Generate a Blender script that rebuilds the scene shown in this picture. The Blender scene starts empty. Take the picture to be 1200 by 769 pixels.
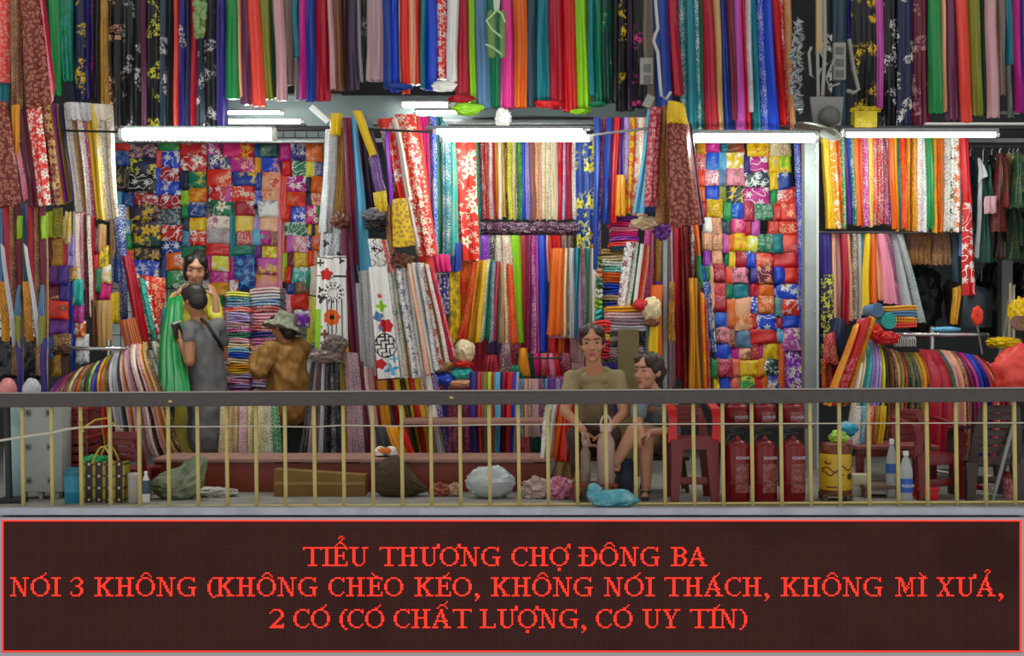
import bpy, bmesh, math, random
from mathutils import Vector, Matrix, noise
R = random.Random(7)
C = bpy.context.scene.collection
SC = bpy.context.scene

# ---------------------------------------------------------------- camera, world, exposure
CAMD, FPX, CAMZ = 9.0, 1620.0, 1.155          # metres from camera to the railing, focal length in pixels, eye height
cam = bpy.data.objects.new('camera', bpy.data.cameras.new('camera'))
C.objects.link(cam)
cam.location = (0, -CAMD, CAMZ)
cam.rotation_euler = (math.pi / 2, 0, 0)
cam.data.lens = 36 * FPX / 1200
cam.data.clip_end = 100
SC.camera = cam
W = bpy.data.worlds.new('world')
SC.world = W
W.use_nodes = True
W.node_tree.nodes['Background'].inputs[0].default_value = (1.0, 0.97, 0.93, 1)
W.node_tree.nodes['Background'].inputs[1].default_value = 0.72
SC.view_settings.view_transform = 'Standard'
SC.view_settings.look = 'None'
SC.view_settings.gamma = 1
SC.view_settings.use_curve_mapping = False
SC.view_settings.exposure = 0.12
LAMP_W = 7.0                                   # scales the fluorescent lamps' own light


def P(px, py, Y):
    s = (CAMD + Y) / FPX
    return Vector(((px - 600) * s, Y, CAMZ - (py - 384.5) * s))


def U(Y):
    return (CAMD + Y) / FPX                    # metres per photo pixel at depth Y


# ---------------------------------------------------------------- colours and materials
COL = {}
for ln in '''r red c8141e|k crimson a80f2c|s scarlet dc2c1a|c coral e8483c|m maroon 6c0e0a|w wine 6a1834|o orange dc6414|a amber dc9414
g gold b88a2a|t tan c09a62|e cream e4d2a6|y yellow e6c014|l lemon dcd83c|L lime 8ecc1c|G green 1f8c48|E emerald 0e7450|B bottle-green 12453a
O olive 80822a|T teal 107a88|Q turquoise 2cb4ac|b sky-blue 5aacd4|S steel-blue 5680a8|C cobalt 1a46c8|R royal-blue 163c94|N navy 182248
I indigo 342a80|P purple 622a88|V violet 8420b4|U plum 6a3458|i lilac a890d0|h orchid c054b0|M magenta bc1c88|F fuchsia d81c72|H hot-pink e43c98
p pink e48aa4|q rose c89aa0|z peach ecac86|n brown 764834|x chocolate 40261c|K khaki 80714a|Y grey 86868a|v silver b6b8be|X charcoal 2c2e34
D black 121418|W white e8e8e4|j ivory e8e0cc|A slate 2c4254|u mauve ac8e96|Z taupe 786860|J aubergine 382842'''.replace('\n', '|').split('|'):
    c_, n_, h_ = ln.split()
    COL[c_] = (n_.replace('-', ' '), h_)


def lin(h):
    out = []
    for i in (0, 2, 4):
        c = int(h[i:i + 2], 16) / 255
        out.append(c / 12.92 if c <= 0.04045 else ((c + 0.055) / 1.055) ** 2.4)
    return (*out, 1)


MATS = {}


class NT:
    def __init__(s, name):
        s.m = bpy.data.materials.new(name)
        s.m.use_nodes = True
        s.t = s.m.node_tree
        s.b = s.t.nodes['Principled BSDF']

    def n(s, typ, ins=None, **kw):
        nd = s.t.nodes.new(typ)
        for k, v in kw.items():
            setattr(nd, k, v)
        for k, v in (ins or {}).items():
            if isinstance(v, bpy.types.NodeSocket):
                s.t.links.new(v, nd.inputs[k])
            else:
                nd.inputs[k].default_value = v
        return nd

    def math(s, op, a, b=0.0, c=0.0):
        return s.n('ShaderNodeMath', {0: a, 1: b, 2: c}, operation=op).outputs[0]

    def step(s, v, lo, hi):
        return s.n('ShaderNodeMapRange', {'Value': v, 'From Min': lo, 'From Max': hi}, clamp=True).outputs[0]

    def mix(s, f, a, b):
        nd = s.n('ShaderNodeMix', data_type='RGBA')
        for k, v in ((0, f), (6, a), (7, b)):
            if isinstance(v, bpy.types.NodeSocket):
                s.t.links.new(v, nd.inputs[k])
            else:
                nd.inputs[k].default_value = v
        return nd.outputs[2]

    def link(s, a, k):
        s.t.links.new(a, s.b.inputs[k])


def flowers(T, uv, sc, petals=5.0, size=0.34):
    """petalled flowers on a jittered grid; returns (flower mask, centre mask)"""
    vo = T.n('ShaderNodeTexVoronoi', {'Vector': uv, 'Scale': sc, 'Randomness': 0.75}, voronoi_dimensions='2D')
    d = T.n('ShaderNodeVectorMath', {0: uv, 1: vo.outputs['Position']}, operation='SUBTRACT').outputs[0]
    sp = T.n('ShaderNodeSeparateXYZ', {0: d})
    ang = T.math('ARCTAN2', sp.outputs[1], sp.outputs[0])
    rnd = T.n('ShaderNodeSeparateXYZ', {0: vo.outputs['Color']})
    ph = T.math('MULTIPLY', rnd.outputs[0], 6.28)
    cs = T.math('COSINE', T.math('MULTIPLY_ADD', ang, petals, ph))
    rad = T.math('MULTIPLY_ADD', cs, size * 0.3, size * 0.72)
    rr = T.math('MULTIPLY', vo.outputs['Distance'], 1.0)
    q = T.math('SUBTRACT', rad, rr)
    return T.step(q, -0.02, 0.03), T.step(rr, 0.1, 0.06)


def fabric(code):
    """code = colour[pattern+accent colour]; patterns: f flowers, F big flowers, s scrolls, o rings, d flecks, b brocade, t stripes"""
    if code in MATS:
        return MATS[code]
    base = lin(COL[code[0]][1])
    T = NT('fabric_' + COL[code[0]][0].replace(' ', '_'))
    uvn = T.n('ShaderNodeUVMap')
    oi = T.n('ShaderNodeObjectInfo')
    off = T.n('ShaderNodeVectorMath', {0: oi.outputs['Random'], 1: (13.0, 29.0, 0)}, operation='MULTIPLY')
    uv = T.n('ShaderNodeVectorMath', {0: uvn.outputs[0], 1: off.outputs[0]}, operation='ADD').outputs[0]
    col = T.mix(0.0, base, base)
    rough = 0.42
    if len(code) > 2:
        p, acc = code[1], lin(COL[code[2]][1])
        if p in 'fFeE':
            sc = 6.0 if p == 'F' else 11.0
            fm, cm = flowers(T, uv, sc)
            sh = T.n('ShaderNodeVectorMath', {0: uv, 1: (0.37, 0.21, 0)}, operation='ADD').outputs[0]
            fm2, _ = flowers(T, sh, sc * 2.3, 4.0, 0.36)
            if p != 'f':
                lo = {'e': 0.47, 'F': 0.4, 'E': 0.55}[p]
                nm = T.n('ShaderNodeTexNoise', {'Vector': uv, 'Scale': 5.0 if p == 'E' else 4.0, 'Detail': 1.0}, noise_dimensions='2D').outputs[0]
                sp_ = T.step(nm, lo, lo + 0.05)
                fm, fm2, cm = (T.math('MULTIPLY', t_, sp_) for t_ in (fm, fm2, cm))
            nz = T.n('ShaderNodeTexNoise', {'Vector': uv, 'Scale': sc * 0.9, 'Detail': 1.0}, noise_dimensions='2D').outputs[0]
            ln = T.step(T.math('ABSOLUTE', T.math('SUBTRACT', nz, 0.5)), 0.02, 0.008)
            if p != 'f':
                ln = T.math('MULTIPLY', ln, sp_)
            col = T.mix(T.math('MULTIPLY', ln, 0.7), base, acc)
            lf = tuple(acc[i] * 0.6 + base[i] * 0.4 for i in range(3)) + (1,)
            col = T.mix(fm2, col, lf)
            col = T.mix(fm, col, acc)
            col = T.mix(cm, col, lin('c8861e'))
        elif p == 's':
            nz = T.n('ShaderNodeTexNoise', {'Vector': uv, 'Scale': 9.0, 'Detail': 0.6}, noise_dimensions='2D').outputs[0]
            f = T.math('ABSOLUTE', T.math('SUBTRACT', T.math('FRACT', T.math('MULTIPLY', nz, 4.0)), 0.5))
            fm, _ = flowers(T, uv, 9.0, 6.0, 0.3)
            col = T.mix(T.math('MAXIMUM', T.step(f, 0.09, 0.04), T.math('MULTIPLY', fm, 0.8)), base, acc)
        elif p == 'o':
            vo = T.n('ShaderNodeTexVoronoi', {'Vector': uv, 'Scale': 30.0, 'Randomness': 0.9}, voronoi_dimensions='2D').outputs['Distance']
            ring = T.math('MULTIPLY', T.step(vo, 0.16, 0.2), T.step(vo, 0.34, 0.29))
            vo2 = T.n('ShaderNodeTexVoronoi', {'Vector': uv, 'Scale': 48.0}, voronoi_dimensions='2D').outputs['Distance']
            col = T.mix(T.math('MULTIPLY', T.step(vo2, 0.2, 0.12), 0.25), base, acc)
            col = T.mix(T.math('MULTIPLY', ring, 0.5), col, acc)
        elif p == 'd':
            nz = T.n('ShaderNodeTexNoise', {'Vector': uv, 'Scale': 85.0, 'Detail': 2.0, 'Roughness': 0.7}, noise_dimensions='2D').outputs[0]
            nb = T.n('ShaderNodeTexNoise', {'Vector': uv, 'Scale': 9.0}, noise_dimensions='2D').outputs[0]
            f = T.step(T.math('ADD', nz, T.math('MULTIPLY_ADD', nb, 0.35, -0.17)), 0.545, 0.585)
            col = T.mix(T.math('MULTIPLY', f, 0.72), base, acc)
        elif p == 'b':
            vo = T.n('ShaderNodeTexVoronoi', {'Vector': uv, 'Scale': 30.0}, voronoi_dimensions='2D').outputs['Distance']
            col = T.mix(T.step(vo, 0.42, 0.3), base, acc)
        elif p == 't':
            sp = T.n('ShaderNodeSeparateXYZ', {0: uv})
            f = T.math('SINE', T.math('MULTIPLY', sp.outputs[0], 300.0))
            col = T.mix(T.step(f, 0.1, 0.4), base, acc)
    T.link(col, 'Base Color')
    # woven crease relief
    st = T.n('ShaderNodeVectorMath', {0: uv, 1: (38.0, 5.0, 1.0)}, operation='MULTIPLY').outputs[0]
    cr = T.n('ShaderNodeTexNoise', {'Vector': st, 'Scale': 1.0, 'Detail': 3.0}, noise_dimensions='2D').outputs[0]
    bp = T.n('ShaderNodeBump', {'Strength': 0.35, 'Distance': 0.012, 'Height': cr}).outputs[0]
    T.link(bp, 'Normal')
    T.b.inputs['Roughness'].default_value = rough
    T.b.inputs['Specular IOR Level'].default_value = 0.5
    MATS[code] = T.m
    return T.m


def plain(name, hexc, rough=0.5, metal=0.0, noise_amt=0.0, nscale=20.0, acc=None, bump=0.0, trans=0.0, alpha=1.0, spec=0.5):
    key = (name, hexc, rough, metal, noise_amt, nscale, acc, bump, trans, alpha)
    if key in MATS:
        return MATS[key]
    T = NT(name)
    b = T.b
    base = lin(hexc)
    b.inputs['Base Color'].default_value = base
    b.inputs['Roughness'].default_value = rough
    b.inputs['Metallic'].default_value = metal
    b.inputs['Transmission Weight'].default_value = trans
    b.inputs['Alpha'].default_value = alpha
    b.inputs['Specular IOR Level'].default_value = spec
    tc = T.n('ShaderNodeTexCoord').outputs['Object']
    if noise_amt:
        nz = T.n('ShaderNodeTexNoise', {'Vector': tc, 'Scale': nscale, 'Detail': 4.0}).outputs[0]
        f = T.math('MULTIPLY', T.step(nz, 0.4, 0.65), noise_amt)
        a2 = lin(acc) if acc else tuple(x * 0.4 for x in base[:3]) + (1,)
        T.link(T.mix(f, base, a2), 'Base Color')
    if bump:
        nz = T.n('ShaderNodeTexNoise', {'Vector': tc, 'Scale': nscale * 1.7, 'Detail': 5.0}).outputs[0]
        T.link(T.n('ShaderNodeBump', {'Strength': bump, 'Distance': 0.02, 'Height': nz}).outputs[0], 'Normal')
    MATS[key] = T.m
    return T.m


def glow(name, hexc, strength):
    key = (name, hexc, strength)
    if key in MATS:
        return MATS[key]
    T = NT(name)
    T.b.inputs['Base Color'].default_value = (0, 0, 0, 1)
    T.b.inputs['Emission Color'].default_value = lin(hexc)
    T.b.inputs['Emission Strength'].default_value = strength
    MATS[key] = T.m
    return T.m


# ---------------------------------------------------------------- object helpers
def link(name, me, mats, parent=None, smooth=True):
    if isinstance(me, bmesh.types.BMesh):
        b = me
        bmesh.ops.recalc_face_normals(b, faces=b.faces)
        me = bpy.data.meshes.new(name)
        b.to_mesh(me)
        b.free()
    for m in (mats if isinstance(mats, (list, tuple)) else [mats]):
        me.materials.append(m)
    if smooth:
        me.polygons.foreach_set('use_smooth', [True] * len(me.polygons))
        try:
            me.set_sharp_from_angle(angle=math.radians(smooth if smooth is not True else 50))
        except Exception:
            pass
    o = bpy.data.objects.new(name, me)
    C.objects.link(o)
    if parent is not None:
        o.parent = parent
        o.matrix_parent_inverse = parent.matrix_basis.inverted()
    return o


LABELS = {}


def tag(o, label, cat, group=None):
    label = ' '.join(label.split())
    if label in LABELS:
        LABELS[label] += 1
        for w_ in ('second', 'third', 'fourth', 'fifth', 'sixth', 'seventh', 'eighth', 'ninth', 'tenth')[LABELS[label] - 2:]:
            l2 = label + ', ' + w_ + ' such along'
            if l2 not in LABELS:
                label = l2
                break
    LABELS[label] = 1
    o['label'] = label
    o['category'] = cat
    if group:
        o['group'] = group
    return o


def thing(name, label, cat, loc, group=None):
    o = bpy.data.objects.new(name, None)
    C.objects.link(o)
    o.location = loc
    o.empty_display_size = 0.1
    tag(o, label, cat, group)
    bpy.context.view_layer.update()
    return o


def structure(o):
    o['kind'] = 'structure'
    return o


def box(b, lo, hi, bev=0.0, mat=0, rot=None, cen=None):
    lo, hi = Vector(lo), Vector(hi)
    c, d = (lo + hi) / 2, hi - lo
    r = bmesh.ops.create_cube(b, size=1.0)
    vs = r['verts']
    for v in vs:
        v.co = Vector((v.co.x * d.x, v.co.y * d.y, v.co.z * d.z))
    fs = list({f for v in vs for f in v.link_faces})
    if bev:
        g = bmesh.ops.bevel(b, geom=list({e for v in vs for e in v.link_edges}), offset=bev, segments=2, affect='EDGES', profile=0.6)
        vs = list({v for f in g['faces'] for v in f.verts} | {v for v in vs if v.is_valid})
        fs = list({f for v in vs for f in v.link_faces})
    for f in fs:
        f.material_index = mat
    for v in vs:
        co = v.co.copy()
        if rot is not None:
            co = rot @ co
        v.co = co + c
    return vs


def tube(b, pts, r, n=8, mat=0, cap=True):
    pts = [Vector(p) for p in pts]
    rs = r if isinstance(r, (list, tuple)) else [r] * len(pts)
    rings = []
    up = None
    for i, p in enumerate(pts):
        t = (pts[min(i + 1, len(pts) - 1)] - pts[max(i - 1, 0)])
        if t.length < 1e-9:
            t = Vector((0, 0, 1))
        t.normalize()
        if up is None:
            up = Vector((0, 0, 1)) if abs(t.z) < 0.9 else Vector((1, 0, 0))
        a = t.cross(up).normalized()
        up = a.cross(t).normalized()
        rings.append([b.verts.new(p + (a * math.cos(2 * math.pi * k / n) + up * math.sin(2 * math.pi * k / n)) * rs[i]) for k in range(n)])
    for i in range(len(rings) - 1):
        for k in range(n):
            f = b.faces.new((rings[i][k], rings[i][(k + 1) % n], rings[i + 1][(k + 1) % n], rings[i + 1][k]))
            f.material_index = mat
    if cap:
        for rg in (rings[0][::-1], rings[-1]):
            f = b.faces.new(rg)
            f.material_index = mat


def lathe(b, prof, cen, n=20, mat=0, axis=None, close=True):
    """prof: list of (r, z) from bottom to top about cen"""
    cen = Vector(cen)
    M_ = axis or Matrix.Identity(3)
    rings = []
    for r, z in prof:
        rings.append([b.verts.new(cen + M_ @ Vector((r * math.cos(2 * math.pi * k / n), r * math.sin(2 * math.pi * k / n), z))) for k in range(n)])
    for i in range(len(rings) - 1):
        for k in range(n):
            f = b.faces.new((rings[i][k], rings[i][(k + 1) % n], rings[i + 1][(k + 1) % n], rings[i + 1][k]))
            f.material_index = mat
    if close:
        for rg in (rings[0][::-1], rings[-1]):
            f = b.faces.new(rg)
            f.material_index = mat


def prism(b, outline, y0, y1, mat=0):
    """outline of (x, z) points extruded between two depths"""
    a = [b.verts.new((x, y0, z)) for x, z in outline]
    c = [b.verts.new((x, y1, z)) for x, z in outline]
    n = len(outline)
    for f in [b.faces.new(a), b.faces.new(c[::-1])] + [b.faces.new((a[i], c[i], c[(i + 1) % n], a[(i + 1) % n])) for i in range(n)]:
        f.material_index = mat


def qpt(tl, tr, bl, br, u, v):
    return tl * (1 - u) * (1 - v) + tr * u * (1 - v) + bl * (1 - u) * v + br * u * v


def cloth_mesh(tl, tr, bl, br, dep, nf=3, nv=9, seed=0, wob=0.004, flare=0.0, amp=None, roll=0.0, bow=0.0):
    """a folded length of cloth hanging between two edges: a closed, pleated body with rounded sides and a soft hem"""
    rr = random.Random(seed)
    b = bmesh.new()
    uvl = b.loops.layers.uv.new('UVMap')
    w = ((tr - tl).length + (br - bl).length) / 2
    hgt = ((bl - tl).length + (br - tr).length) / 2
    nv = max(4, min(16, int(hgt / 0.09) + 3)) if nv == 9 else nv
    if amp is None:
        amp = min(0.3 * dep, 0.16 * w / max(nf, 1) + 0.004)
    nu = max(6, nf * 5)
    ph = rr.random() * 6.28
    k2 = rr.random() * 6.28
    sx = (tr - tl + br - bl).normalized()
    prof = []
    for i in range(nu + 1):
        u = i / nu
        e = 1 - abs(2 * u - 1) ** 3
        prof.append((u, -1, e))
    for i in range(nu - 1, 0, -1):
        if i % 3 == 0 or i in (1, nu - 1):
            prof.append((i / nu, 1, 1 - abs(2 * i / nu - 1) ** 3))
    rings, n = [], len(prof)
    per = []
    s = 0
    for j in range(n):
        per.append(s)
        s += abs(prof[(j + 1) % n][0] - prof[j][0]) * w + 0.002
    per.append(s)
    for iv in range(nv + 1):
        v = iv / nv
        ring = []
        sway = wob * math.sin(3.1 * v + k2) + wob * 0.6 * math.sin(7.3 * v + ph)
        sh = 1.0
        vv = v
        if iv == nv:
            sh = 0.72
        if iv == 0:
            sh = 0.6
        for (u, side, e) in prof:
            p = qpt(tl, tr, bl, br, u, vv)
            p = p + sx * sway + sx * (flare * (u - 0.5) * v * v)
            if roll:
                lean = (bl + br - tl - tr) * 0.5
                p.x += lean.x * bow * math.sin(math.pi * min(v * 1.15, 1.0))
                if v < 0.3:
                    k_ = (0.3 - v) / 0.3
                    p.y += roll * k_ * k_
                    p.z -= 0.05 * roll * k_
                p.y -= roll * 0.35 * math.sin(math.pi * v)
            y = side * dep * 0.5 * e * sh
            if side < 0:
                y += amp * e * (0.35 + 0.65 * v) * (math.sin(2 * math.pi * nf * u + ph + 0.9 * math.sin(2.2 * v + k2)) + 0.45 * math.sin(4 * math.pi * nf * u + k2 + 2 * v))
            p.y += y
            if iv == nv:
                p.z += 0.006 * math.sin(2 * math.pi * nf * u + k2)
            ring.append(b.verts.new(p))
        rings.append(ring)
    for i in range(nv):
        for j in range(n):
            j2 = (j + 1) % n
            f = b.faces.new((rings[i][j], rings[i][j2], rings[i + 1][j2], rings[i + 1][j]))
            us = (per[j], per[j + 1], per[j + 1], per[j])
            vs = (i / nv * hgt, i / nv * hgt, (i + 1) / nv * hgt, (i + 1) / nv * hgt)
            for lp, a, c in zip(f.loops, us, vs):
                lp[uvl].uv = (a, -c)
    for rg in (rings[0], rings[-1][::-1]):
        # caps as a strip between front and back keep the hem flat and clean
        f = b.faces.new(rg)
        for lp in f.loops:
            lp[uvl].uv = (lp.vert.co.x, lp.vert.co.y)
    return b


def compose(c, noun, pt, nb, where):
    for v in ((c, noun, pt, nb, where), (c, noun, pt.replace('with sparse ', 'with ').replace('with large ', 'with '), nb, where), (c, noun.split()[-1], pt, nb, where), (c, noun, '', nb, where), (c, noun.split()[-1], '', nb, where)):
        lab = f'{v[0]} {v[1]} {v[2]}, {v[3]}, {v[4]}'.replace(' ,', ',')
        if len(lab.split()) <= 16 and lab not in LABELS:
            return lab
    for lab in (f'{c} {noun} {pt}, {nb}, {where}', f'{c} {noun}, {nb}, {where}', f'{c} {noun.split()[-1]}, {nb}, {where}'):
        if len(lab.split()) <= 13:
            return lab.replace(' ,', ',')
    return lab


def words_of(code):
    c = COL[code[0]][0]
    if len(code) < 3:
        return c, ''
    a = COL[code[2]][0]
    return c, {'e': f'with {a} flower sprays', 'E': f'with sparse {a} embroidery', 'f': f'with {a} flowers', 'F': f'with large {a} blossoms', 's': f'with {a} scrollwork', 'o': f'with {a} rings',
               'd': f'flecked with {a}', 'b': f'in {a} brocade', 't': f'striped with {a}'}[code[1]]


SEED = [100]


def hang(q, code, Y, label, name='hanging_cloth', cat='cloth', group=None, dep=0.06, nf=None, Yb=None, flare=0.0, wob=0.004, amp=None, roll=0.0, bow=0.0):
    """q = (tlx, tly, trx, try, blx, bly, brx, bry) measured on the photo, placed at real depth Y (Yb at its hem)"""
    SEED[0] += 1
    Yb = Y if Yb is None else Yb
    tl, tr, bl, br = P(q[0], q[1], Y), P(q[2], q[3], Y), P(q[4], q[5], Yb), P(q[6], q[7], Yb)
    w = ((tr - tl).length + (br - bl).length) / 2
    if nf is None:
        nf = max(1, min(6, int(round(w / 0.045))))
    b = cloth_mesh(tl, tr, bl, br, dep, nf, 14 if roll else 9, SEED[0], wob, flare, amp, roll, bow)
    o = link(name, b, fabric(code), smooth=60)
    tag(o, label, cat, group)
    return o


def row(spec, Y, yt, where, group, dep=0.06, noun='silk length', name=None, cat='cloth', jit=0.03, over=1.2, Yb=None, yb0=None):
    """spec 'xtop,xbottom,ybottom,code[,ytop] ...' with the last entry closing the row"""
    its = [s.split(',') for s in spec.split()]
    name = name or noun.replace(' ', '_')
    for i in range(len(its) - 1):
        a, nx = its[i], its[i + 1]
        x0, x1, yb, code = float(a[0]), float(a[1]), float(a[2]), a[3]
        if yt < 0 and len(code) > 2 and code[0] in 'DAXNIJBw':
            code = code[0] + 'E' + code[2]            # dark silk of the highest rail: sparse embroidery
        y0 = float(a[4]) if len(a) > 4 else yt
        xr0, xr1 = float(nx[0]) + over, float(nx[1]) + over
        c, pt = words_of(code)
        pc = words_of(its[i - 1][3])[0] if i else None
        ncl = words_of(nx[3])[0] if i < len(its) - 2 else None
        if pc and ncl:
            nb = f'between {pc} and {ncl}'
        else:
            nb = f'beside {pc or ncl}'
        lab = compose(c, noun, pt, nb, where)
        j = (((i * 7) % 3) - 1) * jit
        hang((x0 - over, y0, xr0, y0, x1 - over, yb, xr1, yb), code, Y + j, lab, name, cat, group, dep, Yb=(None if Yb is None else Yb + j))


def fan(spec, Y, where, group, dep=0.05, noun='cloth strip', name=None, cat='cloth', over=1.0, Yb=None, jit=0.02, order=1):
    """spec 'xtop,ytop,xbottom,ybottom,code ...' leaning strips, last entry closing"""
    its = [s.split(',') for s in spec.split()]
    name = name or noun.replace(' ', '_')
    for i in range(len(its) - 1):
        a, nx = its[i], its[i + 1]
        x0, y0, x1, y1, code = float(a[0]), float(a[1]), float(a[2]), float(a[3]), a[4]
        u0, v0, u1, v1 = (float(t) for t in nx[:4])
        c, pt = words_of(code)
        pc = words_of(its[i - 1][4])[0] if i else None
        ncl = words_of(nx[4])[0] if i < len(its) - 2 else None
        nb = f'between {pc} and {ncl}' if pc and ncl else f'beside {pc or ncl}'
        lab = compose(c, noun, pt, nb, where)
        j = (((i * 7) % 3) - 1) * jit
        hang((x0 - over, y0, u0 + over, (y0 + v0) / 2, x1 - over, y1, u1 + over, (y1 + v1) / 2), code, Y + j, lab, name, cat, group, dep,
             Yb=(None if Yb is None else Yb + j))


def pouch_mesh(x0, y0, x1, y1, Y, th=0.035, seed=0):
    """one folded packet of silk pinned flat: pillowy, creased, its lower fold standing out from the wall"""
    rr = random.Random(seed)
    b = bmesh.new()
    uvl = b.loops.layers.uv.new('UVMap')
    a, c = P(x0, y0, Y), P(x1, y1, Y)
    w, h = c.x - a.x, a.z - c.z
    nu, nv = 9, 8
    k = [rr.random() * 6.28 for _ in range(4)]
    tw = (rr.random() - 0.5) * 0.05
    grid = []
    for j in range(nv + 1):
        v = j / nv
        r_ = []
        for i in range(nu + 1):
            u = i / nu
            eu, ev = 1 - abs(2 * u - 1) ** 5, 1 - abs(2 * v - 1) ** 6
            y = -th * (0.25 + 0.75 * eu * ev) - 0.02 * v + 0.22 * th * math.sin(7 * u + k[0] + 2 * v) * eu * ev + 0.15 * th * math.sin(9 * v + k[1] + 3 * u)
            x = a.x + w * u + tw * w * (v - 0.5) + 0.012 * w * math.sin(6 * v + k[2])
            z = a.z - h * v + 0.02 * h * math.sin(5 * u + k[3])
            r_.append(b.verts.new((x, Y + y, z)))
        grid.append(r_)
    bk = {}
    edge = [(0, i) for i in range(nu)] + [(j, nu) for j in range(nv)] + [(nv, nu - i) for i in range(nu)] + [(nv - j, 0) for j in range(nv)]
    for (j, i) in edge:
        g = grid[j][i]
        bk[(j, i)] = b.verts.new((g.co.x, Y + 0.004, g.co.z))
    fs = []
    for j in range(nv):
        for i in range(nu):
            fs.append(b.faces.new((grid[j][i], grid[j][i + 1], grid[j + 1][i + 1], grid[j + 1][i])))
    for e in range(len(edge)):
        e2 = edge[(e + 1) % len(edge)]
        fs.append(b.faces.new((grid[edge[e][0]][edge[e][1]], bk[edge[e]], bk[e2], grid[e2[0]][e2[1]])))
    fs.append(b.faces.new([bk[e] for e in edge]))
    for f in fs:
        for lp in f.loops:
            lp[uvl].uv = (lp.vert.co.x, lp.vert.co.z)
    return b


ORD = 'top second third fourth fifth sixth seventh eighth ninth tenth eleventh twelfth thirteenth fourteenth fifteenth sixteenth seventeenth'.split()


def patches(spec, Y, colname, where, group):
    """spec 'x0,x1,y0,y1,code ...' one column of folded packets, top to bottom"""
    its = []
    for s in spec.split():
        a = s.split(',')
        its.append((float(a[0]), float(a[1]), float(a[2]), float(a[3]), a[4]))
    its.sort(key=lambda t: (t[2], t[0]))
    ys = []
    for t in its:
        if not ys or t[2] - ys[-1] > 9:
            ys.append(t[2])
    for n, (x0, x1, y0, y1, code) in enumerate(its):
        SEED[0] += 1
        rown = max(i for i in range(len(ys)) if t_le(ys[i], y0))
        if len(code) > 2 and code[1] == 'f':
            code = code[0] + 'e' + code[2]
        c, pt = words_of(code)
        nar = 'narrow ' if x1 - x0 < 11 else ('long ' if y1 - y0 > 34 else '')
        lab = compose(nar + c, 'folded silk', pt, f'{ORD[min(rown, 16)]} row of {colname}', where)
        o = link('folded_silk', pouch_mesh(x0 - 0.6, y0 - 2.0, x1 + 0.6, y1 + 1.0, Y - 0.006 * (n % 3) + 0.012 * (rown % 2), 0.03 if x1 - x0 > 10 else 0.024, SEED[0]), fabric(code), smooth=60)
        tag(o, lab, 'folded silk', group)


def rackfan(ctrl, codes, Y, where, group, dep=0.12, noun='draped scarf', roll=0.22, bow=0.18):
    """scarves side by side over a ring; ctrl (xtop, ytop, xbottom, ybottom) is followed from end to end"""
    codes = codes.split()
    n, m = len(codes), len(ctrl) - 1

    def at(t):
        f = min(max(t * m, 0), m - 1e-6)
        i = int(f)
        return [ctrl[i][k] * (1 - f + i) + ctrl[i + 1][k] * (f - i) for k in range(4)]
    for i, code in enumerate(codes):
        a, e = at(i / n), at((i + 1) / n)
        c, pt = words_of(code)
        pc = words_of(codes[i - 1])[0] if i else None
        nc = words_of(codes[i + 1])[0] if i < n - 1 else None
        nb = f'between {pc} and {nc}' if pc and nc else f'beside {pc or nc}'
        hang((a[0] - 1.2, a[1], e[0] + 1.2, e[1], a[2] - 1.2, a[3], e[2] + 1.2, e[3]), code, Y + 0.015 * (i % 3), compose(c, noun, pt, nb, where), 'scarf', 'scarf', group, dep, None, None, 0.0, 0.004, None, roll, bow)


def t_le(a, b):
    return a <= b + 1e-6


def slab_mesh(x0, x1, zt, h, Y, dep, seed=0, lean=0.0):
    """a cloth folded flat: the doubled fold faces the front, the ends sag a little"""
    rr = random.Random(seed)
    b = bmesh.new()
    uvl = b.loops.layers.uv.new('UVMap')
    k = [rr.random() * 6.28 for _ in range(4)]
    lobes = 2 if h > 0.022 else 1
    prof = []
    for L_ in range(lobes):
        zc = h * (1 - (L_ + 0.5) / lobes)
        rad = h / lobes / 2
        for a in range(6):
            t = math.pi / 2 + math.pi * a / 5
            prof.append((rad * 1.6 * math.cos(t), zc + rad * math.sin(t) * 0.98))
    prof.append((dep, 0.0))
    prof.append((dep, h))
    nx = 7
    rings = []
    for i in range(nx + 1):
        u = i / nx
        e = 1 - 0.18 * (abs(2 * u - 1) ** 6)
        ring = []
        for (y, z) in prof:
            ring.append(b.verts.new((x0 + (x1 - x0) * u, Y + y + 0.008 * math.sin(5 * u + k[0]) + lean * u,
                                     zt - h + z * e + 0.12 * h * math.sin(4 * u + k[1]))))
        rings.append(ring)
    n = len(prof)
    for i in range(nx):
        for j in range(n):
            f = b.faces.new((rings[i][j], rings[i][(j + 1) % n], rings[i + 1][(j + 1) % n], rings[i + 1][j]))
            for lp in f.loops:
                lp[uvl].uv = (lp.vert.co.x, lp.vert.co.z * 1.2 + lp.vert.co.y)
    for rg in (rings[0], rings[-1]):
        f = b.faces.new(rg)
        for lp in f.loops:
            lp[uvl].uv = (lp.vert.co.y, lp.vert.co.z)
    return b


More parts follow.
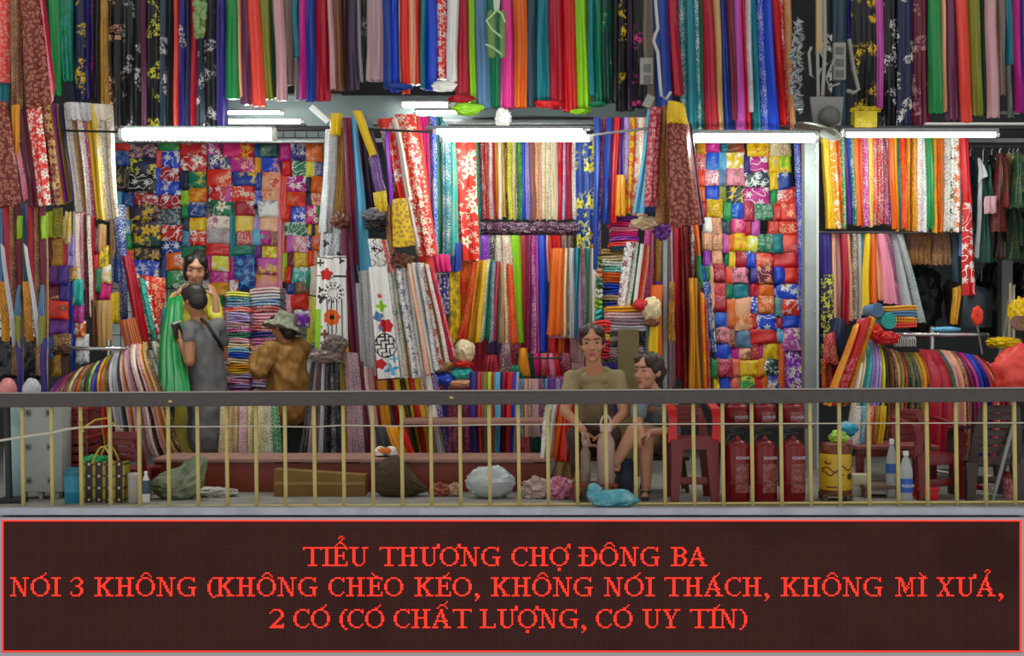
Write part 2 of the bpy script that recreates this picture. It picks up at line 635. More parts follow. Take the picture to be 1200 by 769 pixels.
def stack(x0, x1, yt, yb, codes, Y, where, group, dep=0.26, name='folded_cloth'):
    """codes top to bottom; fills yt..yb on the photo"""
    codes = codes.split()
    n = len(codes)
    hp = (yb - yt) / n
    for i, code in enumerate(codes):
        SEED[0] += 1
        rr = random.Random(SEED[0])
        a, c = P(x0 + rr.uniform(-1, 1), yt + hp * i, Y), P(x1 + rr.uniform(-1.2, 1.2), yt + hp * (i + 1), Y)
        cn, pt = words_of(code)
        up = words_of(codes[i - 1])[0] if i else None
        dn = words_of(codes[i + 1])[0] if i < n - 1 else None
        nb = f'under {up}, over {dn}' if up and dn else (f'on top, over {dn}' if dn else f'at the bottom, under {up}')
        lab = compose(cn, 'folded cloth', pt, nb, where)
        o = link(name, slab_mesh(a.x, c.x, a.z, a.z - c.z, Y, dep, SEED[0]), fabric(code), smooth=60)
        tag(o, lab, 'folded cloth', group)


def blob(b, cen, rad, amp=0.25, sub=3, seed=0, freq=3.0, mat=0, flat=None):
    """a crumpled lump (bag, knotted cloth)"""
    cen = Vector(cen)
    r = bmesh.ops.create_icosphere(b, subdivisions=max(sub, 4), radius=1.0)
    for v in r['verts']:
        d = v.co.normalized()
        wv = Vector((noise.noise(d * 2.1 + Vector((seed, 3, 1))), noise.noise(d * 2.1 + Vector((7, seed, 2))), 0)) * 0.9
        cr = 1 - abs(noise.noise(Vector((d.x * 1.2, d.y, d.z * 2.4)) * freq * 0.75 + wv + Vector((seed * 1.3, 0, 9)))) * 2.4
        k = 0.97 + amp * noise.noise(d * freq * 0.6 + Vector((seed * 3.1, seed * 1.7, 0))) + 0.6 * amp * max(cr, -0.4) + amp * 0.35 * noise.noise(d * freq * 2.7 + Vector((0, seed * 2.3, 5)))
        co = Vector((d.x * rad[0], d.y * rad[1], d.z * rad[2])) * k
        p = cen + co
        if flat is not None and p.z < flat:
            p.z = flat + 0.1 * (p.z - flat) * 0
        v.co = p
        for f in v.link_faces:
            f.material_index = mat
# ---------------------------------------------------------------- the setting
def slabbox(name, lo, hi, m):
    b = bmesh.new()
    box(b, lo, hi)
    return structure(link(name, b, m, smooth=False))


M_floor = plain('floor_tile', '8d8b84', 0.6, noise_amt=0.5, nscale=6, acc='5c5850', bump=0.1)
M_conc = plain('pale_concrete', 'a4a9b4', 0.75, noise_amt=0.5, nscale=5, acc='7d8490', bump=0.15)
M_wall = plain('dim_plaster', '5a5d60', 0.8, noise_amt=0.4, nscale=3, acc='3c3f42')
M_wallw = plain('pale_plaster', 'c8d4d8', 0.7, noise_amt=0.3, nscale=4, acc='9fb0b6')
M_dark = plain('dark_metal', '26282a', 0.5, 0.3)
M_steel = plain('grey_steel', '8b8f90', 0.4, 0.5, noise_amt=0.3, nscale=9, acc='5f6364')
M_chrome = plain('chrome', 'b8babb', 0.2, 0.9)
M_white = plain('white_plastic', 'e4e6e4', 0.4)
M_black = plain('black_rubber', '151517', 0.5)
slabbox('floor', (-7, -0.13, -0.2), (7, 5.6, 0.0), M_floor)
slabbox('wall_front', (-7, -0.13, -3.0), (7, 0.3, -0.2), M_conc)
slabbox('trim_1', (-7, -0.2, -0.035), (7, -0.13, 0.004), M_conc)
slabbox('wall_back', (-7, 5.3, 0), (7, 5.6, 5.0), M_wall)
slabbox('wall_left', (-6.0, 1.4, 0), (-5.7, 5.3, 5.0), M_wall)
slabbox('wall_right', (5.7, 1.4, 0), (6.0, 5.3, 5.0), M_wall)
slabbox('ceiling', (-7, 1.9, 4.75), (7, 5.6, 5.0), M_wall)


# fluorescent lamps: each batten carries its own glowing tubes
def lamp(x0, x1, tubes, Y, label, strength, hy=None, group='fluorescent lamps over the stalls'):
    """tubes: list of (xa, xb, ytop, ybot) glowing faces; hy = (ytop, ybot) of the steel batten"""
    ymid = (tubes[0][2] + tubes[0][3]) / 2
    t = thing('fluorescent_lamp', label, 'lamp', P((x0 + x1) / 2, ymid, Y), group)
    if hy:
        b = bmesh.new()
        a, c = P(x0, hy[0], Y), P(x1, hy[1], Y)
        box(b, (a.x, Y - 0.02, c.z), (c.x, Y + 0.09, a.z), 0.006)
        link('batten', b, M_steel, t, 35)
    for (xa, xb, y0, y1) in tubes:
        b = bmesh.new()
        a, c = P(xa, y0, Y), P(xb, y1, Y)
        r = (a.z - c.z) / 2
        tube(b, [(a.x, Y, a.z - r), (c.x, Y, a.z - r)], r, 14)
        link('tube', b, glow('lamp_tube', 'f6fff4', strength * LAMP_W), t)
        for xx, d in ((a.x, -1), (c.x, 1)):
            b = bmesh.new()
            tube(b, [(xx, Y, a.z - r), (xx + d * 0.03, Y, a.z - r)], r * 1.06, 14)
            link('end_cap', b, M_white, t)
    return t


lamp(141, 322, [(145, 319, 150.5, 164.5)], 1.45, 'thick white fluorescent lamp over the patchwork of folded silks behind the women', 7.0, (148, 153))
lamp(498, 692, [(512, 682, 151, 157.5), (520, 690, 158.5, 166)], 1.45, 'double tube fluorescent lamp over the central patterned silks', 6.0, (147.5, 151.5))
lamp(810, 958, [(814, 954, 157.5, 167)], 1.75, 'fluorescent lamp over the folded silks beside the grey post', 7.5, (153.5, 157.5))
lamp(988, 1170, [(992, 1166, 155.5, 161)], 1.5, 'slim fluorescent lamp over the orange and white prints', 10.0, (150.5, 155.5))
lamp(264, 332, [(267, 328, 130.5, 134)], 2.7, 'short upper fluorescent tube under the green and plum silks', 5.0, (128, 130.5))
lamp(264, 358, [(268, 352, 140, 145)], 2.7, 'lower tube of the pair under the green and plum silks', 5.0, (145, 147.5))
lamp(470, 528, [(472, 524, 120, 126)], 2.9, 'short tube behind the blue and cream silk hems', 5.0, (117, 120))
lamp(486, 546, [(488, 540, 130, 133.5)], 2.9, 'thin tube under the lime silk hem', 5.0, (126.5, 130))
b = bmesh.new()
box(b, (-0.1, -0.03, -0.025), (0.1, 0.03, 0.025), 0.01, rot=Matrix.Rotation(math.radians(42), 3, 'Y'))
bmesh.ops.translate(b, verts=b.verts, vec=P(375, 134.5, 2.5))
tag(link('cable_box', b, M_white), 'white slanted cable box above the silver sequinned roll', 'cable box')


# rails and beams
def rail(x0, x1, y0, y1, Y, r, label, m=None, name='hanging_rail', Y2=None):
    b = bmesh.new()
    tube(b, [P(x0, y0, Y), P(x1, y1, Y if Y2 is None else Y2)], r, 10)
    return tag(link(name, b, m or M_dark), label, 'rail')


def beam(x0, x1, y0, y1, Y, d, label, m=None, name='steel_beam'):
    b = bmesh.new()
    a, c = P(x0, y0, Y), P(x1, y1, Y)
    box(b, (a.x, Y, c.z), (c.x, Y + d, a.z), 0.004)
    return tag(link(name, b, m or M_steel, smooth=35), label, 'beam')


beam(-40, 1240, 162, 167, 2.85, 0.06, 'long grey steel beam running behind all the fluorescent lamps')
beam(262, 392, 147.5, 152, 2.4, 0.1, 'grey steel angle joining lamp and silver sequinned roll', M_dark)
beam(436, 770, 140, 146, 2.95, 0.1, 'grey steel shelf edge under the scarlet and teal silk hems')
beam(1030, 1240, 130, 134, 2.8, 0.06, 'pale grey shelf bar crossing the black and wine silks')
beam(1085, 1240, 143.5, 146.5, 2.45, 0.1, 'white shelf edge under the green and coral silks', M_white)
beam(960, 1240, 147, 151, 2.3, 0.05, 'dark steel bar over the slim fluorescent lamp', M_dark)
b = bmesh.new()
a_, c_ = P(262, 112, 3.1), P(770, 152, 3.1)
box(b, (a_.x, 3.1, c_.z), (c_.x, 3.14, a_.z))
tag(link('pale_board', b, plain('grey_board', '7c888c', 0.7), smooth=False), 'pale blue grey board behind the hems of the upper silks', 'board')
b = bmesh.new()
for k in range(44):
    x0 = 556 + k * 3.1
    pts = [P(x0 + 4 * math.cos(t), 143.5 + 5.5 * math.sin(t), 2.98) for t in [0.5 + 5.2 * q / 8 for q in range(9)]]
    tube(b, pts, 0.004, 5)
tag(link('hanger_wires', b, M_dark), 'row of dark curled hanger wires over the double tube lamp', 'hangers')['kind'] = 'stuff'
rail(72, 152, 153, 155, 1.5, 0.009, 'thin black rail across the fanned cream cloths')
rail(425, 508, 151, 155, 1.62, 0.009, 'thin black rail across the scarlet printed silks')
rail(688, 762, 159, 150, 1.7, 0.011, 'thin grey rail beside the maroon garment bundle', M_steel)
rail(800, 962, 154, 154, 2.15, 0.012, 'grey rail under the blue and orchid silks', M_steel)
rail(-30, 1230, -18, -18, 2.5, 0.02, 'long upper rail carrying the highest row of silks', M_steel)
rail(555, 680, 163, 163, 2.72, 0.012, 'rail carrying the patterned silks under the double tube lamp', M_steel)
rail(556, 704, 276, 278, 2.62, 0.012, 'rail carrying the lime and cobalt silks', M_steel)
rail(958, 1132, 160, 160, 2.5, 0.012, 'rail carrying the orange and white prints', M_steel)
rail(960, 1110, 272, 272, 2.6, 0.012, 'rail carrying the rose and pale blue scarves', M_steel)
rail(1128, 1215, 172, 172, 2.5, 0.014, 'dark rail carrying the garments on hangers')

# grey posts
def post(x0, x1, y0, y1, Y, d, label, m, name='metal_post'):
    b = bmesh.new()
    a, c = P(x0, y0, Y), P(x1, y1, Y)
    box(b, (a.x, Y, max(c.z, 0.0)), (c.x, Y + d, a.z), 0.006)
    return tag(link(name, b, m, smooth=35), label, 'post')


M_alu = plain('painted_steel', '9ba3a2', 0.45, 0.2, noise_amt=0.25, nscale=7, acc='6d7573')
p_ = post(943, 957, 166, 700, 2.3, 0.13, 'tall grey square post between the folded silks and the orange prints', M_alu)
b = bmesh.new()
for yy in (176, 190, 204, 350, 365):
    q = P(955, yy, 2.3)
    tube(b, [q + Vector((0, -0.008, 0)), q + Vector((0, 0.002, 0))], 0.008, 8)
link('screw', b, M_chrome, p_)
b = bmesh.new()
box(b, P(956.5, 700, 2.34) * 1.0, P(959.5, 166, 2.34) + Vector((0, 0.05, 0)))
link('edge_strip', b, M_white, p_, False)
post(1174, 1187, 296, 640, 3.2, 0.12, 'pale grey post behind the wooden sticks', plain('grey_post', '6d7470', 0.6))
post(957, 964, -30, 62, 2.2, 0.05, 'tan pole beside the hanging cable boxes', plain('tan_pole', 'bfa775', 0.5), 'wooden_pole')


# wire display grids behind the folded silks
def wire_grid(x0, x1, y0, y1, Y, sp, label):
    b = bmesh.new()
    a, c = P(x0, y0, Y), P(x1, y1, Y)
    x = a.x
    while x <= c.x:
        tube(b, [(x, Y, a.z), (x, Y, c.z)], 0.004, 5)
        x += sp
    z = c.z
    while z <= a.z:
        tube(b, [(a.x, Y + 0.006, z), (c.x, Y + 0.006, z)], 0.004, 5)
        z += sp
    return tag(link('wire_grid', b, M_dark), label, 'display grid')


wire_grid(128, 384, 136, 420, 4.1, 0.11, 'dark wire display grid holding the folded silks behind the women')
wire_grid(812, 944, 160, 520, 3.1, 0.11, 'wire display grid holding the folded silks beside the grey post')
b = bmesh.new()
a_, c_ = P(128, 110, 4.16), P(400, 440, 4.16)
box(b, (a_.x, 4.15, c_.z), (c_.x, 4.2, a_.z))
tag(link('backing_board', b, M_wallw, smooth=False), 'pale blue backing board behind the wire grid of folded silks', 'board')
# ---------------------------------------------------------------- the upper rows of silk
g = 'silk lengths on the highest rail'
row('57,63,112,G 69,72,96,EdQ 85,86,118,N 90,88,118,Nfy 99,99,116,I 105,106,116,JfM 113,113,122,D 117,117,136,gdn 126,126,150', 2.3, -8, 'above the fanned cream cloths', g, dep=0.07)
row('122,122,153,Dfz 142,142,153,Ddv 157,157,153,XfW 166,166,151,U 171,171,153,Dfl 186,186,153,AfW 197,197,153,D 202,203,151,c 209,209,153,IfW 219,219,153,N 222,223,151,k 230,230,153,AfW 241,241,153,Ddv 253,253,151,I 266,266,150',
    2.5, -8, 'above the thick white lamp', g, dep=0.07)
row('265,266,116,G 277,280,113,z 281,284,123,U 291,297,125,c 303,311,117,O 315,319,115,B 321,325,118,q 332,336,100,Z 341,344,67,T 351,353,116,M 358,359,119,R 369,370,118,k 385,388,105,q 389,393,107,n 400,403,104,x 407,409,106,J 417,420,96,Y 422,424,70,XsY 431,430,95,u 450,449,92',
    2.5, -8, 'above the silver sequinned roll', g, dep=0.08)
hang((344, 60, 352, 60, 345, 118, 353, 118), 'Y', 2.55, 'grey silk length showing below the short teal one', group=g)
row('449,450,104,R 458,459,108,C 467,468,100,e 470,471,110,s 478,479,99,z 486,487,100,c 493,494,104,T 498,498,106,C 511,511,93,sfW 525,525,96,W 537,535,113,k 547,550,131,L 558,560,127,S 570,574,126,E 586,585,127,H 602,604,126,o 617,617,125,A 628,627,120,T 644,646,128,k 658,660,131,r 672,676,132,L 688,692,112,T 694,697,122,E 703,705,121,BdE 718,718,120,D 723,723,130,Dfy 734,734,130,J 742,742,126,DfM 757,757,130,Z 768,768,130',
    2.5, -8, 'above the double tube lamp', g, dep=0.09)
row('764,772,140,R 780,788,112,k 793,800,154,TdW 803,808,155,T 812,816,155,TdW 818,821,152,E 823,827,155,k 833,841,155,t 842,848,155,R 851,858,141,w 858,864,155,h 867,874,155,r 873,879,131,vdW 878,883,155,T 885,891,155,CdW 895,902,155,C 903,913,147,r 911,921,148,rdW 919,926,152,tdr 926,931,152',
    2.5, -8, 'above the lamp beside the grey post', g, dep=0.09)
row('962,962,152,DdW 974,974,152,A 991,992,46,I 998,998,140,Dfy 1024,1027,127,hdM 1034,1034,150,DfW 1052,1052,150,NdW 1068,1068,151,wfq 1089,1089,151', 2.55, -8, 'above the slim lamp', g, dep=0.07)
row('1088,1090,133,G 1101,1105,131,z 1106,1109,141,U 1121,1127,144,c 1133,1138,136,O 1147,1151,134,B 1155,1157,138,q 1167,1170,112,Z 1176,1178,76,T 1188,1190,132,M 1195,1197,134,R 1208,1208,134',
    2.5, -8, 'above the garments on hangers', g, dep=0.08)
hang((1178, 70, 1187, 70, 1180, 138, 1188, 138), 'Y', 2.55, 'grey silk length under the short teal one over the garments', group=g)
# spread hems lying on the shelf edge
for (x, y, w, h, c, l) in ((541, 116, 15, 4, 'k', 'crimson silk hem spread on the shelf beside the lime one'), (547, 128, 16, 7, 'L', 'lime silk hem crumpled over the shelf edge'),
                           (643, 122, 15, 4, 'r', 'red silk hem spread on the shelf over the double lamp'), (679, 131, 10, 3, 'L', 'lime silk hem resting beside the spread red hem'),
                           (700, 122, 10, 3, 'E', 'emerald silk hem resting on the shelf edge'), (590, 138, 9, 11, 'W', 'white crumpled cloth bag under the hot pink silk'),
                           (520, 101, 14, 6, 'W', 'white crumpled packet under the scarlet flowered silk'), (468, 102, 15, 4, 'R', 'royal blue hem spread over the short tube')):
    SEED[0] += 1
    b = bmesh.new()
    blob(b, P(x, y, 2.42), (w * U(2.42), 0.05, h * U(2.42)), 0.3, 3, SEED[0], 2.6)
    b.loops.layers.uv.new('UVMap')
    tag(link('bunched_hem', b, fabric(c), smooth=60), l, 'cloth')

# ---------------------------------------------------------------- near maroon garments
g = 'maroon printed garments on the near rail'
hang((-6, -10, 12, -10, -6, 97, 13, 97), 'coW', 1.25, 'coral printed cloth with white rings at the picture edge', 'printed_garment', 'garment', g, 0.1, 2)
hang((-6, 94, 10, 94, -6, 122, 11, 122), 'T', 1.3, 'short teal cloth under the coral printed one', group=g)
hang((11, -10, 24, -10, 13, 126, 27, 128), 'ndt', 1.2, 'brown knotted braid hanging beside the maroon printed garment', 'cloth_braid', 'braid', None, 0.06, 2)
hang((22, -10, 45, -10, 31, 129, 62, 121), 'moz', 1.15, 'maroon printed garment with peach rings above the black rail', 'printed_garment', 'garment', g, 0.12, 2)
hang((44, -10, 48, -10, 60, 121, 63, 112), 'pdr', 1.2, 'pink edge cloth along the maroon printed garment', group=g)
hang((47, -10, 51, -10, 62, 112, 65, 100), 'k', 1.25, 'crimson edge cloth beside the pink edge cloth', group=g)
hang((-10, 119, 8, 119, -10, 245, 27, 238), 'moz', 1.05, 'maroon printed garment hanging lowest beside the orange strip', 'printed_garment', 'garment', g, 0.12, 2)
hang((13, 124, 24, 122, 17, 196, 22, 176), 'a', 1.1, 'amber strip between two maroon printed garments', group=g)
hang((15, 150, 19, 140, 27, 237, 33, 232), 'pdw', 1.12, 'pink flecked strip hemming the lowest maroon garment', group=g)
hang((21, 126, 36, 124, 31, 242, 47, 242), 'w', 1.25, 'plain wine cloth behind the bright scarlet one', group=g)
hang((30, 128, 48, 124, 46, 241, 61, 240), 'sfW', 1.15, 'bright scarlet cloth with white flowers beside the maroon print', group=g)
hang((46, 124, 58, 123, 60, 240, 74, 240), 'mft', 1.2, 'maroon cloth with tan flowers beside the fanned strips', group=g)
g = 'fanned cloths on the thin black rail'
fan('57,122,72,240,a 60,122,76,238,PdM 65,122,81,236,gdt 70,122,86,233,N 74,122,89,250,jdi 84,122,98,247,tdn 89,122,103,252,Wdr 96,122,109,253,MdW 99,122,113,257,y 106,122,119,257,ydj 112,122,124,259,jdn 118,122,129,258,Wdt 124,123,133,256,jdn 132,124,138,254',
    1.6, 'fanned under the thin black rail', g, dep=0.08)
fan('78,120,80,140,Wdv 92,120,94,142,vdW 106,122,108,142,j 124,124,126,140', 1.56, 'bunched over the thin black rail', g, dep=0.05)

# ---------------------------------------------------------------- scarves at the picture edge
g = 'long scarves hanging beside the folded brocades'
for k, dx in ((0, 0), (1, 28)):
    w_ = ('at the very edge', 'beside the folded brocades')[k]
    for (q, c, l) in (((-4, 238, 5, 238, -4, 330, 4, 330), 'S', 'steel blue scarf'), ((3, 240, 12, 238, 8, 350, 16, 350), 'k', 'crimson scarf'),
                      ((10, 240, 18, 238, 13, 440, 21, 440), 'ndt', 'brown flecked scarf'), ((17, 240, 25, 240, 19, 360, 25, 360), 'w', 'wine scarf'),
                      ((20, 253, 27, 253, 20, 280, 26, 280), 'L', 'short lime scarf end'), ((24, 250, 29, 250, 24, 462, 28, 462), 'tdZ', 'long tan scarf'),
                      ((0, 285, 5, 290, 16, 408, 21, 402), 'v', 'silver grey diagonal scarf'), ((20, 334, 24, 334, 16, 372, 25, 372), 'S', 'steel blue pointed scarf end'),
                      ((18, 370, 25, 370, 18, 408, 25, 408), 'O', 'olive scarf end'), ((19, 396, 27, 396, 21, 462, 28, 462), 'IdN', 'indigo scarf end'),
                      ((-2, 330, 8, 330, 2, 400, 12, 400), 'adX', 'amber patterned scarf')):
        hang((q[0] + dx, q[1], q[2] + dx, q[3], q[4] + dx, q[5], q[6] + dx, q[7]), c, 1.3 + (0.08 if l.startswith(('long', 'short', 'steel')) else 0) - (0.1 if 'silver' in l or 'pointed' in l or 'end' in l else 0),
             l + ' ' + w_, 'scarf', 'scarf', g, 0.04)
for k, dx in ((0, 0), (1, 28)):
    b = bmesh.new()
    for i in range(4):
        a, c = P(-2 + dx, 356 + i * 10, 1.7), P(18 + dx, 365 + i * 10, 1.7)
        box(b, (a.x, 1.7, c.z), (c.x, 1.95, a.z), 0.012)
    tag(link('metal_box_file', b, M_chrome, smooth=35), ('shiny metal box file behind the scarves at the very edge', 'shiny metal box file behind the scarves beside the brocades')[k], 'box')
    b = bmesh.new()
    blob(b, P(8 + dx, 424, 1.7), (15 * U(1.7), 0.12, 24 * U(1.7)), 0.25, 3, 4 + k)
    b.loops.layers.uv.new('UVMap')
    tag(link('cloth_bundle', b, fabric('DdX')), ('black cloth bundle under the metal box at the very edge', 'black cloth bundle under the metal box beside the brocades')[k], 'bundle')
    b = bmesh.new()
    blob(b, P(9 + dx, 457, 0.9), (10 * U(0.9), 0.08, 14 * U(0.9)), 0.08, 3, 9 + k)
    b.loops.layers.uv.new('UVMap')
    tag(link('seat_cushion', b, fabric('vfc')), ('grey and coral round cushion at the very edge of the handrail', 'grey and coral round cushion beside the indigo scarf end')[k], 'cushion')

# ---------------------------------------------------------------- folded brocades on the side shelf
g = 'folded brocades on the side shelf'
patches('52,63,250,278,Ldy 63,73,246,278,Ody 54,62,278,313,w 60,73,279,313,gdm 56,70,313,333,Pdw 69,80,313,333,IsP 56,72,333,353,wfz 71,82,333,353,IfP 57,80,353,373,sfn 57,80,374,392,PfM 56,64,393,418,RdS 62,83,393,414,xdt 62,74,414,440,gdx 73,83,414,440,x',
        1.75, 'front column', 'the side shelf', g)
patches('72,78,255,282,t 77,83,250,285,ydW 73,80,282,312,c 80,88,278,300,idP 80,88,300,313,i 82,90,313,329,gdW 83,87,329,436,C 86,97,329,357,QfW 87,98,357,378,Mdi 88,100,378,394,ofW 89,104,394,425,Wfb',
        1.9, 'second column', 'the side shelf', g)
row('86,88,330,jdp 92,94,340,pdW 97,100,372,wdp 103,106,372,jdn 106,108,372,k 110,110,372', 2.1, 248, 'behind the side shelf', g)
patches('100,117,268,296,wdZ 103,118,296,320,r 105,113,320,350,r 112,119,315,342,EdK 118,131,331,352,FdM 116,124,265,296,tdo 117,127,290,312,yfO 120,130,312,331,jfy 130,140,345,378,ydO', 2.4, 'third column', 'the side shelf', g)
hang((112, 352, 131, 352, 114, 408, 131, 404), 'tdg', 1.9, 'tan speckled cloth folded over the side shelf', group=g)
hang((106, 352, 113, 352, 108, 410, 115, 410), 'n', 1.95, 'brown cloth folded beside the tan speckled one', group=g)
hang((131, 240, 146, 240, 142, 376, 151, 374), 'RdW', 2.5, 'long royal blue scarf flecked with white leaning by the red sheet', 'scarf', 'scarf')
fan('143,300,162,400,k 152,300,172,405,r 157,318,176,410,EfW 162,325,184,415,QfE 168,330,190,418,rfW 173,328,194,425', 2.3, 'leaning toward the green cloth', 'scarves leaning by the red flowered sheet', noun='scarf', name='scarf', cat='scarf')
hang((163, 322, 194, 326, 178, 410, 190, 402), 'sfz', 2.45, 'red sheet with peach flowers draped behind the leaning scarves', 'draped_sheet', 'cloth', None, 0.1, 3)
fan('178,400,196,470,jdn 182,400,200,470,OfW 186,405,205,470,i 190,410,210,470,idT 194,415,214,468', 1.9, 'under the green cloth', 'scarves under the green cloth', noun='scarf', name='scarf', cat='scarf')
hang((138, 376, 158, 372, 152, 428, 178, 438), 'nto', 1.62, 'brown striped scarf knotted over the ring rack', 'scarf', 'scarf', None, 0.12, 4)

# ---------------------------------------------------------------- folded silks pinned behind the standing women
g = 'folded silks pinned to the wire grid behind the women'
w_ = 'the wire grid behind the women'
YL = 4.0
for n_, s_ in enumerate((
    '130,137,165,300,tdw 136,153,164,176,sfz 136,153,176,194,RfS 136,153,194,224,Dst 132,143,224,241,b 145,157,227,242,RfS 134,151,242,258,tdW 137,153,258,275,bfW 135,141,273,330,R 140,155,275,292,GfQ 143,159,293,311,sfy 145,152,311,330,cdp',
    '152,184,164,185,Jfq 152,184,185,205,NFl 153,184,205,225,DsW 158,186,225,241,kfW 155,187,241,258,Jfy 155,187,258,276,JFy 157,189,276,289,BFy 158,189,289,306,DFt 151,186,306,326,CFW',
    '188,210,162,176,GfL 190,211,176,196,CsW 184,190,176,196,c 183,190,196,228,C 188,210,195,212,ksW 187,213,212,228,CsW 187,212,228,244,ksW 184,212,244,265,AoW 190,214,265,282,rsW 190,213,282,297,RsW 195,215,297,316,ofW 190,195,300,336,R 194,214,315,337,GfW',
    '212,242,165,182,rFW 212,242,182,201,rFW 221,241,201,221,EFy 212,221,200,222,N 213,222,221,240,L 222,242,221,236,ofy 221,241,236,254,RFv 214,221,240,254,G 222,241,254,271,yfa 216,222,254,272,A 214,223,271,288,S 223,241,270,287,sFW 213,240,287,302,EfL',
    '243,258,165,181,MfW 245,260,181,198,IfW 257,271,180,198,IFj 244,271,198,218,sfz 246,271,218,236,rsW 248,274,236,252,EFj 243,271,252,268,jfM 243,272,268,285,vdk 242,271,285,299,rfc 247,269,299,317,lsW 247,270,317,332,Msp 247,269,332,348,a 240,248,300,320,M 269,276,299,330,M',
    '262,284,166,184,FfW 282,298,166,184,rfy 271,299,184,201,Mfz 273,304,201,218,RFy 270,299,218,236,sfj 265,271,218,236,h 276,298,236,252,kFW 270,277,236,300,T 276,297,252,271,ydj 278,297,271,287,rdW 271,298,287,299,EdT 275,299,299,338,Rsb',
    '297,304,168,184,R 303,327,165,184,BfE 306,328,184,202,Cfp 298,306,184,203,a 300,307,203,222,R 307,328,202,223,zfr 298,307,222,240,CdW 307,328,222,236,zfr 303,327,236,254,WFS 295,305,253,271,i 305,327,253,271,zdj 304,318,271,287,MfQ 296,306,270,287,b 317,327,270,288,ndz 307,327,287,303,lFr 297,307,287,303,P 302,327,303,321,hFy 299,327,321,345,pFa',
    '326,331,205,345,p 328,341,169,188,Mdk 340,358,168,188,IfW 342,359,188,206,EsW 331,342,188,206,r 335,359,206,224,MsW 329,336,206,260,c 333,358,224,242,sfg 340,360,242,259,CfW 330,341,242,259,s 334,360,259,276,EsW 328,334,259,300,o 336,346,276,295,h 344,361,276,295,psW 331,337,295,330,Ldy 345,361,295,313,ydn 337,346,295,313,w 343,363,313,331,QFW 334,341,313,331,s 346,362,331,345,ndt 337,346,331,345,R 341,361,345,362,sFW 334,342,345,370,pdW 345,363,362,382,VFW',
    '358,378,169,189,ofz 358,371,189,208,ldz 369,378,189,206,IdW 365,378,207,225,o 359,366,207,225,N 364,378,225,242,zsr 359,365,225,244,N 359,373,241,262,FfW 370,378,240,262,GdO 360,366,262,276,y 366,371,262,276,N 370,379,262,276,a 360,366,276,293,RfW 366,379,276,293,ofp 361,368,293,312,sdo 367,379,293,312,zdn 358,366,312,340,E 364,379,312,345,jdp 360,378,345,400,ldE')):
    patches(s_, YL - 0.01 * (n_ % 2), ORD[n_].replace('top', 'first') + ' column', w_, g)
patches('247,262,348,362,E 270,279,330,345,Wfs', 3.9, 'ledge', 'the stacked folded cloths', None)

# ---------------------------------------------------------------- folded silks beside the grey post
g = 'folded silks pinned beside the grey post'
w_ = 'the grid beside the post'
for n_, s_ in enumerate((
    '816,827,166,180,adO 816,827,180,200,rdW 817,826,200,217,sdo 818,826,217,236,o 822,828,236,254,k 824,835,254,273,W 823,834,273,293,zdn 824,832,293,312,Vdp 831,837,310,364,z 821,826,312,332,C 825,832,312,330,E 832,838,364,384,y 833,840,384,404,G 834,840,404,421,N 834,841,421,441,G 836,843,441,458,y',
    '827,843,166,178,MdF 827,842,178,200,Cdb 826,842,200,217,pfW 826,842,217,235,Cfv 828,846,234,254,ydn 834,845,254,275,zdn 834,846,273,293,zdn 834,846,293,311,zdn 836,849,310,329,kdp 835,850,329,347,rdp 836,851,347,365,kfp 837,852,365,383,Cdb 839,856,383,402,psn 838,856,402,421,Cfb 840,859,421,441,kdp 843,856,441,458,C',
    '845,852,166,178,T 851,871,165,178,nfs 842,850,178,199,b 850,872,178,199,yFW 842,850,199,217,S 851,872,199,217,psn 842,851,217,238,O 851,872,217,238,Asy 847,857,238,258,G 856,872,238,256,Cfb 845,856,256,275,A 856,873,256,273,Fsp 847,853,275,296,h 852,859,274,294,o 859,875,274,294,yso 848,855,294,314,E 854,862,294,314,y 861,876,294,313,kfp 850,858,313,332,c 857,876,313,331,psn 850,858,331,350,E 857,877,331,350,Tfb 851,862,350,384,odz 861,881,350,386,zfo 853,863,367,387,S 853,862,387,406,ndz 862,880,386,406,SfW 856,866,406,421,M 865,881,406,421,zsn 857,866,421,440,odp 865,891,421,440,ysa 855,867,440,458,cdz 866,885,440,458,Gsl',
    '876,900,164,183,yFr 872,878,183,202,I 877,899,182,202,MsW 872,900,201,219,AsW 872,900,219,239,MsW 872,883,238,258,kdp 882,906,239,257,EoW 872,881,257,276,k 880,890,257,276,h 875,889,276,295,lsW 887,906,276,295,EoW 874,885,294,314,CfW 884,905,294,313,cfz 879,888,313,331,I 886,906,313,331,wsz 878,889,331,348,rdI 888,906,331,348,o 879,889,348,367,CfW 888,906,347,367,ofz 875,886,367,386,r 886,909,367,386,CsW 878,910,385,402,rdc 879,889,402,421,kdz 888,895,402,421,M 893,911,401,421,ysg 888,897,421,440,a 890,911,420,438,BfW 884,893,440,458,r 892,899,440,458,o 896,913,438,458,CFe',
    '901,926,165,183,edn 901,914,183,202,yfe 912,926,182,202,LFy 902,911,202,222,y 909,926,201,222,RfW 902,911,222,240,G 911,932,221,239,cfW 906,916,239,258,r 914,934,239,257,cfz 900,913,257,276,rdz 912,936,257,275,sfz 905,917,275,296,T 915,937,275,295,cfp 906,938,295,314,rfz 907,919,314,332,CfW 917,938,314,332,sfa 907,938,332,350,CFW 908,916,350,370,SdL 914,939,350,369,sFW 909,916,370,385,k 915,938,369,384,C 909,918,384,401,bfW 917,942,384,410,hFj 910,919,401,458,odc 918,943,410,458,VfW')):
    patches(s_, 3.0 - 0.01 * (n_ % 2), ORD[n_].replace('top', 'first') + ' column', w_, g)
hang((930, 166, 938, 166, 938, 405, 944, 405), 'CdW', 2.9, 'long cobalt silk with white flecks beside the grey post', group=g)
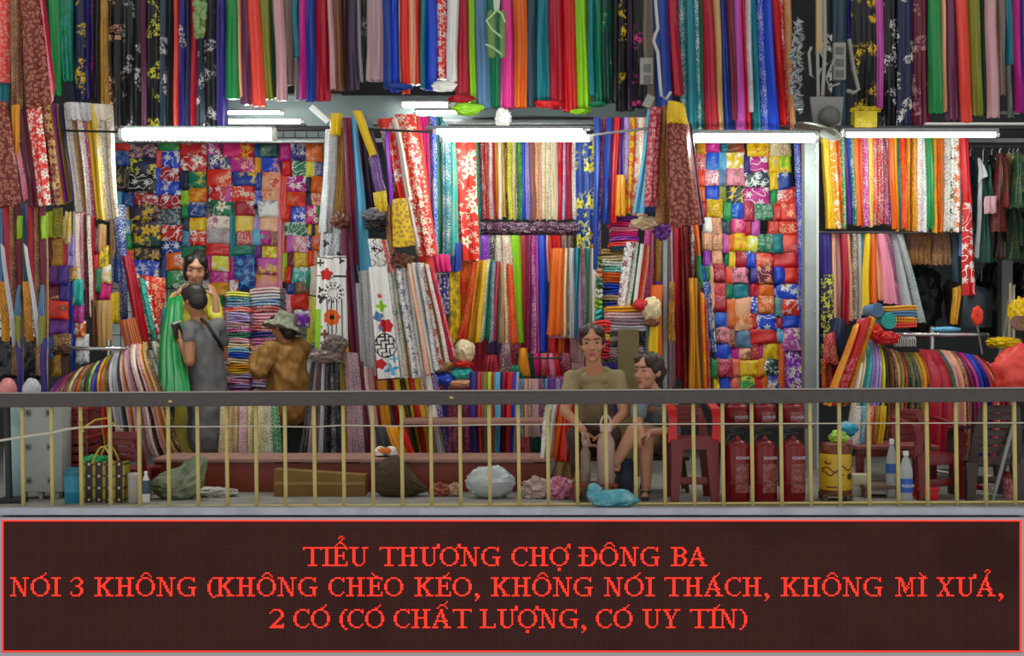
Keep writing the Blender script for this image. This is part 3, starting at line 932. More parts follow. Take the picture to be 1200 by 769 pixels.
hang((936, 166, 947, 166, 940, 330, 947, 330), 'sdz', 2.95, 'long scarlet silk touching the grey post', group=g)
hang((938, 385, 946, 385, 942, 460, 948, 460), 'tdO', 2.85, 'tan tasselled silk low beside the grey post', group=g)
# ---------------------------------------------------------------- the hanging column beside the hatted person
g = 'cloths gathered on the middle hanging pole'
hang((381, 152, 397, 152, 374, 273, 391, 273), 'vdW', 1.75, 'silver sequinned cloth roll hanging beside the folded silks', 'cloth_roll', 'cloth', None, 0.1, 2)
hang((387, 133, 401, 133, 386, 158, 399, 158), 'y', 1.7, 'yellow cloth end knotted over the silver sequinned roll', group=g)
hang((397, 150, 404, 150, 390, 258, 402, 258), 'gdn', 1.78, 'gold brown cloth beside the silver sequinned roll', group=g)
hang((402, 140, 408, 140, 400, 262, 410, 262), 'ndg', 1.74, 'brown cloth flecked with gold beside the sky-blue scarf', group=g)
fan('403,138,408,300,w 407,138,415,305,k 410,138,419,320,S 414,140,424,345,b 418,138,437,335,DdF 421,138,432,250,J 424,138,442,260,X 428,135,436,186,S', 1.7, 'on the middle hanging pole', g, dep=0.05)
hang((413, 130, 424, 130, 433, 185, 441, 180), 'y', 1.55, 'yellow folded cloth slanting on the middle hanging pole', group=g)
hang((431, 185, 443, 180, 441, 226, 453, 222), 'PdY', 1.57, 'purple speckled cloth end below the slanting yellow one', group=g)
hang((437, 226, 453, 223, 441, 250, 456, 248), 'ydO', 1.55, 'yellow cloth end below the purple speckled one', group=g)
hang((428, 150, 436, 150, 452, 250, 459, 246), 'JdP', 1.65, 'aubergine cloth strip behind the slanting yellow one', group=g)
hang((450, 152, 456, 152, 455, 252, 461, 248), 'V', 1.66, 'violet cloth strip before the scarlet printed silk', group=g)
for i, (x, y, w, h, c, l) in enumerate(((440, 252, 15, 7, 'XdY', 'charcoal crumpled cloth under the yellow cloth end'), (443, 264, 14, 6, 'DdZ', 'black crumpled cloth over the white printed bundle'),
                                        (398, 258, 9, 9, 'ndg', 'brown knotted cloth under the silver sequinned roll'), (468, 306, 14, 8, 'ndp', 'brown fringed knot under the yellow brocade pouch'))):
    b = bmesh.new()
    blob(b, P(x, y, 1.6), (w * U(1.6), 0.08, h * U(1.6)), 0.4, 3, 20 + i, 4)
    b.loops.layers.uv.new('UVMap')
    tag(link('crumpled_cloth', b, fabric(c), smooth=60), l, 'cloth')
# scarlet printed silks beside it
g = 'scarlet printed silks on the thin rail'
hang((441, 140, 464, 138, 465, 240, 482, 236), 'sFW', 1.78, 'scarlet silk with white blossoms and a white border strip beside it', 'printed_silk', 'silk', g, 0.07, 2)
hang((459, 140, 466, 140, 476, 236, 484, 234), 'j', 1.74, 'ivory border strip between two scarlet printed silks', 'printed_silk', 'silk', g, 0.05, 1)
hang((463, 134, 487, 134, 489, 300, 512, 300), 'sfj', 1.85, 'scarlet silk with ivory flowers hanging to the magenta cloths', 'printed_silk', 'silk', g, 0.07, 2)
hang((484, 136, 491, 136, 503, 300, 514, 300), 'c', 1.9, 'coral silk strip beside the longer scarlet printed silk', 'printed_silk', 'silk', g, 0.05, 1)
hang((488, 296, 506, 296, 500, 340, 528, 405), 's', 1.86, 'plain scarlet tail running down behind the white prints', 'printed_silk', 'silk', g, 0.05, 1)
b_ = hang((459, 234, 476, 232, 461, 290, 488, 288), 'ybg', 1.5, 'yellow brocade pouch hanging over the white printed fan', 'brocade_pouch', 'pouch', None, 0.1, 1)
hang((452, 242, 460, 240, 454, 300, 463, 298), 'ndt', 1.55, 'brown cloth edge beside the yellow brocade pouch', group=g)
hang((476, 232, 480, 231, 487, 292, 492, 288), 'Wdp', 1.55, 'white pleated edge beside the yellow brocade pouch', group=g)
g = 'silk strips behind the scarlet printed silks'
fan('486,137,500,312,M 495,137,505,312,F 501,137,503,250,u 504,137,509,314,CdW 511,137,513,314,E 514,137,518,316,n 517,137,519,318,TdW 528,165,527,304,Qdt 533,165,538,290,k', 2.1, 'beside the big scarlet panel', g, dep=0.06)
hang((528, 163, 558, 163, 538, 306, 561, 306), 'sFj', 2.2, 'big scarlet panel with ivory blossoms under the double tube lamp', 'printed_silk', 'silk', None, 0.07, 2)
hang((555, 165, 561, 165, 558, 300, 563, 300), 'EdQ', 2.3, 'emerald strip along the big scarlet panel', group=g)
hang((501, 298, 526, 298, 505, 318, 529, 318), 'F', 2.05, 'fuchsia cloth end hemmed under the teal strips', group=g)
hang((503, 314, 530, 314, 506, 368, 528, 368), 'IfW', 2.15, 'indigo cloth with white flowers under the fuchsia cloth end', group=g)
hang((528, 285, 541, 285, 528, 318, 541, 318), 'R', 2.1, 'royal blue cloth end beside the big scarlet panel', group=g)
hang((525, 316, 539, 316, 526, 402, 539, 402), 'yfO', 2.15, 'yellow leafy cloth under the royal blue cloth end', group=g)
hang((537, 304, 558, 304, 534, 402, 552, 402), 'sda', 2.25, 'scarlet and amber cloth under the big scarlet panel', group=g)

# ---------------------------------------------------------------- patterned silks under the double lamp
g = 'patterned silks under the double tube lamp'
row('558,560,256,XdQ 562,564,257,kdW 567,570,258,rdz 572,575,257,WdU 575,578,258,k 578,581,256,a 583,585,257,j 586,588,255,gdn 591,592,257,Ndl 595,597,257,ldn 599,601,258,edO 603,605,257,NdW 606,608,258,EdL 611,611,257,C 614,615,258,idR 621,622,259,Zdc 626,627,258,zdn 631,632,258,qdW 635,636,257,edg 640,640,258,jdn 645,645,257,edt 649,650,258,j 652,653,258,rdk 659,659,257,idW 664,665,257,k 669,670,257,Wdk 676,676,257',
    2.7, 163, 'under the double tube lamp', g, dep=0.07, noun='patterned silk', jit=0.02)
hang((675, 164, 699, 160, 676, 302, 697, 302), 'RFl', 2.55, 'royal blue panel with large lemon blossoms', 'printed_silk', 'silk', None, 0.07, 2)
row('697,696,316,R 703,699,300,IdW 706,703,245,rdt 711,706,262,R 718,713,262,r 727,721,210,P 733,733,212,idX 737,735,250,yfs 744,740,252,Wfc 750,747,253,jdr 755,752,253,zdr 759,757,252', 2.2, 138, 'behind the maroon garment bundle', 'silks beside the royal blue panel', dep=0.07)
hang((722, 205, 732, 205, 721, 253, 733, 253), 'a', 2.1, 'amber cloth end below the lilac speckled silk', group='silks beside the royal blue panel')
b = bmesh.new()
rr = random.Random(3)
for i in range(9):
    blob(b, P(562 + i * 14, 268 + rr.uniform(-1, 1), 2.6), (10 * U(2.6), 0.09, 6.5 * U(2.6)), 0.35, 3, i, 3.5)
uvl = b.loops.layers.uv.new('UVMap')
for f in b.faces:
    for lp in f.loops:
        lp[uvl].uv = (lp.vert.co.x, lp.vert.co.z)
tag(link('lace_bolster', b, fabric('Udv'), smooth=60), 'plum and silver lace cloth bunched along the rail under the patterned silks', 'cloth')
g = 'silks on the rail under the plum lace'
row('560,560,325,Vdi 573,572,330,Xdj 580,578,330,jdn 589,589,330,jdr 597,601,402,L 609,613,425,k 617,618,410,wdM 622,622,425,MdW 627,628,430,h 631,634,412,C 639,642,330,z 642,645,330,cdk 648,650,330,r 656,657,330,Zdn 664,664,330,ndv 672,672,330',
    2.55, 276, 'under the plum lace', g, dep=0.07, noun='silk')
row('647,642,393,o 661,659,394,e 664,664,392,Zdj 669,668,396,v 673,672,395,T 678,676,398,i 682,682,390,ndv 686,685,392,T 690,690,388,t 695,694,386,W 700,698,380,e 703,702,380', 2.35, 291, 'over the seated woman in khaki', 'plain silks over the seated woman', dep=0.08, noun='silk')
row('643,643,432,r 653,652,432,o 662,661,418,kdX 669,668,425,q 680,682,420', 2.5, 396, 'behind the seated woman', 'cloths behind the seated woman', dep=0.06, noun='cloth end')
# fan of tropical prints
g = 'gold printed cloths fanned over the cushions'
fan('555,308,536,398,rda 559,306,546,400,adn 563,305,552,401,gdn 567,305,557,401,yda 571,304,562,402,jdG 575,304,566,396,EdD 578,305,573,402,SdW 581,306,577,398,rdT 585,307,582,402,TdD 587,308,585,402,tdn 590,309,591,403,jdn 593,309,595,402,odn 596,310,600,402,sda 600,312,607,403',
    2.15, 'fanned over the cream cushion', g, dep=0.08, noun='printed cloth')
# ---------------------------------------------------------------- folded pile and its neighbours
stack(716, 748, 254, 294, 'P F p F Vdp c A', 2.3, 'in the topmost pile by the maroon bundle', 'folded pile by the maroon bundle', 0.3)
stack(704, 738, 292, 400, 'tdO edn WdE QdW o o C C tdW R C r F U i Q', 2.35, 'in the tall pile by the maroon bundle', 'folded pile by the maroon bundle', 0.3)
stack(697, 706, 300, 400, 'Edl zdn EdW jdE LdE Q SdW pdE', 2.3, 'in the narrow pile by the pale silks', 'folded pile by the maroon bundle', 0.25)
fan('734,284,722,372,WfU 746,284,729,374,WdE 749,285,735,374,E 751,286,740,372,W 754,286,744,366,r 757,287,748,362,adW 760,288,752,362', 1.95, 'fanned beside the tall pile', 'floral cloths beside the tall pile', dep=0.07, noun='floral cloth')
fan('757,268,752,360,Mdp 762,266,759,372,pdn 766,264,763,350,Udg 771,264,768,350,gdX 775,262,774,338,XdP 780,268,782,340', 2.1, 'beside the grey pole', 'small prints beside the grey pole', dep=0.06, noun='small print')
hang((763, 334, 777, 334, 760, 425, 776, 425), 'o', 1.95, 'orange cloth under the small prints', group='small prints beside the grey pole')
hang((766, 330, 779, 330, 768, 360, 780, 360), 'P', 2.05, 'purple cloth end behind the orange cloth', group='small prints beside the grey pole')
# wine and gold lengths over the seated girl
g = 'long silks behind the seated girl'
fan('779,262,784,460,u 787,262,792,440,k 795,262,799,455,mdc 801,262,806,460,m 807,262,812,460,mdW 812,262,816,455,kdX 815,320,818,462,J 820,320,822,462', 2.2, 'behind the seated girl', g, dep=0.09, noun='long silk')
fan('808,326,808,466,a 812,326,814,466,g 816,326,822,466,n 820,340,826,466,ody 824,350,829,466,kdt 827,352,833,466', 2.05, 'beside the grid by the post', g, dep=0.08, noun='long silk')
hang((811, 254, 819, 254, 816, 300, 820, 300), 'o', 2.1, 'orange cloth end under the maroon garment bundle', group=g)
hang((815, 298, 821, 298, 819, 338, 825, 338), 'G', 2.12, 'green cloth end below the orange cloth end', group=g)
fan('820,330,826,412,RdW 830,330,836,412,IfW 832,332,838,412', 2.2, 'beside the post grid', g, dep=0.06, noun='blue print')
hang((784, 330, 790, 330, 782, 400, 792, 400), 'ndy', 1.95, 'brown cloth flecked with yellow hanging at the grey pole', group=g)
post(777, 782, 255, 470, 2.0, 0.03, 'slim grey pole behind the seated girl', M_alu, 'metal_pole')
# maroon garment bundle
g = 'maroon garments bundled by the middle pole'
hang((759, 128, 766, 128, 742, 250, 755, 250), 'b', 1.75, 'sky-blue cloth edge hanging in the maroon bundle', group=g, dep=0.05)
hang((762, 126, 776, 126, 754, 242, 770, 242), 'koW', 1.65, 'red ringed cloth hanging in the maroon bundle', 'printed_garment', 'garment', g, 0.1, 2)
hang((774, 124, 784, 124, 768, 262, 790, 262), 'ndg', 1.66, 'brown speckled cloth hanging in the maroon bundle', 'printed_garment', 'garment', g, 0.08, 2)
hang((782, 128, 806, 138, 784, 268, 820, 262), 'moz', 1.55, 'maroon garment with peach rings hanging in front of the double lamp', 'printed_garment', 'garment', g, 0.14, 3)
hang((804, 140, 808, 144, 817, 266, 822, 262), 'pdm', 1.6, 'pink edge cloth on the maroon bundle', group=g, dep=0.05)
hang((807, 142, 811, 148, 820, 262, 826, 262), 'A', 1.64, 'slate edge cloth on the maroon bundle', group=g, dep=0.05)
hang((783, 118, 802, 122, 781, 144, 807, 146), 'ydg', 1.5, 'yellow cloth knotted over the maroon garment', 'cloth_knot', 'cloth', None, 0.12, 4)
for i, (x, y, w, h, c, l) in enumerate(((758, 262, 18, 7, 'edn', 'cream speckled cloth rolled under the red ringed cloth'), (776, 268, 10, 12, 'PdX', 'purple speckled knot under the maroon bundle'),
                                        (764, 246, 14, 5, 'SdI', 'blue grey folded cloth at the red ringed hem'))):
    b = bmesh.new()
    blob(b, P(x, y, 1.85), (w * U(1.85), 0.08, h * U(1.85)), 0.35, 3, 30 + i, 4)
    b.loops.layers.uv.new('UVMap')
    tag(link('crumpled_cloth', b, fabric(c), smooth=60), l, 'cloth')

# ---------------------------------------------------------------- white printed sheets: figures laid in face by face
def painted(q, Y, paint, mats, label, nu=60, nv=90, dep=0.06, name='printed_cloth', Yb=None, nf=3):
    """a hanging sheet whose printed figures are faces of other cloth colours; paint(x, z) takes metres from its top centre"""
    Yb = Y if Yb is None else Yb
    tl, tr, bl, br = P(q[0], q[1], Y), P(q[2], q[3], Y), P(q[4], q[5], Yb), P(q[6], q[7], Yb)
    b = bmesh.new()
    w, h = (tr - tl).length / 2 + (br - bl).length / 2, (bl - tl).length
    fr, bk = [], []
    for j in range(nv + 1):
        v = j / nv
        a, c = [], []
        for i in range(nu + 1):
            u = i / nu
            e = 1 - abs(2 * u - 1) ** 4
            p = qpt(tl, tr, bl, br, u, v)
            yy = -dep / 2 * e - 0.013 * (math.sin(2 * math.pi * nf * u + 2 * v) + .4 * math.sin(4.3 * math.pi * nf * u + 1 + v)) * (0.4 + v) * e
            a.append(b.verts.new(p + Vector((0, yy, 0))))
            if i % 10 == 0 and j % 10 == 0:
                pass
            c.append(None)
        fr.append(a)
    for j in range(nv):
        for i in range(nu):
            f = b.faces.new((fr[j][i], fr[j][i + 1], fr[j + 1][i + 1], fr[j + 1][i]))
            f.material_index = paint(((i + 0.5) / nu - 0.5) * w, (j + 0.5) / nv * h)
    rim = [fr[0][i] for i in range(nu)] + [fr[j][nu] for j in range(nv)] + [fr[nv][nu - i] for i in range(nu)] + [fr[nv - j][0] for j in range(nv)]
    bkr = [b.verts.new(v.co + Vector((0, dep * 0.5, 0))) for v in rim]
    for k in range(len(rim)):
        k2 = (k + 1) % len(rim)
        b.faces.new((rim[k], bkr[k], bkr[k2], rim[k2]))
    b.faces.new(bkr)
    return tag(link(name, b, [plain('print_' + m, COL[m][1], 0.6) for m in mats], smooth=60), label, 'printed cloth')


def star(x, z, cx, cz, r, n=5, ph=0.0, k=0.3):
    a = math.atan2(z - cz, x - cx)
    return math.hypot(x - cx, z - cz) < r * (1 - k + k * math.cos(n * a + ph))


SP = U(1.55)


def poppies(x, z):
    X, Z = x / SP, z / SP                       # photo pixels from the sheet's top centre
    if star(X, Z, -6, 22, 8, 5, 1, .15):
        return 1
    if star(X, Z, 1, 72, 10, 7, .4, .08):
        return 2 if math.hypot(X - 1, Z - 72) > 3 else 3
    d = math.hypot(X - 2, Z - 44)
    if 5 < d < 13 and math.sin(math.atan2(Z - 44, X - 2) * 13) > 0.1 and math.sin(d * 1.5) > -0.6:
        return 3
    if star(X, Z, -12, 50, 6, 3, 1) or star(X, Z, -13, 40, 4, 3, 0) or star(X, Z, -14, 8, 5, 4) or star(X, Z, 12, 6, 4, 3):
        return 4
    for (sx, k) in ((0, .02), (7, -.03), (-5, .05), (12, .0)):
        if abs(X - sx - k * (Z - 50)) < 0.6 and Z > 50:
            return 4
    if star(X, Z, -14, 84, 5, 3, 0.5) or (abs(X + 15) < 3 and Z > 62):
        return 5
    if star(X, Z, -7, 92, 6, 4, 0):
        return 6
    for zz in (2, 24):
        if abs(Z - zz - 0.14 * (X + 10) * (X < 2)) < 0.7:
            return 4
    return 0


painted((376, 274, 404, 274, 373, 318, 405, 318), 1.62, lambda x, z: 4 if (math.sin(x * 160 + z * 30) > .96 or star(x / SP, z / SP, -8, 12, 5, 3) or star(x / SP, z / SP, 9, 26, 5, 3)) else 0,
        'vksDXOn', 'grey sheet with black sprigs directly under the silver sequinned roll', 36, 36)
painted((372, 300, 406, 300, 369, 408, 408, 408), 1.55, poppies, 'WroDXLn', 'white sheet printed with red and orange poppies beside the hatted person')


def maze(x, z):
    X, Z = x / SP, z / SP
    if star(X, Z, -1, 34, 3.5, 5, 0):
        return 1
    if star(X, Z, 0, 46, 7, 4, 0):
        return 2
    if star(X, Z, -5, 58, 6.5, 4, 1, .15) or star(X, Z, -3, 72, 4, 5, 2):
        return 3
    if star(X, Z, 3, 69, 8.5, 6, 0, .1):
        return 1
    if star(X, Z, -7, 113, 6.5, 5, 0, .1):
        return 1
    if star(X, Z, 4, 120, 8, 4, 1, .35) or star(X, Z, 8, 108, 5, 4, 0, .35):
        return 5
    cx, cz = 0, 92
    d = math.hypot((X - cx) / 12.5, (Z - cz) / 14.5)
    if d < 1:
        if d > .9:
            return 4
        gx, gz = int((X + 50) / 1.5), int((Z) / 1.5)
        h = ((gx // 3) * 7 + (gz // 3) * 5) % 3
        return 4 if (gx % 3 == 0 and h != 1) or (gz % 3 == 0 and h != 2) else 0
    if Z > 128 and abs(Z - 131) < .6:
        return 4
    return 0


painted((432, 313, 453, 313, 443, 446, 469, 444), 1.42, maze, 'WrLSDb', 'long white cloth with a black maze circle and red dots', 60, 150)
painted((431, 280, 447, 280, 436, 316, 455, 316), 1.5, lambda x, z: 4 if math.sin(x * 90 + 3 * math.sin(z * 60)) > .93 or star(x / SP, z / SP, -2, 12, 4, 4) else (1 if star(x / SP, z / SP, 4, 14, 3, 3) else 0),
        'WkLSDb', 'small white sheet with black sprigs above the maze circle cloth', 36, 40)
g = 'white printed cloths fanned beside the maze circle cloth'
fan('447,281,456,318,cdW 450,281,459,320,Wdr 453,281,462,322,kdW 457,282,466,324', 1.56, 'beside the small sprigged sheet', g, dep=0.05, noun='narrow print')
fan('451,316,469,443,WdD 458,315,474,443,jdE 462,314,479,442,adn 464,314,483,443,WfS 470,313,489,443,WdX 474,311,494,442,Wdb 478,309,499,440,zdW 481,308,504,438,W 486,308,508,436,vdN 489,308,511,434,WdT 492,308,515,432,Wfr 496,308,519,430,Odz 499,309,523,426,Wdc 502,311,526,422,rdI 506,316,530,420,sdW 510,322,533,416',
    1.6, 'fanned beside the maze circle cloth', g, dep=0.07, noun='printed strip', jit=0.03)
# grey pleated cloth knotted, with the skirt below it
g = 'dark prints gathered below the taupe knot'
for i, (x, y, w, h, c, l) in enumerate(((383, 417, 18, 8, 'Zdu', 'taupe pleated cloth knotted across the poppy sheet hem'), (392, 404, 14, 10, 'ZdX', 'taupe knotted bow behind the pleated knot'))):
    b = bmesh.new()
    blob(b, P(x, y, 1.4), (w * U(1.4), 0.1, h * U(1.4)), 0.3, 3, 40 + i, 5)
    uvl = b.loops.layers.uv.new('UVMap')
    for f in b.faces:
        for lp in f.loops:
            lp[uvl].uv = (lp.vert.co.z * 3, lp.vert.co.x)
    tag(link('knotted_cloth', b, fabric(c), smooth=60), l, 'cloth')
fan('366,424,351,534,XdZ 370,424,359,534,u 374,424,366,534,ZdX 379,424,374,534,v 382,424,379,534,DdZ 388,424,387,534,Xdv 393,424,395,534,DdY 398,424,402,534,O 402,422,406,534,adK 403,422,408,534', 1.5, 'gathered below the taupe knot', g, dep=0.09, noun='dark print')
hang((403, 412, 420, 414, 408, 534, 428, 534), 'udX', 1.42, 'wide mauve speckled cloth below the wine silks', group=g)
fan('400,268,412,430,w 406,268,418,440,U 411,290,424,450,k 416,420,430,534,w 424,428,438,534,jdp 430,432,442,534,q 436,430,447,534', 1.6, 'beside the poppy sheet', 'wine silks beside the poppy sheet', dep=0.06, noun='long cloth')
hang((398, 395, 408, 400, 400, 425, 412, 430), 'a', 1.5, 'amber cloth end behind the taupe knot', group='wine silks beside the poppy sheet')
hang((414, 332, 424, 332, 414, 440, 428, 440), 'v', 1.62, 'pale grey scarf tail under the sky-blue scarf', group='wine silks beside the poppy sheet')
hang((420, 318, 436, 316, 422, 440, 441, 440), 'vdW', 1.66, 'silver grey cloth beside the maze circle cloth', group='wine silks beside the poppy sheet')
fan('441,446,452,534,a 452,444,462,534,XdY 457,444,468,534,r 462,444,476,534,y 468,444,482,534,DdO 473,444,490,534,y 479,443,496,534,r 484,442,500,534,yda 490,442,508,534,jdN 496,440,514,534,W 503,440,522,534,PdW 510,438,527,534',
    1.75, 'slanting under the white prints', 'slanting cloths under the white prints', dep=0.07, noun='slanting cloth', jit=0.03)
for i, (x, y, w, h, c, l) in enumerate(((512, 428, 18, 9, 'tdn', 'tan fringed bundle at the hem of the white prints'), (519, 445, 17, 8, 'C', 'cobalt cushion under the tan fringed bundle'), (498, 452, 22, 7, 'c', 'coral cloth roll under the tan fringed bundle'),
                                        (544, 412, 12, 14, 'e', 'cream cushion under the gold printed fan'), (543, 427, 11, 5, 's', 'scarlet folded cloth under the cream cushion'), (541, 438, 13, 8, 'Q', 'turquoise folded cloth beside the cobalt cushion'),
                                        (538, 449, 16, 6, 'zdW', 'peach crumpled cloth under the turquoise one'), (576, 430, 14, 14, 'kdD', 'wine dark tassel bunch under the gold printed fan'), (592, 420, 9, 18, 'Udj', 'plum knotted cloth beside the wine tassel bunch'),
                                        (613, 424, 8, 16, 'a', 'amber tassel under the lime silk'), (604, 436, 14, 8, 'EdD', 'dark green bunched cloth behind the striped scarves'))):
    if 'tassel' in l or 'knotted' in l or 'dark green' in l:
        hang((x - w * .55, y - h, x + w * .55, y - h, x - w, y + h, x + w, y + h), c, 2.0, l, 'tassel_cloth', 'cloth', None, .14, 5)
        continue
    b = bmesh.new()
    blob(b, P(x, y, 2.0), (w * U(2.0), 0.1, h * U(2.0)), 0.16, 3, 50 + i, 3.2)
    b.loops.layers.uv.new('UVMap')
    tag(link('soft_bundle', b, fabric(c), smooth=60), l, 'bundle')
row('606,606,440,P 616,616,440,B 624,625,440,F 633,634,440,kdp 642,643,440,p 649,651,440,r 657,659,440,wdp 668,670,440', 2.4, 414, 'behind the small hook rack', 'cloth ends behind the hook rack', noun='cloth end', dep=0.08)
g = 'striped scarves hung low in the centre'
row('551,552,534,I 558,560,534,c 563,565,534,q 567,569,534,O 571,572,534,l 575,577,534,c 580,580,534,b 586,585,534,I 588,588,534,k 595,593,534,r 600,597,534,C 604,600,534,v 607,603,534', 1.7, 436, 'low behind the handrail', g, dep=0.07, noun='scarf', name='scarf', cat='scarf')
g = 'scarves on the small hook rack'
row('432,432,530,kdw 452,452,530,U 476,476,530,w 500,500,530,I 524,524,530,wdp 548,548,530,k 572,572,530,JdP 596,596,530,kdp 620,620,530,B 642,642,530,MdW 664,664,530,q 684,684,530,ndk 706,706,530,I 728,728,530', 3.3, 372, 'far behind the cushions', 'cloths far behind the cushions', noun='cloth', jit=0.01)
row('607,607,512,Sdj 613,613,512,z 618,618,512,jdn 624,624,512,q 631,632,512,Udv 637,637,512,b 643,643,512,P 650,650,512,idX 657,657,512,V 663,662,512,jdp 668,668,512', 1.95, 444, 'on the small hook rack', g, dep=0.06, noun='scarf', name='scarf', cat='scarf')
rail(605, 658, 420, 420, 2.0, 0.008, 'thin dark hook rack over the small scarves', M_dark)
fan('640,472,634,536,WdS 648,472,640,538,W 654,470,646,540,o 662,470,655,540,s 669,470,664,540,r 676,470,673,540', 0.85, 'low beside the glass flasks', 'orange cloths beside the glass flasks', dep=0.09, noun='cloth')
row('655,646,560,gdj 664,660,562,adW 672,672,560', 0.9, 538, 'under the orange cloths', 'orange cloths beside the glass flasks', dep=0.07, noun='fringe end')
# ---------------------------------------------------------------- prints beside the grey post
g = 'orange and white prints under the slim lamp'
row('963,968,268,yda 971,977,268,asW 979,986,269,sda 985,990,268,GdW 988,992,263,P 992,996,263,C 996,1000,264,EdW 999,1003,265,o 1005,1009,266,ods 1010,1013,265,MdW 1015,1019,266,ldp 1021,1023,264,cdW 1028,1029,262,kdW 1034,1035,263,wdp 1037,1041,265,VdW 1041,1046,268,o 1047,1051,271,aty 1050,1053,271,TdD 1056,1057,268,sda 1061,1061,270,adn 1065,1066,271,nda 1069,1070,271,adn 1073,1074,271,Wdr 1080,1081,272,WdS 1085,1088,268,GdE 1091,1093,273,adG 1096,1098,273,sda 1101,1102,273,odG 1105,1104,271,WdA 1112,1112,272,WfB 1119,1119,272,Wfo 1126,1126,272',
    2.5, 158, 'under the slim lamp', g, dep=0.07, noun='printed cloth', jit=0.02)
hang((1124, 160, 1135, 160, 1128, 240, 1139, 240), 'r', 2.42, 'upper half of a red banner cloth beside the garments', 'banner_cloth', 'banner')
hang((1128, 238, 1139, 238, 1127, 346, 1143, 346), 'rsW', 2.4, 'red banner cloth with white scrolls hanging to the dark bag', 'banner_cloth', 'banner')
g = 'plain scarves under the orange prints'
row('961,962,460,I 974,976,420,z 978,981,378,q 985,987,380,k 992,994,376,z 996,998,378,I 999,1001,374,Zdj 1004,1005,374,v 1009,1008,370,b 1014,1010,368,y 1019,1018,356,o 1025,1026,352,z 1029,1037,356,p 1037,1051,372,Udp 1043,1058,378,v 1052,1077,378,vdG 1058,1084,374', 2.6, 274, 'under the orange prints', g, dep=0.07, noun='scarf', name='scarf', cat='scarf')
hang((962, 322, 977, 322, 962, 442, 978, 440), 'Nfl', 2.45, 'navy cloth with bright lemon flowers beside the grey post', 'printed_cloth', 'cloth')
hang((1062, 274, 1091, 274, 1064, 310, 1092, 310), 'ndg', 2.7, 'brown and gold cloth pair under the white prints', group='brown cloths under the white prints')
hang((1091, 274, 1114, 274, 1091, 311, 1117, 311), 'ndt', 2.72, 'brown and tan cloth under the flowered white print', group='brown cloths under the white prints')
hang((1113, 274, 1121, 274, 1116, 330, 1126, 330), 'A', 2.7, 'slate cloth end beside the red banner', group='brown cloths under the white prints')
hang((1122, 274, 1129, 274, 1122, 300, 1130, 300), 'S', 2.68, 'short blue grey cloth end beside the red banner', group='brown cloths under the white prints')
hang((1116, 338, 1128, 334, 1113, 380, 1122, 380), 'adO', 2.5, 'mustard shawl hanging beside the dark bag', 'shawl', 'shawl', None, 0.08, 2)


# garments on hangers
def garment(px, py, w, h, Y, code, label, sleeve=0.5, lean=0):
    """a hung jacket seen side on: body with sloping shoulder, a sleeve and its hanger"""
    t = thing('hanging_garment', label, 'garment', P(px, py, Y), 'garments on hangers')
    hw = w / 2
    o = link('body', cloth_mesh(P(px - hw * 0.35, py, Y), P(px + hw * 0.35, py, Y), P(px - hw + lean, py + h, Y), P(px + hw + lean, py + h, Y), 0.12, 3, 9, int(px), 0.006), fabric(code), t, 60)
    s0 = px + hw * 0.25
    link('sleeve', cloth_mesh(P(s0, py + 3, Y - 0.08), P(s0 + hw * 0.5, py + 5, Y - 0.08), P(s0 + hw * 0.3 + lean, py + 8 + h * sleeve, Y - 0.08), P(s0 + hw * 0.95 + lean, py + 8 + h * sleeve, Y - 0.08), 0.09, 2, 9, int(px) + 5, 0.006), fabric(code), t, 60)
    b = bmesh.new()
    top = P(px, 173, 2.5)
    pts = [P(px, py + 2, Y), P(px, 176, Y)] + [P(px, 173, Y) + Vector((0.02 * math.sin(a), 0, 0.02 * math.cos(a))) for a in (3.0, 1.5, 0.2, -1.2)]
    tube(b, pts, 0.003, 6)
    tube(b, [P(px - hw * 0.4, py + 7, Y), P(px, py, Y), P(px + hw * 0.4, py + 7, Y)], 0.007, 6)
    link('hanger', b, M_white, t)
    return t


garment(1137, 184, 16, 110, 2.75, 'AdB', 'slate dark jacket hung closest to the red banner', 0.6)
garment(1152, 190, 24, 118, 2.6, 'B', 'long bottle-green gown with a pale scarf over it', 0.45)
garment(1162, 182, 18, 62, 2.7, 'DdB', 'black green blouse between the pale scarf and the brown coat', 0.7)
garment(1171, 180, 22, 92, 2.5, 'xdk', 'dark brown coat with one hanging sleeve', 0.6)
garment(1182, 180, 18, 64, 2.7, 'tdZ', 'tan blouse showing behind the brown coat', 0.8)
garment(1192, 178, 24, 66, 2.5, 'BdO', 'dark olive green jacket in the upper row of garments', 0.6)
garment(1187, 243, 30, 62, 2.75, 'BdK', 'lower olive green jacket under the dark jacket', 0.6)
garment(1208, 178, 22, 120, 2.6, 'XdB', 'charcoal green jacket cut by the picture edge', 0.6)
garment(1172, 246, 18, 56, 2.7, 'xdB', 'short chocolate skirt under the brown coat', 0.5)
hang((1146, 185, 1149, 185, 1146, 214, 1158, 205), 'v', 2.42, 'pale grey scarf folded over the bottle-green gown', 'scarf', 'scarf', None, 0.04, 1)
hang((1146, 212, 1151, 212, 1142, 302, 1148, 302), 'v', 2.5, 'pale grey scarf tail beside the bottle-green gown', 'scarf', 'scarf', None, 0.04, 1)
hang((1154, 230, 1169, 230, 1153, 250, 1168, 250), 'qdu', 2.4, 'rose blouse hem under the black green blouse', 'blouse_hem', 'cloth')
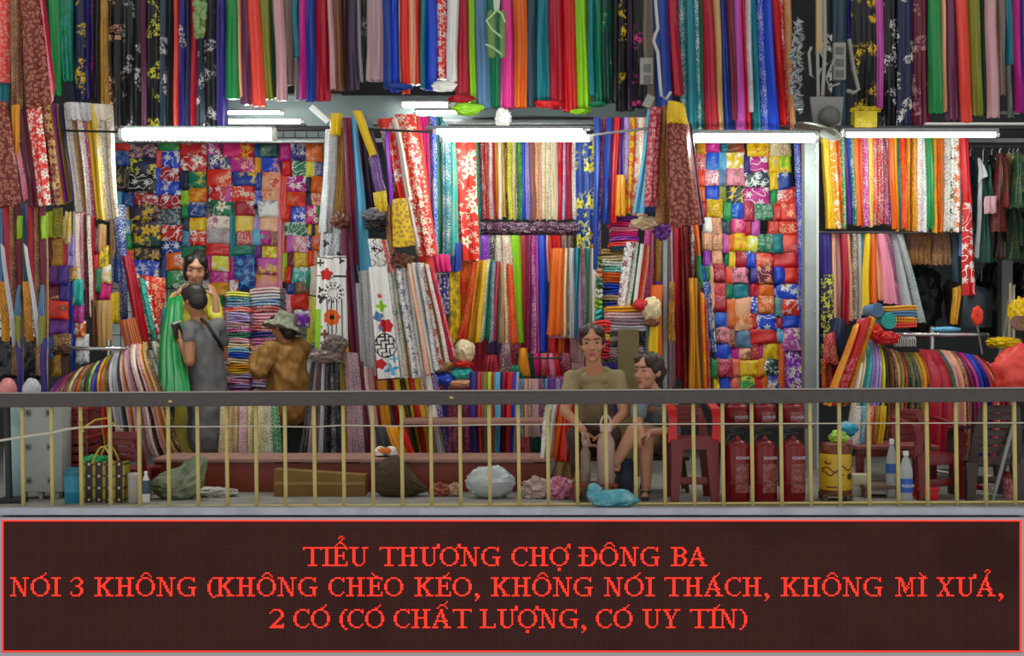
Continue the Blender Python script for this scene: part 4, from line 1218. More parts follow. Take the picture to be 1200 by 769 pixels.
# dark bag, back shelf clutter
b = bmesh.new()
prof = [(0.0, 0), (0.16, 0.0), (0.17, 0.1), (0.16, 0.26), (0.12, 0.33), (0.03, 0.36)]
lathe(b, prof, P(1138, 384, 2.6), 20)
t = tag(link('duffel_bag', b, fabric('AdD')), 'dark slate bag hanging below the red banner', 'bag')
b = bmesh.new()
tube(b, [P(1130, 352, 2.5), P(1136, 330, 2.55), P(1143, 318, 2.6), P(1150, 330, 2.55), P(1151, 300, 2.6)], 0.008, 6)
link('strap', b, M_black, t)
for (x, y, w, h, c, l) in ((1078, 350, 24, 40, 'DdB', 'dark green sack behind the ring rack'), (1122, 352, 13, 34, 'DdZ', 'black cloth heap behind the mustard shawl'), (1160, 350, 14, 44, 'DdU', 'black flecked cloth heap beside the pale post'), (1195, 340, 12, 30, 'DdB', 'dark heap behind the wooden sticks')):
    b = bmesh.new()
    blob(b, P(x, y, 3.6), (w * U(3.6), 0.2, h * U(3.6)), 0.2, 3, x)
    b.loops.layers.uv.new('UVMap')
    tag(link('cloth_heap', b, fabric(c)), l, 'heap')
for i, (x0, y0, x1, y1, c, l) in enumerate(((1184, 332, 1181, 402, 'b9a888', 'pale wooden stick beside the grey post'), (1188, 336, 1188, 402, 'c4b190', 'second pale stick, upright'), (1189, 334, 1162, 398, '8a8478', 'grey stick slanting across the upright ones'), (1181, 352, 1168, 395, '74706a', 'short grey stick slanting low'))):
    b = bmesh.new()
    tube(b, [P(x0, y0, 2.6), P(x1, y1 + 60, 2.5)], 0.011, 8)
    tag(link('wooden_stick', b, plain('stick_' + c, c, 0.6)), l, 'stick')
# pinwheel flower on a stick
t = thing('pinwheel_flower', 'orange red paper flower on a thin stick above the ring rack', 'decoration', P(1150, 410, 1.6))
b = bmesh.new()
for k in range(14):
    a = k * 2.4
    d = Vector((math.cos(a) * 0.6, -0.5, math.sin(a))).normalized()
    r_ = 0.03 + 0.004 * (k % 3)
    c = P(1144.5, 370, 1.6)
    m = bmesh.ops.create_icosphere(b, subdivisions=2, radius=0.022)
    for v in m['verts']:
        v.co = c + Vector((v.co.x * 1.0, v.co.y * 0.6, v.co.z * 1.5)) + Vector((d.x * r_, d.y * 0.02, d.z * r_ * 1.35))
link('petals', b, plain('paper_orange', 'e83a1e', 0.6), t)
b = bmesh.new()
tube(b, [P(1144.5, 378, 1.6), P(1151, 415, 1.62)], 0.006, 6)
link('stick', b, plain('grey_stick', '8d8a80', 0.6), t)
# cut orange and yellow goods at the edge
for i, (x, y, w, h, c, l) in enumerate(((1196, 366, 12, 16, 'yda', 'yellow packet on the stand by the brown coil'), (1176, 402, 18, 6, 'aty', 'amber fringe heap on the back counter'))):
    b = bmesh.new()
    blob(b, P(x, y, 2.3), (w * U(2.3), 0.1, h * U(2.3)), 0.35, 3, 70 + i, 4)
    b.loops.layers.uv.new('UVMap')
    tag(link('soft_packet', b, fabric(c), smooth=40), l, 'packet')
b = bmesh.new()
pts = []
for k in range(60):
    a = k / 60 * 2 * math.pi * 5
    pts.append(P(1192, 379, 1.9) + Vector((0.05 * math.cos(a) + k * 0.0012, 0.05 * math.sin(a) * 0.4, 0.05 * math.sin(a))))
tube(b, pts, 0.012, 6)
tag(link('rope_coil', b, plain('brown_rope', '7d5648', 0.7, bump=0.3, nscale=60)), 'brown coil of twisted cloth at the picture edge', 'coil')

# ---------------------------------------------------------------- ring racks and their scarves
def ring_rack(cx, cy, rx, Y, dep, label, y0=None):
    t = thing('ring_rack', label, 'rack', P(cx, cy, Y) * 1.0)
    c = P(cx, cy, Y)
    b = bmesh.new()
    rr_ = rx * U(Y)
    pts = [c + Vector((rr_ * math.cos(a), dep * math.sin(a), 0)) for a in [2 * math.pi * k / 36 for k in range(37)]]
    tube(b, pts, 0.014, 8, cap=False)
    link('ring', b, M_chrome, t)
    b = bmesh.new()
    tube(b, [c + Vector((0, 0, 0.06)), (c.x, c.y, 0.03)], 0.018, 10)
    link('stem', b, M_chrome, t)
    b = bmesh.new()
    for k in range(4):
        a = math.pi / 4 + k * math.pi / 2
        tube(b, [(c.x, c.y, 0.05), (c.x + 0.35 * math.cos(a), c.y + 0.35 * math.sin(a), 0.02)], 0.013, 6)
        tube(b, [c, c + Vector((rr_ * math.cos(a), dep * math.sin(a), 0))], 0.008, 6)
    link('spokes', b, M_chrome, t)
    return t


ring_rack(128, 408, 42, 1.75, 0.35, 'round chrome rack under the fanned striped scarves')
ring_rack(1092, 392, 62, 1.75, 0.4, 'round chrome rack carrying scarves in front of the dark bag')
g = 'scarves fanned on the round rack by the cabinet'
rackfan([(62, 441, 56, 534), (84, 430, 86, 534), (108, 421, 118, 534), (130, 409, 150, 534), (146, 397, 182, 534), (162, 400, 214, 530)],
        'P JdP M w wdp n wdn O e n o G wdt E l C I y r O wdt v v v X q adn q u udn qdn j xdu qdn z adn tdn xdt', 1.4, 'round rack by the cabinet', g, roll=0.25)
g = 'scarves fanned on the round rack in front of the dark bag'
fan('1001,382,966,475,adr 1006,374,974,475,rep 1020,370,986,475,adn 1026,378,994,475', 1.42, 'slanting by the grey post', g, dep=0.11, noun='draped scarf', name='scarf', cat='scarf', over=1.5)
rackfan([(1014, 402, 988, 534), (1030, 394, 1012, 534), (1042, 404, 1034, 534), (1064, 412, 1056, 534), (1088, 412, 1086, 534)],
        'j e S Q i i i idW P l XdO gex ndX xdt zdn Odt kdg BdX Bdg BdK Odt adn aEn', 1.45, 'rack before the dark bag', g)
hang((1086, 408, 1108, 409, 1083, 534, 1118, 534), 'k', 1.40, 'broad crimson scarf at the front of the rack before the dark bag', 'scarf', 'scarf', g, 0.1, 2, None, 0.0, 0.004, None, 0.22, 0.15)
rackfan([(1106, 408, 1113, 534), (1130, 411, 1136, 534), (1152, 415, 1160, 534), (1168, 424, 1184, 520)],
        'BdG q zdq z ndz q w M U C I C c z m k w p', 1.45, 'rack end by the red sack', g)
row('964,964,470,odD 969,969,470,rdz 974,974,470,kdr 980,980,470', 1.8, 420, 'beside the foot of the grey post', 'striped scarves at the foot of the grey post', dep=0.07, noun='striped scarf', name='scarf', cat='scarf')
hang((976, 372, 990, 374, 962, 418, 992, 428), 'N', 1.75, 'navy cloth draped at the lemon flowered cloth hem', 'draped_cloth', 'cloth', None, .14, 3)
hang((966, 394, 978, 388, 964, 424, 984, 428), 'kdz', 1.68, 'crimson patterned cloth tucked beside the navy drape', 'draped_cloth', 'cloth', None, .1, 2)
for i, (x, y, w, h, c, l) in enumerate(((1022, 388, 10, 10, 's', 'scarlet cloth bundle under the roll of cloths'), (1038, 396, 14, 8, 'r', 'red cloth tail beside the lilac scarf'))):
    b = bmesh.new()
    blob(b, P(x, y, 1.5), (w * U(1.5), 0.1, h * U(1.5)), 0.25, 3, 80 + i, 4)
    b.loops.layers.uv.new('UVMap')
    tag(link('soft_bundle', b, fabric(c), smooth=60), l, 'bundle')
stack(1032, 1074, 358, 384, 'adt S oty c', 1.6, 'in the roll on the ring rack', 'cloths stacked on the ring rack', 0.2)
for (x, y, r, c1, l) in ((1028, 364, 8, 'SdX', 'end of a grey blue cloth roll on the ring rack'), (1042, 377, 9, 'QdE', 'end of a turquoise cloth roll on the ring rack')):
    b = bmesh.new()
    c = P(x, y, 1.5)
    rad = r * U(1.5)
    pts = [c + Vector((rad * k / 50 * math.cos(k * 0.42), 0, rad * k / 50 * math.sin(k * 0.42) * 1.1)) for k in range(6, 51)]
    for k in range(len(pts) - 1):
        tube(b, [pts[k], pts[k + 1]], rad * 0.09, 5)
    lathe(b, [(0.02, -0.25), (rad * 0.97, -0.25), (rad * 0.97, -0.005), (0.02, -0.005)], c, 20, axis=Matrix.Rotation(math.pi / 2, 3, 'X').to_3x3())
    b.loops.layers.uv.new('UVMap')
    tag(link('cloth_roll', b, fabric(c1), smooth=60), l, 'cloth roll')
b = bmesh.new()
blob(b, P(1108, 386, 1.42), (17 * U(1.5), 0.04, 3 * U(1.5)), 0.15, 3, 91, 3)
b.loops.layers.uv.new('UVMap')
tag(link('blue_sleeve', b, fabric('b'), smooth=60), 'bright blue cloth sleeve wrapped on the ring rack bar', 'cloth')
b = bmesh.new()
for k in range(12):
    c = P(1046 + k * 2.2, 398 + 0.5 * (k % 2), 1.5)
    tube(b, [c + Vector((0, 0, 0.05)), c + Vector((0.01, -0.03, 0)), c + Vector((0.015, 0, -0.05))], 0.004, 5)
tag(link('hanger_hooks', b, M_white), 'white hanger hooks bunched on the ring rack', 'hangers')['kind'] = 'stuff'
# red crumpled cloth at the edge
b = bmesh.new()
blob(b, P(1190, 436, 1.2), (24 * U(1.2), 0.14, 28 * U(1.2)), 0.3, 4, 95, 2.5)
b.loops.layers.uv.new('UVMap')
tag(link('red_sack', b, fabric('c'), smooth=80), 'coral red crumpled sack beside the fanned scarves', 'sack')
# silver tinsel garland and leafy strip
b = bmesh.new()
rr = random.Random(5)
for k in range(130):
    y = 24 + 108 * k / 130
    c = P(932 + 8 * math.sin(y * 0.05) * 0.4 + (y - 24) * 0.05 + rr.uniform(-7, 7) * (0.35 + 0.65 * math.sin((y - 24) / 108 * 3.14)), y, 2.3 + rr.uniform(-0.04, 0.04))
    a = rr.uniform(0, 6.28)
    d = Vector((math.cos(a), rr.uniform(-0.5, 0.5), math.sin(a))) * 0.035
    e = Vector((-math.sin(a), rr.uniform(-0.5, 0.5), math.cos(a))) * 0.012
    n_ = Vector((0, -0.006, 0))
    vs = [b.verts.new(c - d), b.verts.new(c + e), b.verts.new(c + d), b.verts.new(c - e), b.verts.new(c + n_)]
    for q in range(4):
        b.faces.new((vs[q], vs[(q + 1) % 4], vs[4]))
tag(link('tinsel_garland', b, plain('tinsel', '9aa4a6', 0.3, 0.6), smooth=False), 'silver leafy tinsel garland beside the scarlet silk', 'garland')
b = bmesh.new()
for k in range(90):
    y = -6 + 48 * k / 90
    c = P(234 + rr.uniform(-7, 7) * (1 - 0.5 * k / 90), y, 2.3 + rr.uniform(-0.05, 0.05))
    m = bmesh.ops.create_icosphere(b, subdivisions=1, radius=0.028)
    for v in m['verts']:
        v.co = c + Vector((v.co.x, v.co.y * 0.5, v.co.z * 1.2))
tag(link('hanging_plant', b, plain('pale_leaf', '8aa868', 0.5, noise_amt=0.5, nscale=30, acc='54783c'), smooth=True), 'pale green leafy plant hanging before the dark flowered silks', 'plant')
# pale green tied tubes
t = thing('tied_tubes', 'pale green cloth tubes tied with cord before the hot pink silk', 'decoration', P(582, 65, 2.2))
for (x0, x1) in ((571, 581), (585, 592)):
    b = bmesh.new()
    a, c = P((x0 + x1) / 2, 68, 2.25), P((x0 + x1) / 2, 12, 2.25)
    w = (x1 - x0) / 2 * U(2.25)
    tube(b, [a, a.lerp(c, .04), a.lerp(c, .3), a.lerp(c, .6), a.lerp(c, .95), c], [w * .6, w, w * .9, w * 1.05, w, w * .5], 12)
    link('tube', b, plain('green_felt', '6f9a58', 0.7), t)
b = bmesh.new()
tube(b, [P(582, 12, 2.18), P(577, 18, 2.16), P(570, 24, 2.14), P(576, 34, 2.14), P(588, 44, 2.14)], 0.009, 6)
tube(b, [P(582, 12, 2.18), P(588, 16, 2.16), P(592, 26, 2.14)], 0.009, 6)
tube(b, [P(569, 52, 2.14), P(578, 56, 2.13), P(588, 64, 2.14)], 0.009, 6)
link('cord', b, plain('pale_cord', 'b4d49a', 0.6), t)
b = bmesh.new()
for k in range(5):
    tube(b, [P(578 + k * 2, -10, 2.2), P(580 + k, 14, 2.2)], 0.006, 5)
link('hanging_strings', b, plain('pale_cord2', 'c8d4c0', 0.6), t)
# ---------------------------------------------------------------- LED sign
GL = {
'T': '############/#....##....#/.....##...../.....##...../.....##...../.....##...../.....##...../.....##...../.....##...../.....##...../.....##...../...######...',
'I': '######/..##../..##../..##../..##../..##../..##../..##../..##../..##../..##../######',
'E': '##########/..##.....#/..##......./..##...#.../..##...#.../..######.../..##...#.../..##...#.../..##......./..##.....#/..##.....#/##########',
'U': '######..####/..##.....#../..##.....#../..##.....#../..##.....#../..##.....#../..##.....#../..##.....#../..##.....#../..##.....#../...##...#.../....####....',
'H': '#####..#####/..##....##../..##....##../..##....##../..##....##../..########../..##....##../..##....##../..##....##../..##....##../..##....##../#####..#####',
'O': '....####..../..##....##../.##......##./.#........#./##........##/##........##/##........##/##........##/.#........#./.##......##./..##....##../....####....',
'N': '####....####/..##.....#../..###....#../..#.##...#../..#.##...#../..#..##..#../..#..##..#../..#...##.#../..#...##.#../..#....###../..#.....##../####....##..',
'G': '....#####.#./..##.....##./.##.......#./.#........../##........../##........../##.....#####/##.......##./.#.......##./.##......##./..##.....##./....#####.#.',
'C': '....####.#/..##....##/.##......#/.#......../##......../##......../##......../##......../.#......../.##......#/..##....#./....####..',
'D': '#########.../..##....##../..##.....##./..##......#./..##......##/######....##/..##......##/..##......##/..##......#./..##.....##./..##....##../#########...',
'B': '########../..##...##./..##....##/..##....##/..##...##./..######../..##...##./..##....##/..##....##/..##....##/..##...##./########..',
'A': '.....##...../.....##...../....###...../....#.##..../...##.##..../...#..##..../...#...##.../..########.../..#....##.../.##.....##../.#......##../####...#####',
'3': '..####../.#...##./#.....##/......##/.....##./...###../.....##./......##/......##/#.....##/#....##./.#####..',
'2': '..#####../.#....##./#......##/.......##/.......##/......##./.....##../....##.../...##..../..##....#/.########/#########',
'K': '#####..#####/..##....##../..##...##.../..##..##..../..##.##...../..#####...../..##.##...../..##..##..../..##...##.../..##...##.../..##....##../#####..#####',
'M': '####.....####/..###....##../..###....##../..#.##..#.#../..#.##..#.#../..#.##.#..#../..#..##.#.#../..#..###..#../..#..##...#../..#...#...#../..#.......#../####...#####',
'L': '#####...../..##....../..##....../..##....../..##....../..##....../..##....../..##....../..##....../..##.....#/..##.....#/##########',
'Y': '#####..####/.##.....#../..##...#.../..##...#.../...##.#..../...##.#..../....##...../....##...../....##...../....##...../....##...../..######...',
'X': '#####..####/..##....#../..##...#.../...##..#.../....###..../....##...../....##...../....###..../...#.##..../..#...##.../..#...##.../####..#####',
'(': '...##/..#../.##../.#.../##.../##.../##.../##.../##.../.#.../.##../..#../...##',
')': '##.../..#../..##./...#./...##/...##/...##/...##/...##/...#./..##./..#../##...',
',': '..../..../..../..../..../..../..../..../..../..../.##./.###/..##/..#./.#..',
}
UP = {"'": [(1, -1), (2, -2), (3, -3), (0, -1)], '`': [(0, -1), (-1, -2), (-2, -3), (1, -1)],
      '^': [(-3, -1), (-2, -2), (-1, -3), (0, -3), (1, -3), (2, -2), (3, -1)],
      '?': [(-1, -4), (0, -5), (1, -5), (2, -4), (1, -3), (0, -2), (0, -1)]}


def led_dots(text):
    """text marks: ' acute ` grave ^ circumflex ? hook + horn . dot below, written after the letter"""
    dots, x, i = [], 0, 0
    xs = []
    words = text.split(' ')
    for wi, wd in enumerate(words):
        dots.append([])
        x = 0
        i = 0
        while i < len(wd):
            ch = wd[i]
            g_ = GL[ch].split('/')
            w = len(g_[0])
            for r_, ln in enumerate(g_):
                for c_, t in enumerate(ln):
                    if t == '#':
                        dots[-1].append((x + c_, r_))
            i += 1
            hi = 0
            while i < len(wd) and wd[i] in "'`^?+.":
                k = wd[i]
                cx = x + w // 2 - (0 if ch in 'AI' else 0)
                if k in UP:
                    dots[-1] += [(cx + a, c - hi) for a, c in UP[k]]
                    hi += 2
                elif k == '+':
                    dots[-1] += [(x + w - 1, -1), (x + w, -1), (x + w, -2), (x + w - 1, -2), (x + w, 0), (x + w - 2, 0)]
                elif k == '.':
                    dots[-1] += [(cx - 1, 13), (cx, 13), (cx, 14), (cx - 1, 14)]
                i += 1
            x += w + (0 if ch in 'TI(' else 1)
        xs.append(x)
    return dots, xs


SY = -0.2
sA, sB = P(2.5, 609.5, SY), P(1196.5, 764.5, SY)
NX = 640
PIT = (sB.x - sA.x) / NX
NY = int(round((sA.z - sB.z) / PIT))
sign = thing('led_sign', 'long red LED message sign fixed under the railing', 'sign', ((sA.x + sB.x) / 2, SY, sB.z))
T = NT('led_panel')
tc = T.n('ShaderNodeTexCoord').outputs['Object']
sp = T.n('ShaderNodeSeparateXYZ', {0: tc})


def cellwave(o_):
    return T.math('ABSOLUTE', T.math('SINE', T.math('MULTIPLY', o_, math.pi / PIT)))


fx, fz = cellwave(sp.outputs[0]), cellwave(sp.outputs[2])
dotm = T.step(T.math('MULTIPLY', fx, fz), 0.45, 0.75)
nz = T.n('ShaderNodeTexNoise', {'Vector': tc, 'Scale': 2.0, 'Detail': 3.0}).outputs[0]
colp = T.mix(dotm, lin('221212'), lin('6a403c'))
colp = T.mix(T.math('MULTIPLY', T.step(nz, 0.5, 0.7), 0.35), colp, lin('1c0e0e'))
T.link(colp, 'Base Color')
T.b.inputs['Roughness'].default_value = 0.85
T.b.inputs['Specular IOR Level'].default_value = 0.08
b = bmesh.new()
box(b, (sA.x, SY, sB.z), (sB.x, -0.131, sA.z))
link('display_panel', b, T.m, sign, False)
b = bmesh.new()
fw = 3.5 * U(SY)
for lo, hi in (((sA.x - fw, sA.z), (sB.x + fw, sA.z + fw * 0.9)), ((sA.x - fw, sB.z - fw * 1.3), (sB.x + fw, sB.z)), ((sA.x - fw, sB.z), (sA.x, sA.z)), ((sB.x, sB.z), (sB.x + fw, sA.z))):
    box(b, (lo[0], SY - 0.008, lo[1]), (hi[0], -0.131, hi[1]), 0.002)
link('sign_frame', b, plain('sign_aluminium', 'a9a3ac', 0.45, 0.3), sign, 35)
M_led = glow('red_led', 'ff3422', 1.25)


def dots_mesh(cells, name):
    b = bmesh.new()
    h, r_ = 0.006, PIT * 0.47
    for (c, rw) in cells:
        x, z = sA.x + (c + 0.5) * PIT, sA.z - (rw + 0.5) * PIT
        vs = [b.verts.new((x + dx * r_, SY - 0.0005, z + dz * r_)) for dx, dz in ((-1, -1), (1, -1), (1, 1), (-1, 1))]
        ts = [b.verts.new((x + dx * r_ * .6, SY - h, z + dz * r_ * .6)) for dx, dz in ((-1, -1), (1, -1), (1, 1), (-1, 1))]
        b.faces.new(ts)
        for k in range(4):
            b.faces.new((vs[k], vs[(k + 1) % 4], ts[(k + 1) % 4], ts[k]))
    return link(name, b, M_led, sign, False)


dots_mesh([(c, r_) for c in range(NX) for r_ in (0, NY - 1)] + [(c, r_) for r_ in range(1, NY - 1) for c in (0, NX - 1)], 'light_border')
for txt, xa, xb, yt in (("TIE^?U THU+O+NG CHO+. D^O^NG BA".replace('D^', 'D'), 355, 831, 640.5), ("NO'I 3 KHO^NG (KHO^NG CHE`O KE'O, KHO^NG NO'I THA'CH, KHO^NG MI` XU+A?,", 12, 1177, 677.5),
                        ("2 CO' (CO' CHA^'T LU+O+.NG, CO' UY TI'N)", 315, 878, 714)):
    wd, xs = led_dots(txt)
    ca, cb = (P(xa, 0, SY).x - sA.x) / PIT, (P(xb, 0, SY).x - sA.x) / PIT
    gap = (cb - ca - sum(xs)) / max(len(xs) - 1, 1)
    r0 = int(round((sA.z - P(0, yt, SY).z) / PIT))
    cells, cx = set(), ca
    nch = sum(len([t for t in w if t not in "'`^?+."]) for w in txt.split(' '))
    for dts, w in zip(wd, xs):
        for (c, r_) in dts:
            cells.add((int(round(cx)) + c, r0 + r_))
        cx += w + gap
    print('LED', txt[:6], 'gap', round(gap, 2), 'rows', NY)
    dots_mesh(sorted(cells), 'lettering')

# ---------------------------------------------------------------- railing
M_hand = plain('painted_handrail', '443e3c', 0.5, noise_amt=0.4, nscale=25, acc='332e2c', bump=0.15)
M_bar = plain('olive_yellow_paint', 'b3a464', 0.5, noise_amt=0.25, nscale=14, acc='8d8350')
rl = thing('railing', 'balcony railing with dark handrail and olive yellow bars', 'railing', (0, 0, 0))
b = bmesh.new()
L0, L1 = P(-30, 461.2, 0), P(1230, 454.9, 0)
L2, L3 = P(-30, 477.4, 0), P(1230, 470.4, 0)
ol = [(L0, L1, -0.045), (L0, L1, 0.045), (L2, L3, 0.045), (L2, L3, -0.045)]
va = [b.verts.new((p.x, d, p.z)) for p, _, d in ol]
vb = [b.verts.new((q.x, d, q.z)) for _, q, d in ol]
for k in range(4):
    b.faces.new((va[k], va[(k + 1) % 4], vb[(k + 1) % 4], vb[k]))
b.faces.new(va)
b.faces.new(vb[::-1])
bmesh.ops.bevel(b, geom=[e for e in b.edges if e.calc_length() > 2], offset=0.006, segments=2, affect='EDGES')
link('handrail', b, M_hand, rl, 35)
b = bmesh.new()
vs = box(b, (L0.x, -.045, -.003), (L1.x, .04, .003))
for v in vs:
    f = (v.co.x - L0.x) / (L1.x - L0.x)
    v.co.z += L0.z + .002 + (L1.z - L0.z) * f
link('top_edge', b, plain('painted_highlight', '8e8680', .6), rl, False)  # thin pale strip paints in the highlight along the handrail's top
for x, y in ((199.5, 470.5), (529, 466)):
    b = bmesh.new()
    q = P(x, y, -.046)
    box(b, q + Vector((-.012, -.001, -.006)), q + Vector((.012, .002, .006)), rot=Matrix.Rotation(.2, 3, 'Y'))
    link('tape_scrap', b, plain('yellow_tape', 'c2aa3c', .6), rl, False)
for k in range(35):
    x = 27 + 34.18 * k
    yt = 476 - 7 * x / 1200
    yb = (598.5 if k % 2 else 596.0) - 5 * x / 1200
    b = bmesh.new()
    tp, bt = P(x - 1.0, yt, 0), P(x + 0.6, yb, 0)
    vs = box(b, (-0.0115, -0.0115, bt.z - 0.004), (0.0115, 0.0115, tp.z + 0.01), 0.003)
    for v in vs:
        f = (v.co.z - bt.z) / (tp.z - bt.z)
        v.co.x += bt.x * (1 - f) + tp.x * f
    link('baluster', b, M_bar, rl, 35)
b = bmesh.new()
a, c = P(26, 594.6, 0), P(1240, 588.6, 0)
tube(b, [a, c], 0.011, 4)
link('bottom_rail', b, M_bar, rl, 35)
b = bmesh.new()
pts = [(-10, 518), (0, 516.5), (27, 512), (45, 509.5), (60, 507.5), (78, 503), (96, 501), (118, 500.2), (131, 499), (165, 500.4), (200, 500), (232, 500.3), (300, 499.5), (367, 500.6), (400, 498.5), (470, 499.5), (600, 497.6), (760, 497.2), (900, 496.6), (1210, 495.6)]
tube(b, [P(x, y, -0.018) for x, y in pts], [0.008] * 8 + [0.004] * (len(pts) - 8), 7)
tag(link('tied_rope', b, plain('pale_rope', 'bcb6a4', 0.7, bump=0.3, nscale=90)), 'pale rope stretched along the railing bars, thick end at the cabinet', 'rope')
b = bmesh.new()
tube(b, [P(143, 505, 0.06), P(125, 490, 0.05), P(112, 492, 0.05), P(100, 500, -0.03), P(96, 502, -0.03), P(92, 494, -0.02), P(98, 506, -0.02)], 0.006, 6)
tag(link('yellow_string', b, plain('straw_string', 'c4ac50', 0.6)), 'yellow string knotted on the railing over the woven bag', 'string')

# ---------------------------------------------------------------- red platform bench and shelf
M_redwood = plain('red_wood', '7a2c12', 0.5, noise_amt=0.35, nscale=7, acc='561c0c')
M_pinkwood = plain('worn_pink_plank', 'a0766a', 0.6, noise_amt=0.4, nscale=9, acc='74463e')
t = thing('wooden_bench', 'long low red wooden bench behind the railing', 'bench', P(415, 586, 0.75))
b = bmesh.new()
a, c = P(178, 538, 0.72), P(650, 542, 0.72)
box(b, (a.x, 0.72, c.z), (c.x, 1.2, a.z), 0.006)
link('bench_top', b, M_pinkwood, t, 35)
b = bmesh.new()
a, c = P(182, 543, 0.76), P(641, 579, 0.76)
box(b, (a.x, 0.75, c.z), (c.x, 0.78, a.z), 0.003)
link('front_board', b, M_redwood, t, 35)
for x in (186, 410, 632):
    b = bmesh.new()
    p = P(x, 560, 0.8)
    box(b, (p.x - 0.03, 0.78, 0), (p.x + 0.03, 0.84, P(0, 543, .76).z), 0.003)
    box(b, (p.x - 0.03, 1.1, 0), (p.x + 0.03, 1.16, P(0, 543, .76).z), 0.003)
    link('leg', b, M_redwood, t, 35)
t = thing('low_shelf', 'red wooden shelf plank behind the handrail over the bench', 'shelf', P(565, 540, 1.35))
b = bmesh.new()
a, c = P(470, 493, 1.3), P(645, 497.5, 1.3)
box(b, (a.x, 1.3, c.z), (c.x, 1.7, a.z), 0.004)
link('shelf_board', b, M_pinkwood, t, 35)
for x in (474, 640):
    b = bmesh.new()
    p = P(x, 500, 1.35)
    box(b, (p.x - 0.02, 1.62, 0), (p.x + 0.02, 1.68, c.z), 0.003)
    link('upright', b, M_redwood, t, 35)
g = 'pale pleated cloths hanging behind the bench'
row('259,257,536,edO 268,265,536,tdj 274,272,536,edt 282,281,536,qdW 290,290,536,edO 296,296,536,O 301,301,536,edG 309,310,536,jdE 317,320,536,GdW 326,330,536', 1.5, 470, 'behind the bench', g, dep=0.08, noun='pleated cloth')
fan('440,500,446,536,X 450,500,464,536,a 462,500,477,536,y 466,500,482,536,r 472,500,488,536', 1.28, 'leaning over the bench', 'dark and amber cloths leaning over the bench', dep=0.06)

# ---------------------------------------------------------------- things on the floor by the cabinet
M_cab = plain('pale_grey_panel', '9aa09c', 0.55, noise_amt=0.3, nscale=6, acc='7e847e')
t = thing('flat_cabinet', 'pale grey flat cabinet with bracketed panel behind the railing', 'cabinet', P(50, 592, 0.3))
b = bmesh.new()
a, c = P(28, 476, 0.3), P(73, 577, 0.3)
box(b, (a.x, 0.3, c.z), (c.x, 0.5, a.z), 0.01)
link('body', b, M_cab, t, 35)
for (x, y) in ((33, 484), (57, 484), (33, 524), (58, 524), (34, 563), (59, 563)):
    b = bmesh.new()
    p = P(x, y, 0.3)
    box(b, (p.x - 0.018, 0.292, p.z - 0.022), (p.x + 0.018, 0.301, p.z + 0.022), 0.003)
    br = link('bracket', b, plain('bracket_grey', '6f736c', 0.5, 0.3), t, 35)
    b = bmesh.new()
    tube(b, [p + Vector((0, -0.012, 0)), p + Vector((0, -0.004, 0))], 0.008, 8)
    link('bolt', b, M_dark, br)
for x in (49, 68):
    b = bmesh.new()
    p = P(x, 580, 0.36)
    box(b, (p.x - 0.014, 0.34, 0.0), (p.x + 0.014, 0.38, P(0, 576, .36).z), 0.003)
    link('leg', b, M_cab, t, 35)
b = bmesh.new()
a, c = P(12, 470, 0.12), P(8, 592, 0.12)
tube(b, [P(8, 476, 0.12), P(11, 592, 0.12)], 0.022, 10)
box(b, (P(0, 590, .12).x, 0.08, 0.0), (P(29, 590, .12).x, 0.2, 0.035), 0.006)
tag(link('pole_stand', b, M_dark, smooth=40), 'dark metal pole on a flat base beside the grey cabinet', 'stand')
b = bmesh.new()
lathe(b, [(0.05, 0.0), (0.075, 0.02), (0.08, 0.3), (0.07, 0.42), (0.05, 0.46), (0.05, 0.52), (0.075, 0.55), (0.075, 0.63)], P(18, 591, 0.34) * Vector((1, 1, 0)), 20) if False else lathe(b, [(0.05, 0.0), (0.075, 0.02), (0.08, 0.3), (0.07, 0.42), (0.05, 0.46), (0.05, 0.52), (0.075, 0.55), (0.075, 0.63)], (P(19, 591, 0.34).x, 0.34, 0.0), 20)
tag(link('gas_canister', b, plain('pale_aqua', '8fb0ae', 0.4)), 'tall pale aqua canister half hidden by the dark pole', 'canister')


def floor_at(px, Y):
    return Vector((P(px, 0, Y).x, Y, 0.0))


M_maroon = plain('maroon_plastic', '6e1418', 0.35, noise_amt=0.2, nscale=5, acc='4c0d12')
M_redp = plain('red_plastic', 'c01418', 0.35)


def crate(x0, x1, y0, Y, label):
    t = thing('plastic_crate', label, 'crate', floor_at((x0 + x1) / 2, Y), 'red crates by the cabinet')
    a, c = P(x0, y0[0], Y), P(x1, y0[1], Y)
    b = bmesh.new()
    h = a.z - c.z
    n = 4
    for k in range(n):
        z0 = c.z + h * (k + 0.12) / n
        box(b, (a.x, Y, z0), (c.x, Y + 0.012, z0 + h / n * 0.72), 0.003)
        box(b, (a.x, Y + 0.3, z0), (c.x, Y + 0.312, z0 + h / n * 0.72), 0.003)
        for xx in (a.x, c.x - 0.012):
            box(b, (xx, Y, z0), (xx + 0.012, Y + 0.31, z0 + h / n * 0.72), 0.003)
    for xx in (a.x, c.x - 0.02):
        for yy in (Y, Y + 0.29):
            box(b, (xx, yy - 0.004, c.z), (xx + 0.02, yy + 0.02, a.z), 0.002)
    box(b, (a.x, Y, c.z), (c.x, Y + 0.31, c.z + 0.01))
    link('basket', b, M_maroon, t, 35)
    b = bmesh.new()
    for (lo, hi) in (((a.x - .006, Y - .008), (c.x + .006, Y + .014)), ((a.x - .006, Y + .3), (c.x + .006, Y + .32)), ((a.x - .006, Y), (a.x + .014, Y + .31)), ((c.x - .014, Y), (c.x + .006, Y + .31))):
        box(b, (lo[0], lo[1], a.z - 0.012), (hi[0], hi[1], a.z + 0.006), 0.003)
    link('rim', b, plain('red_rim', '8e1a22', 0.35), t, 35)


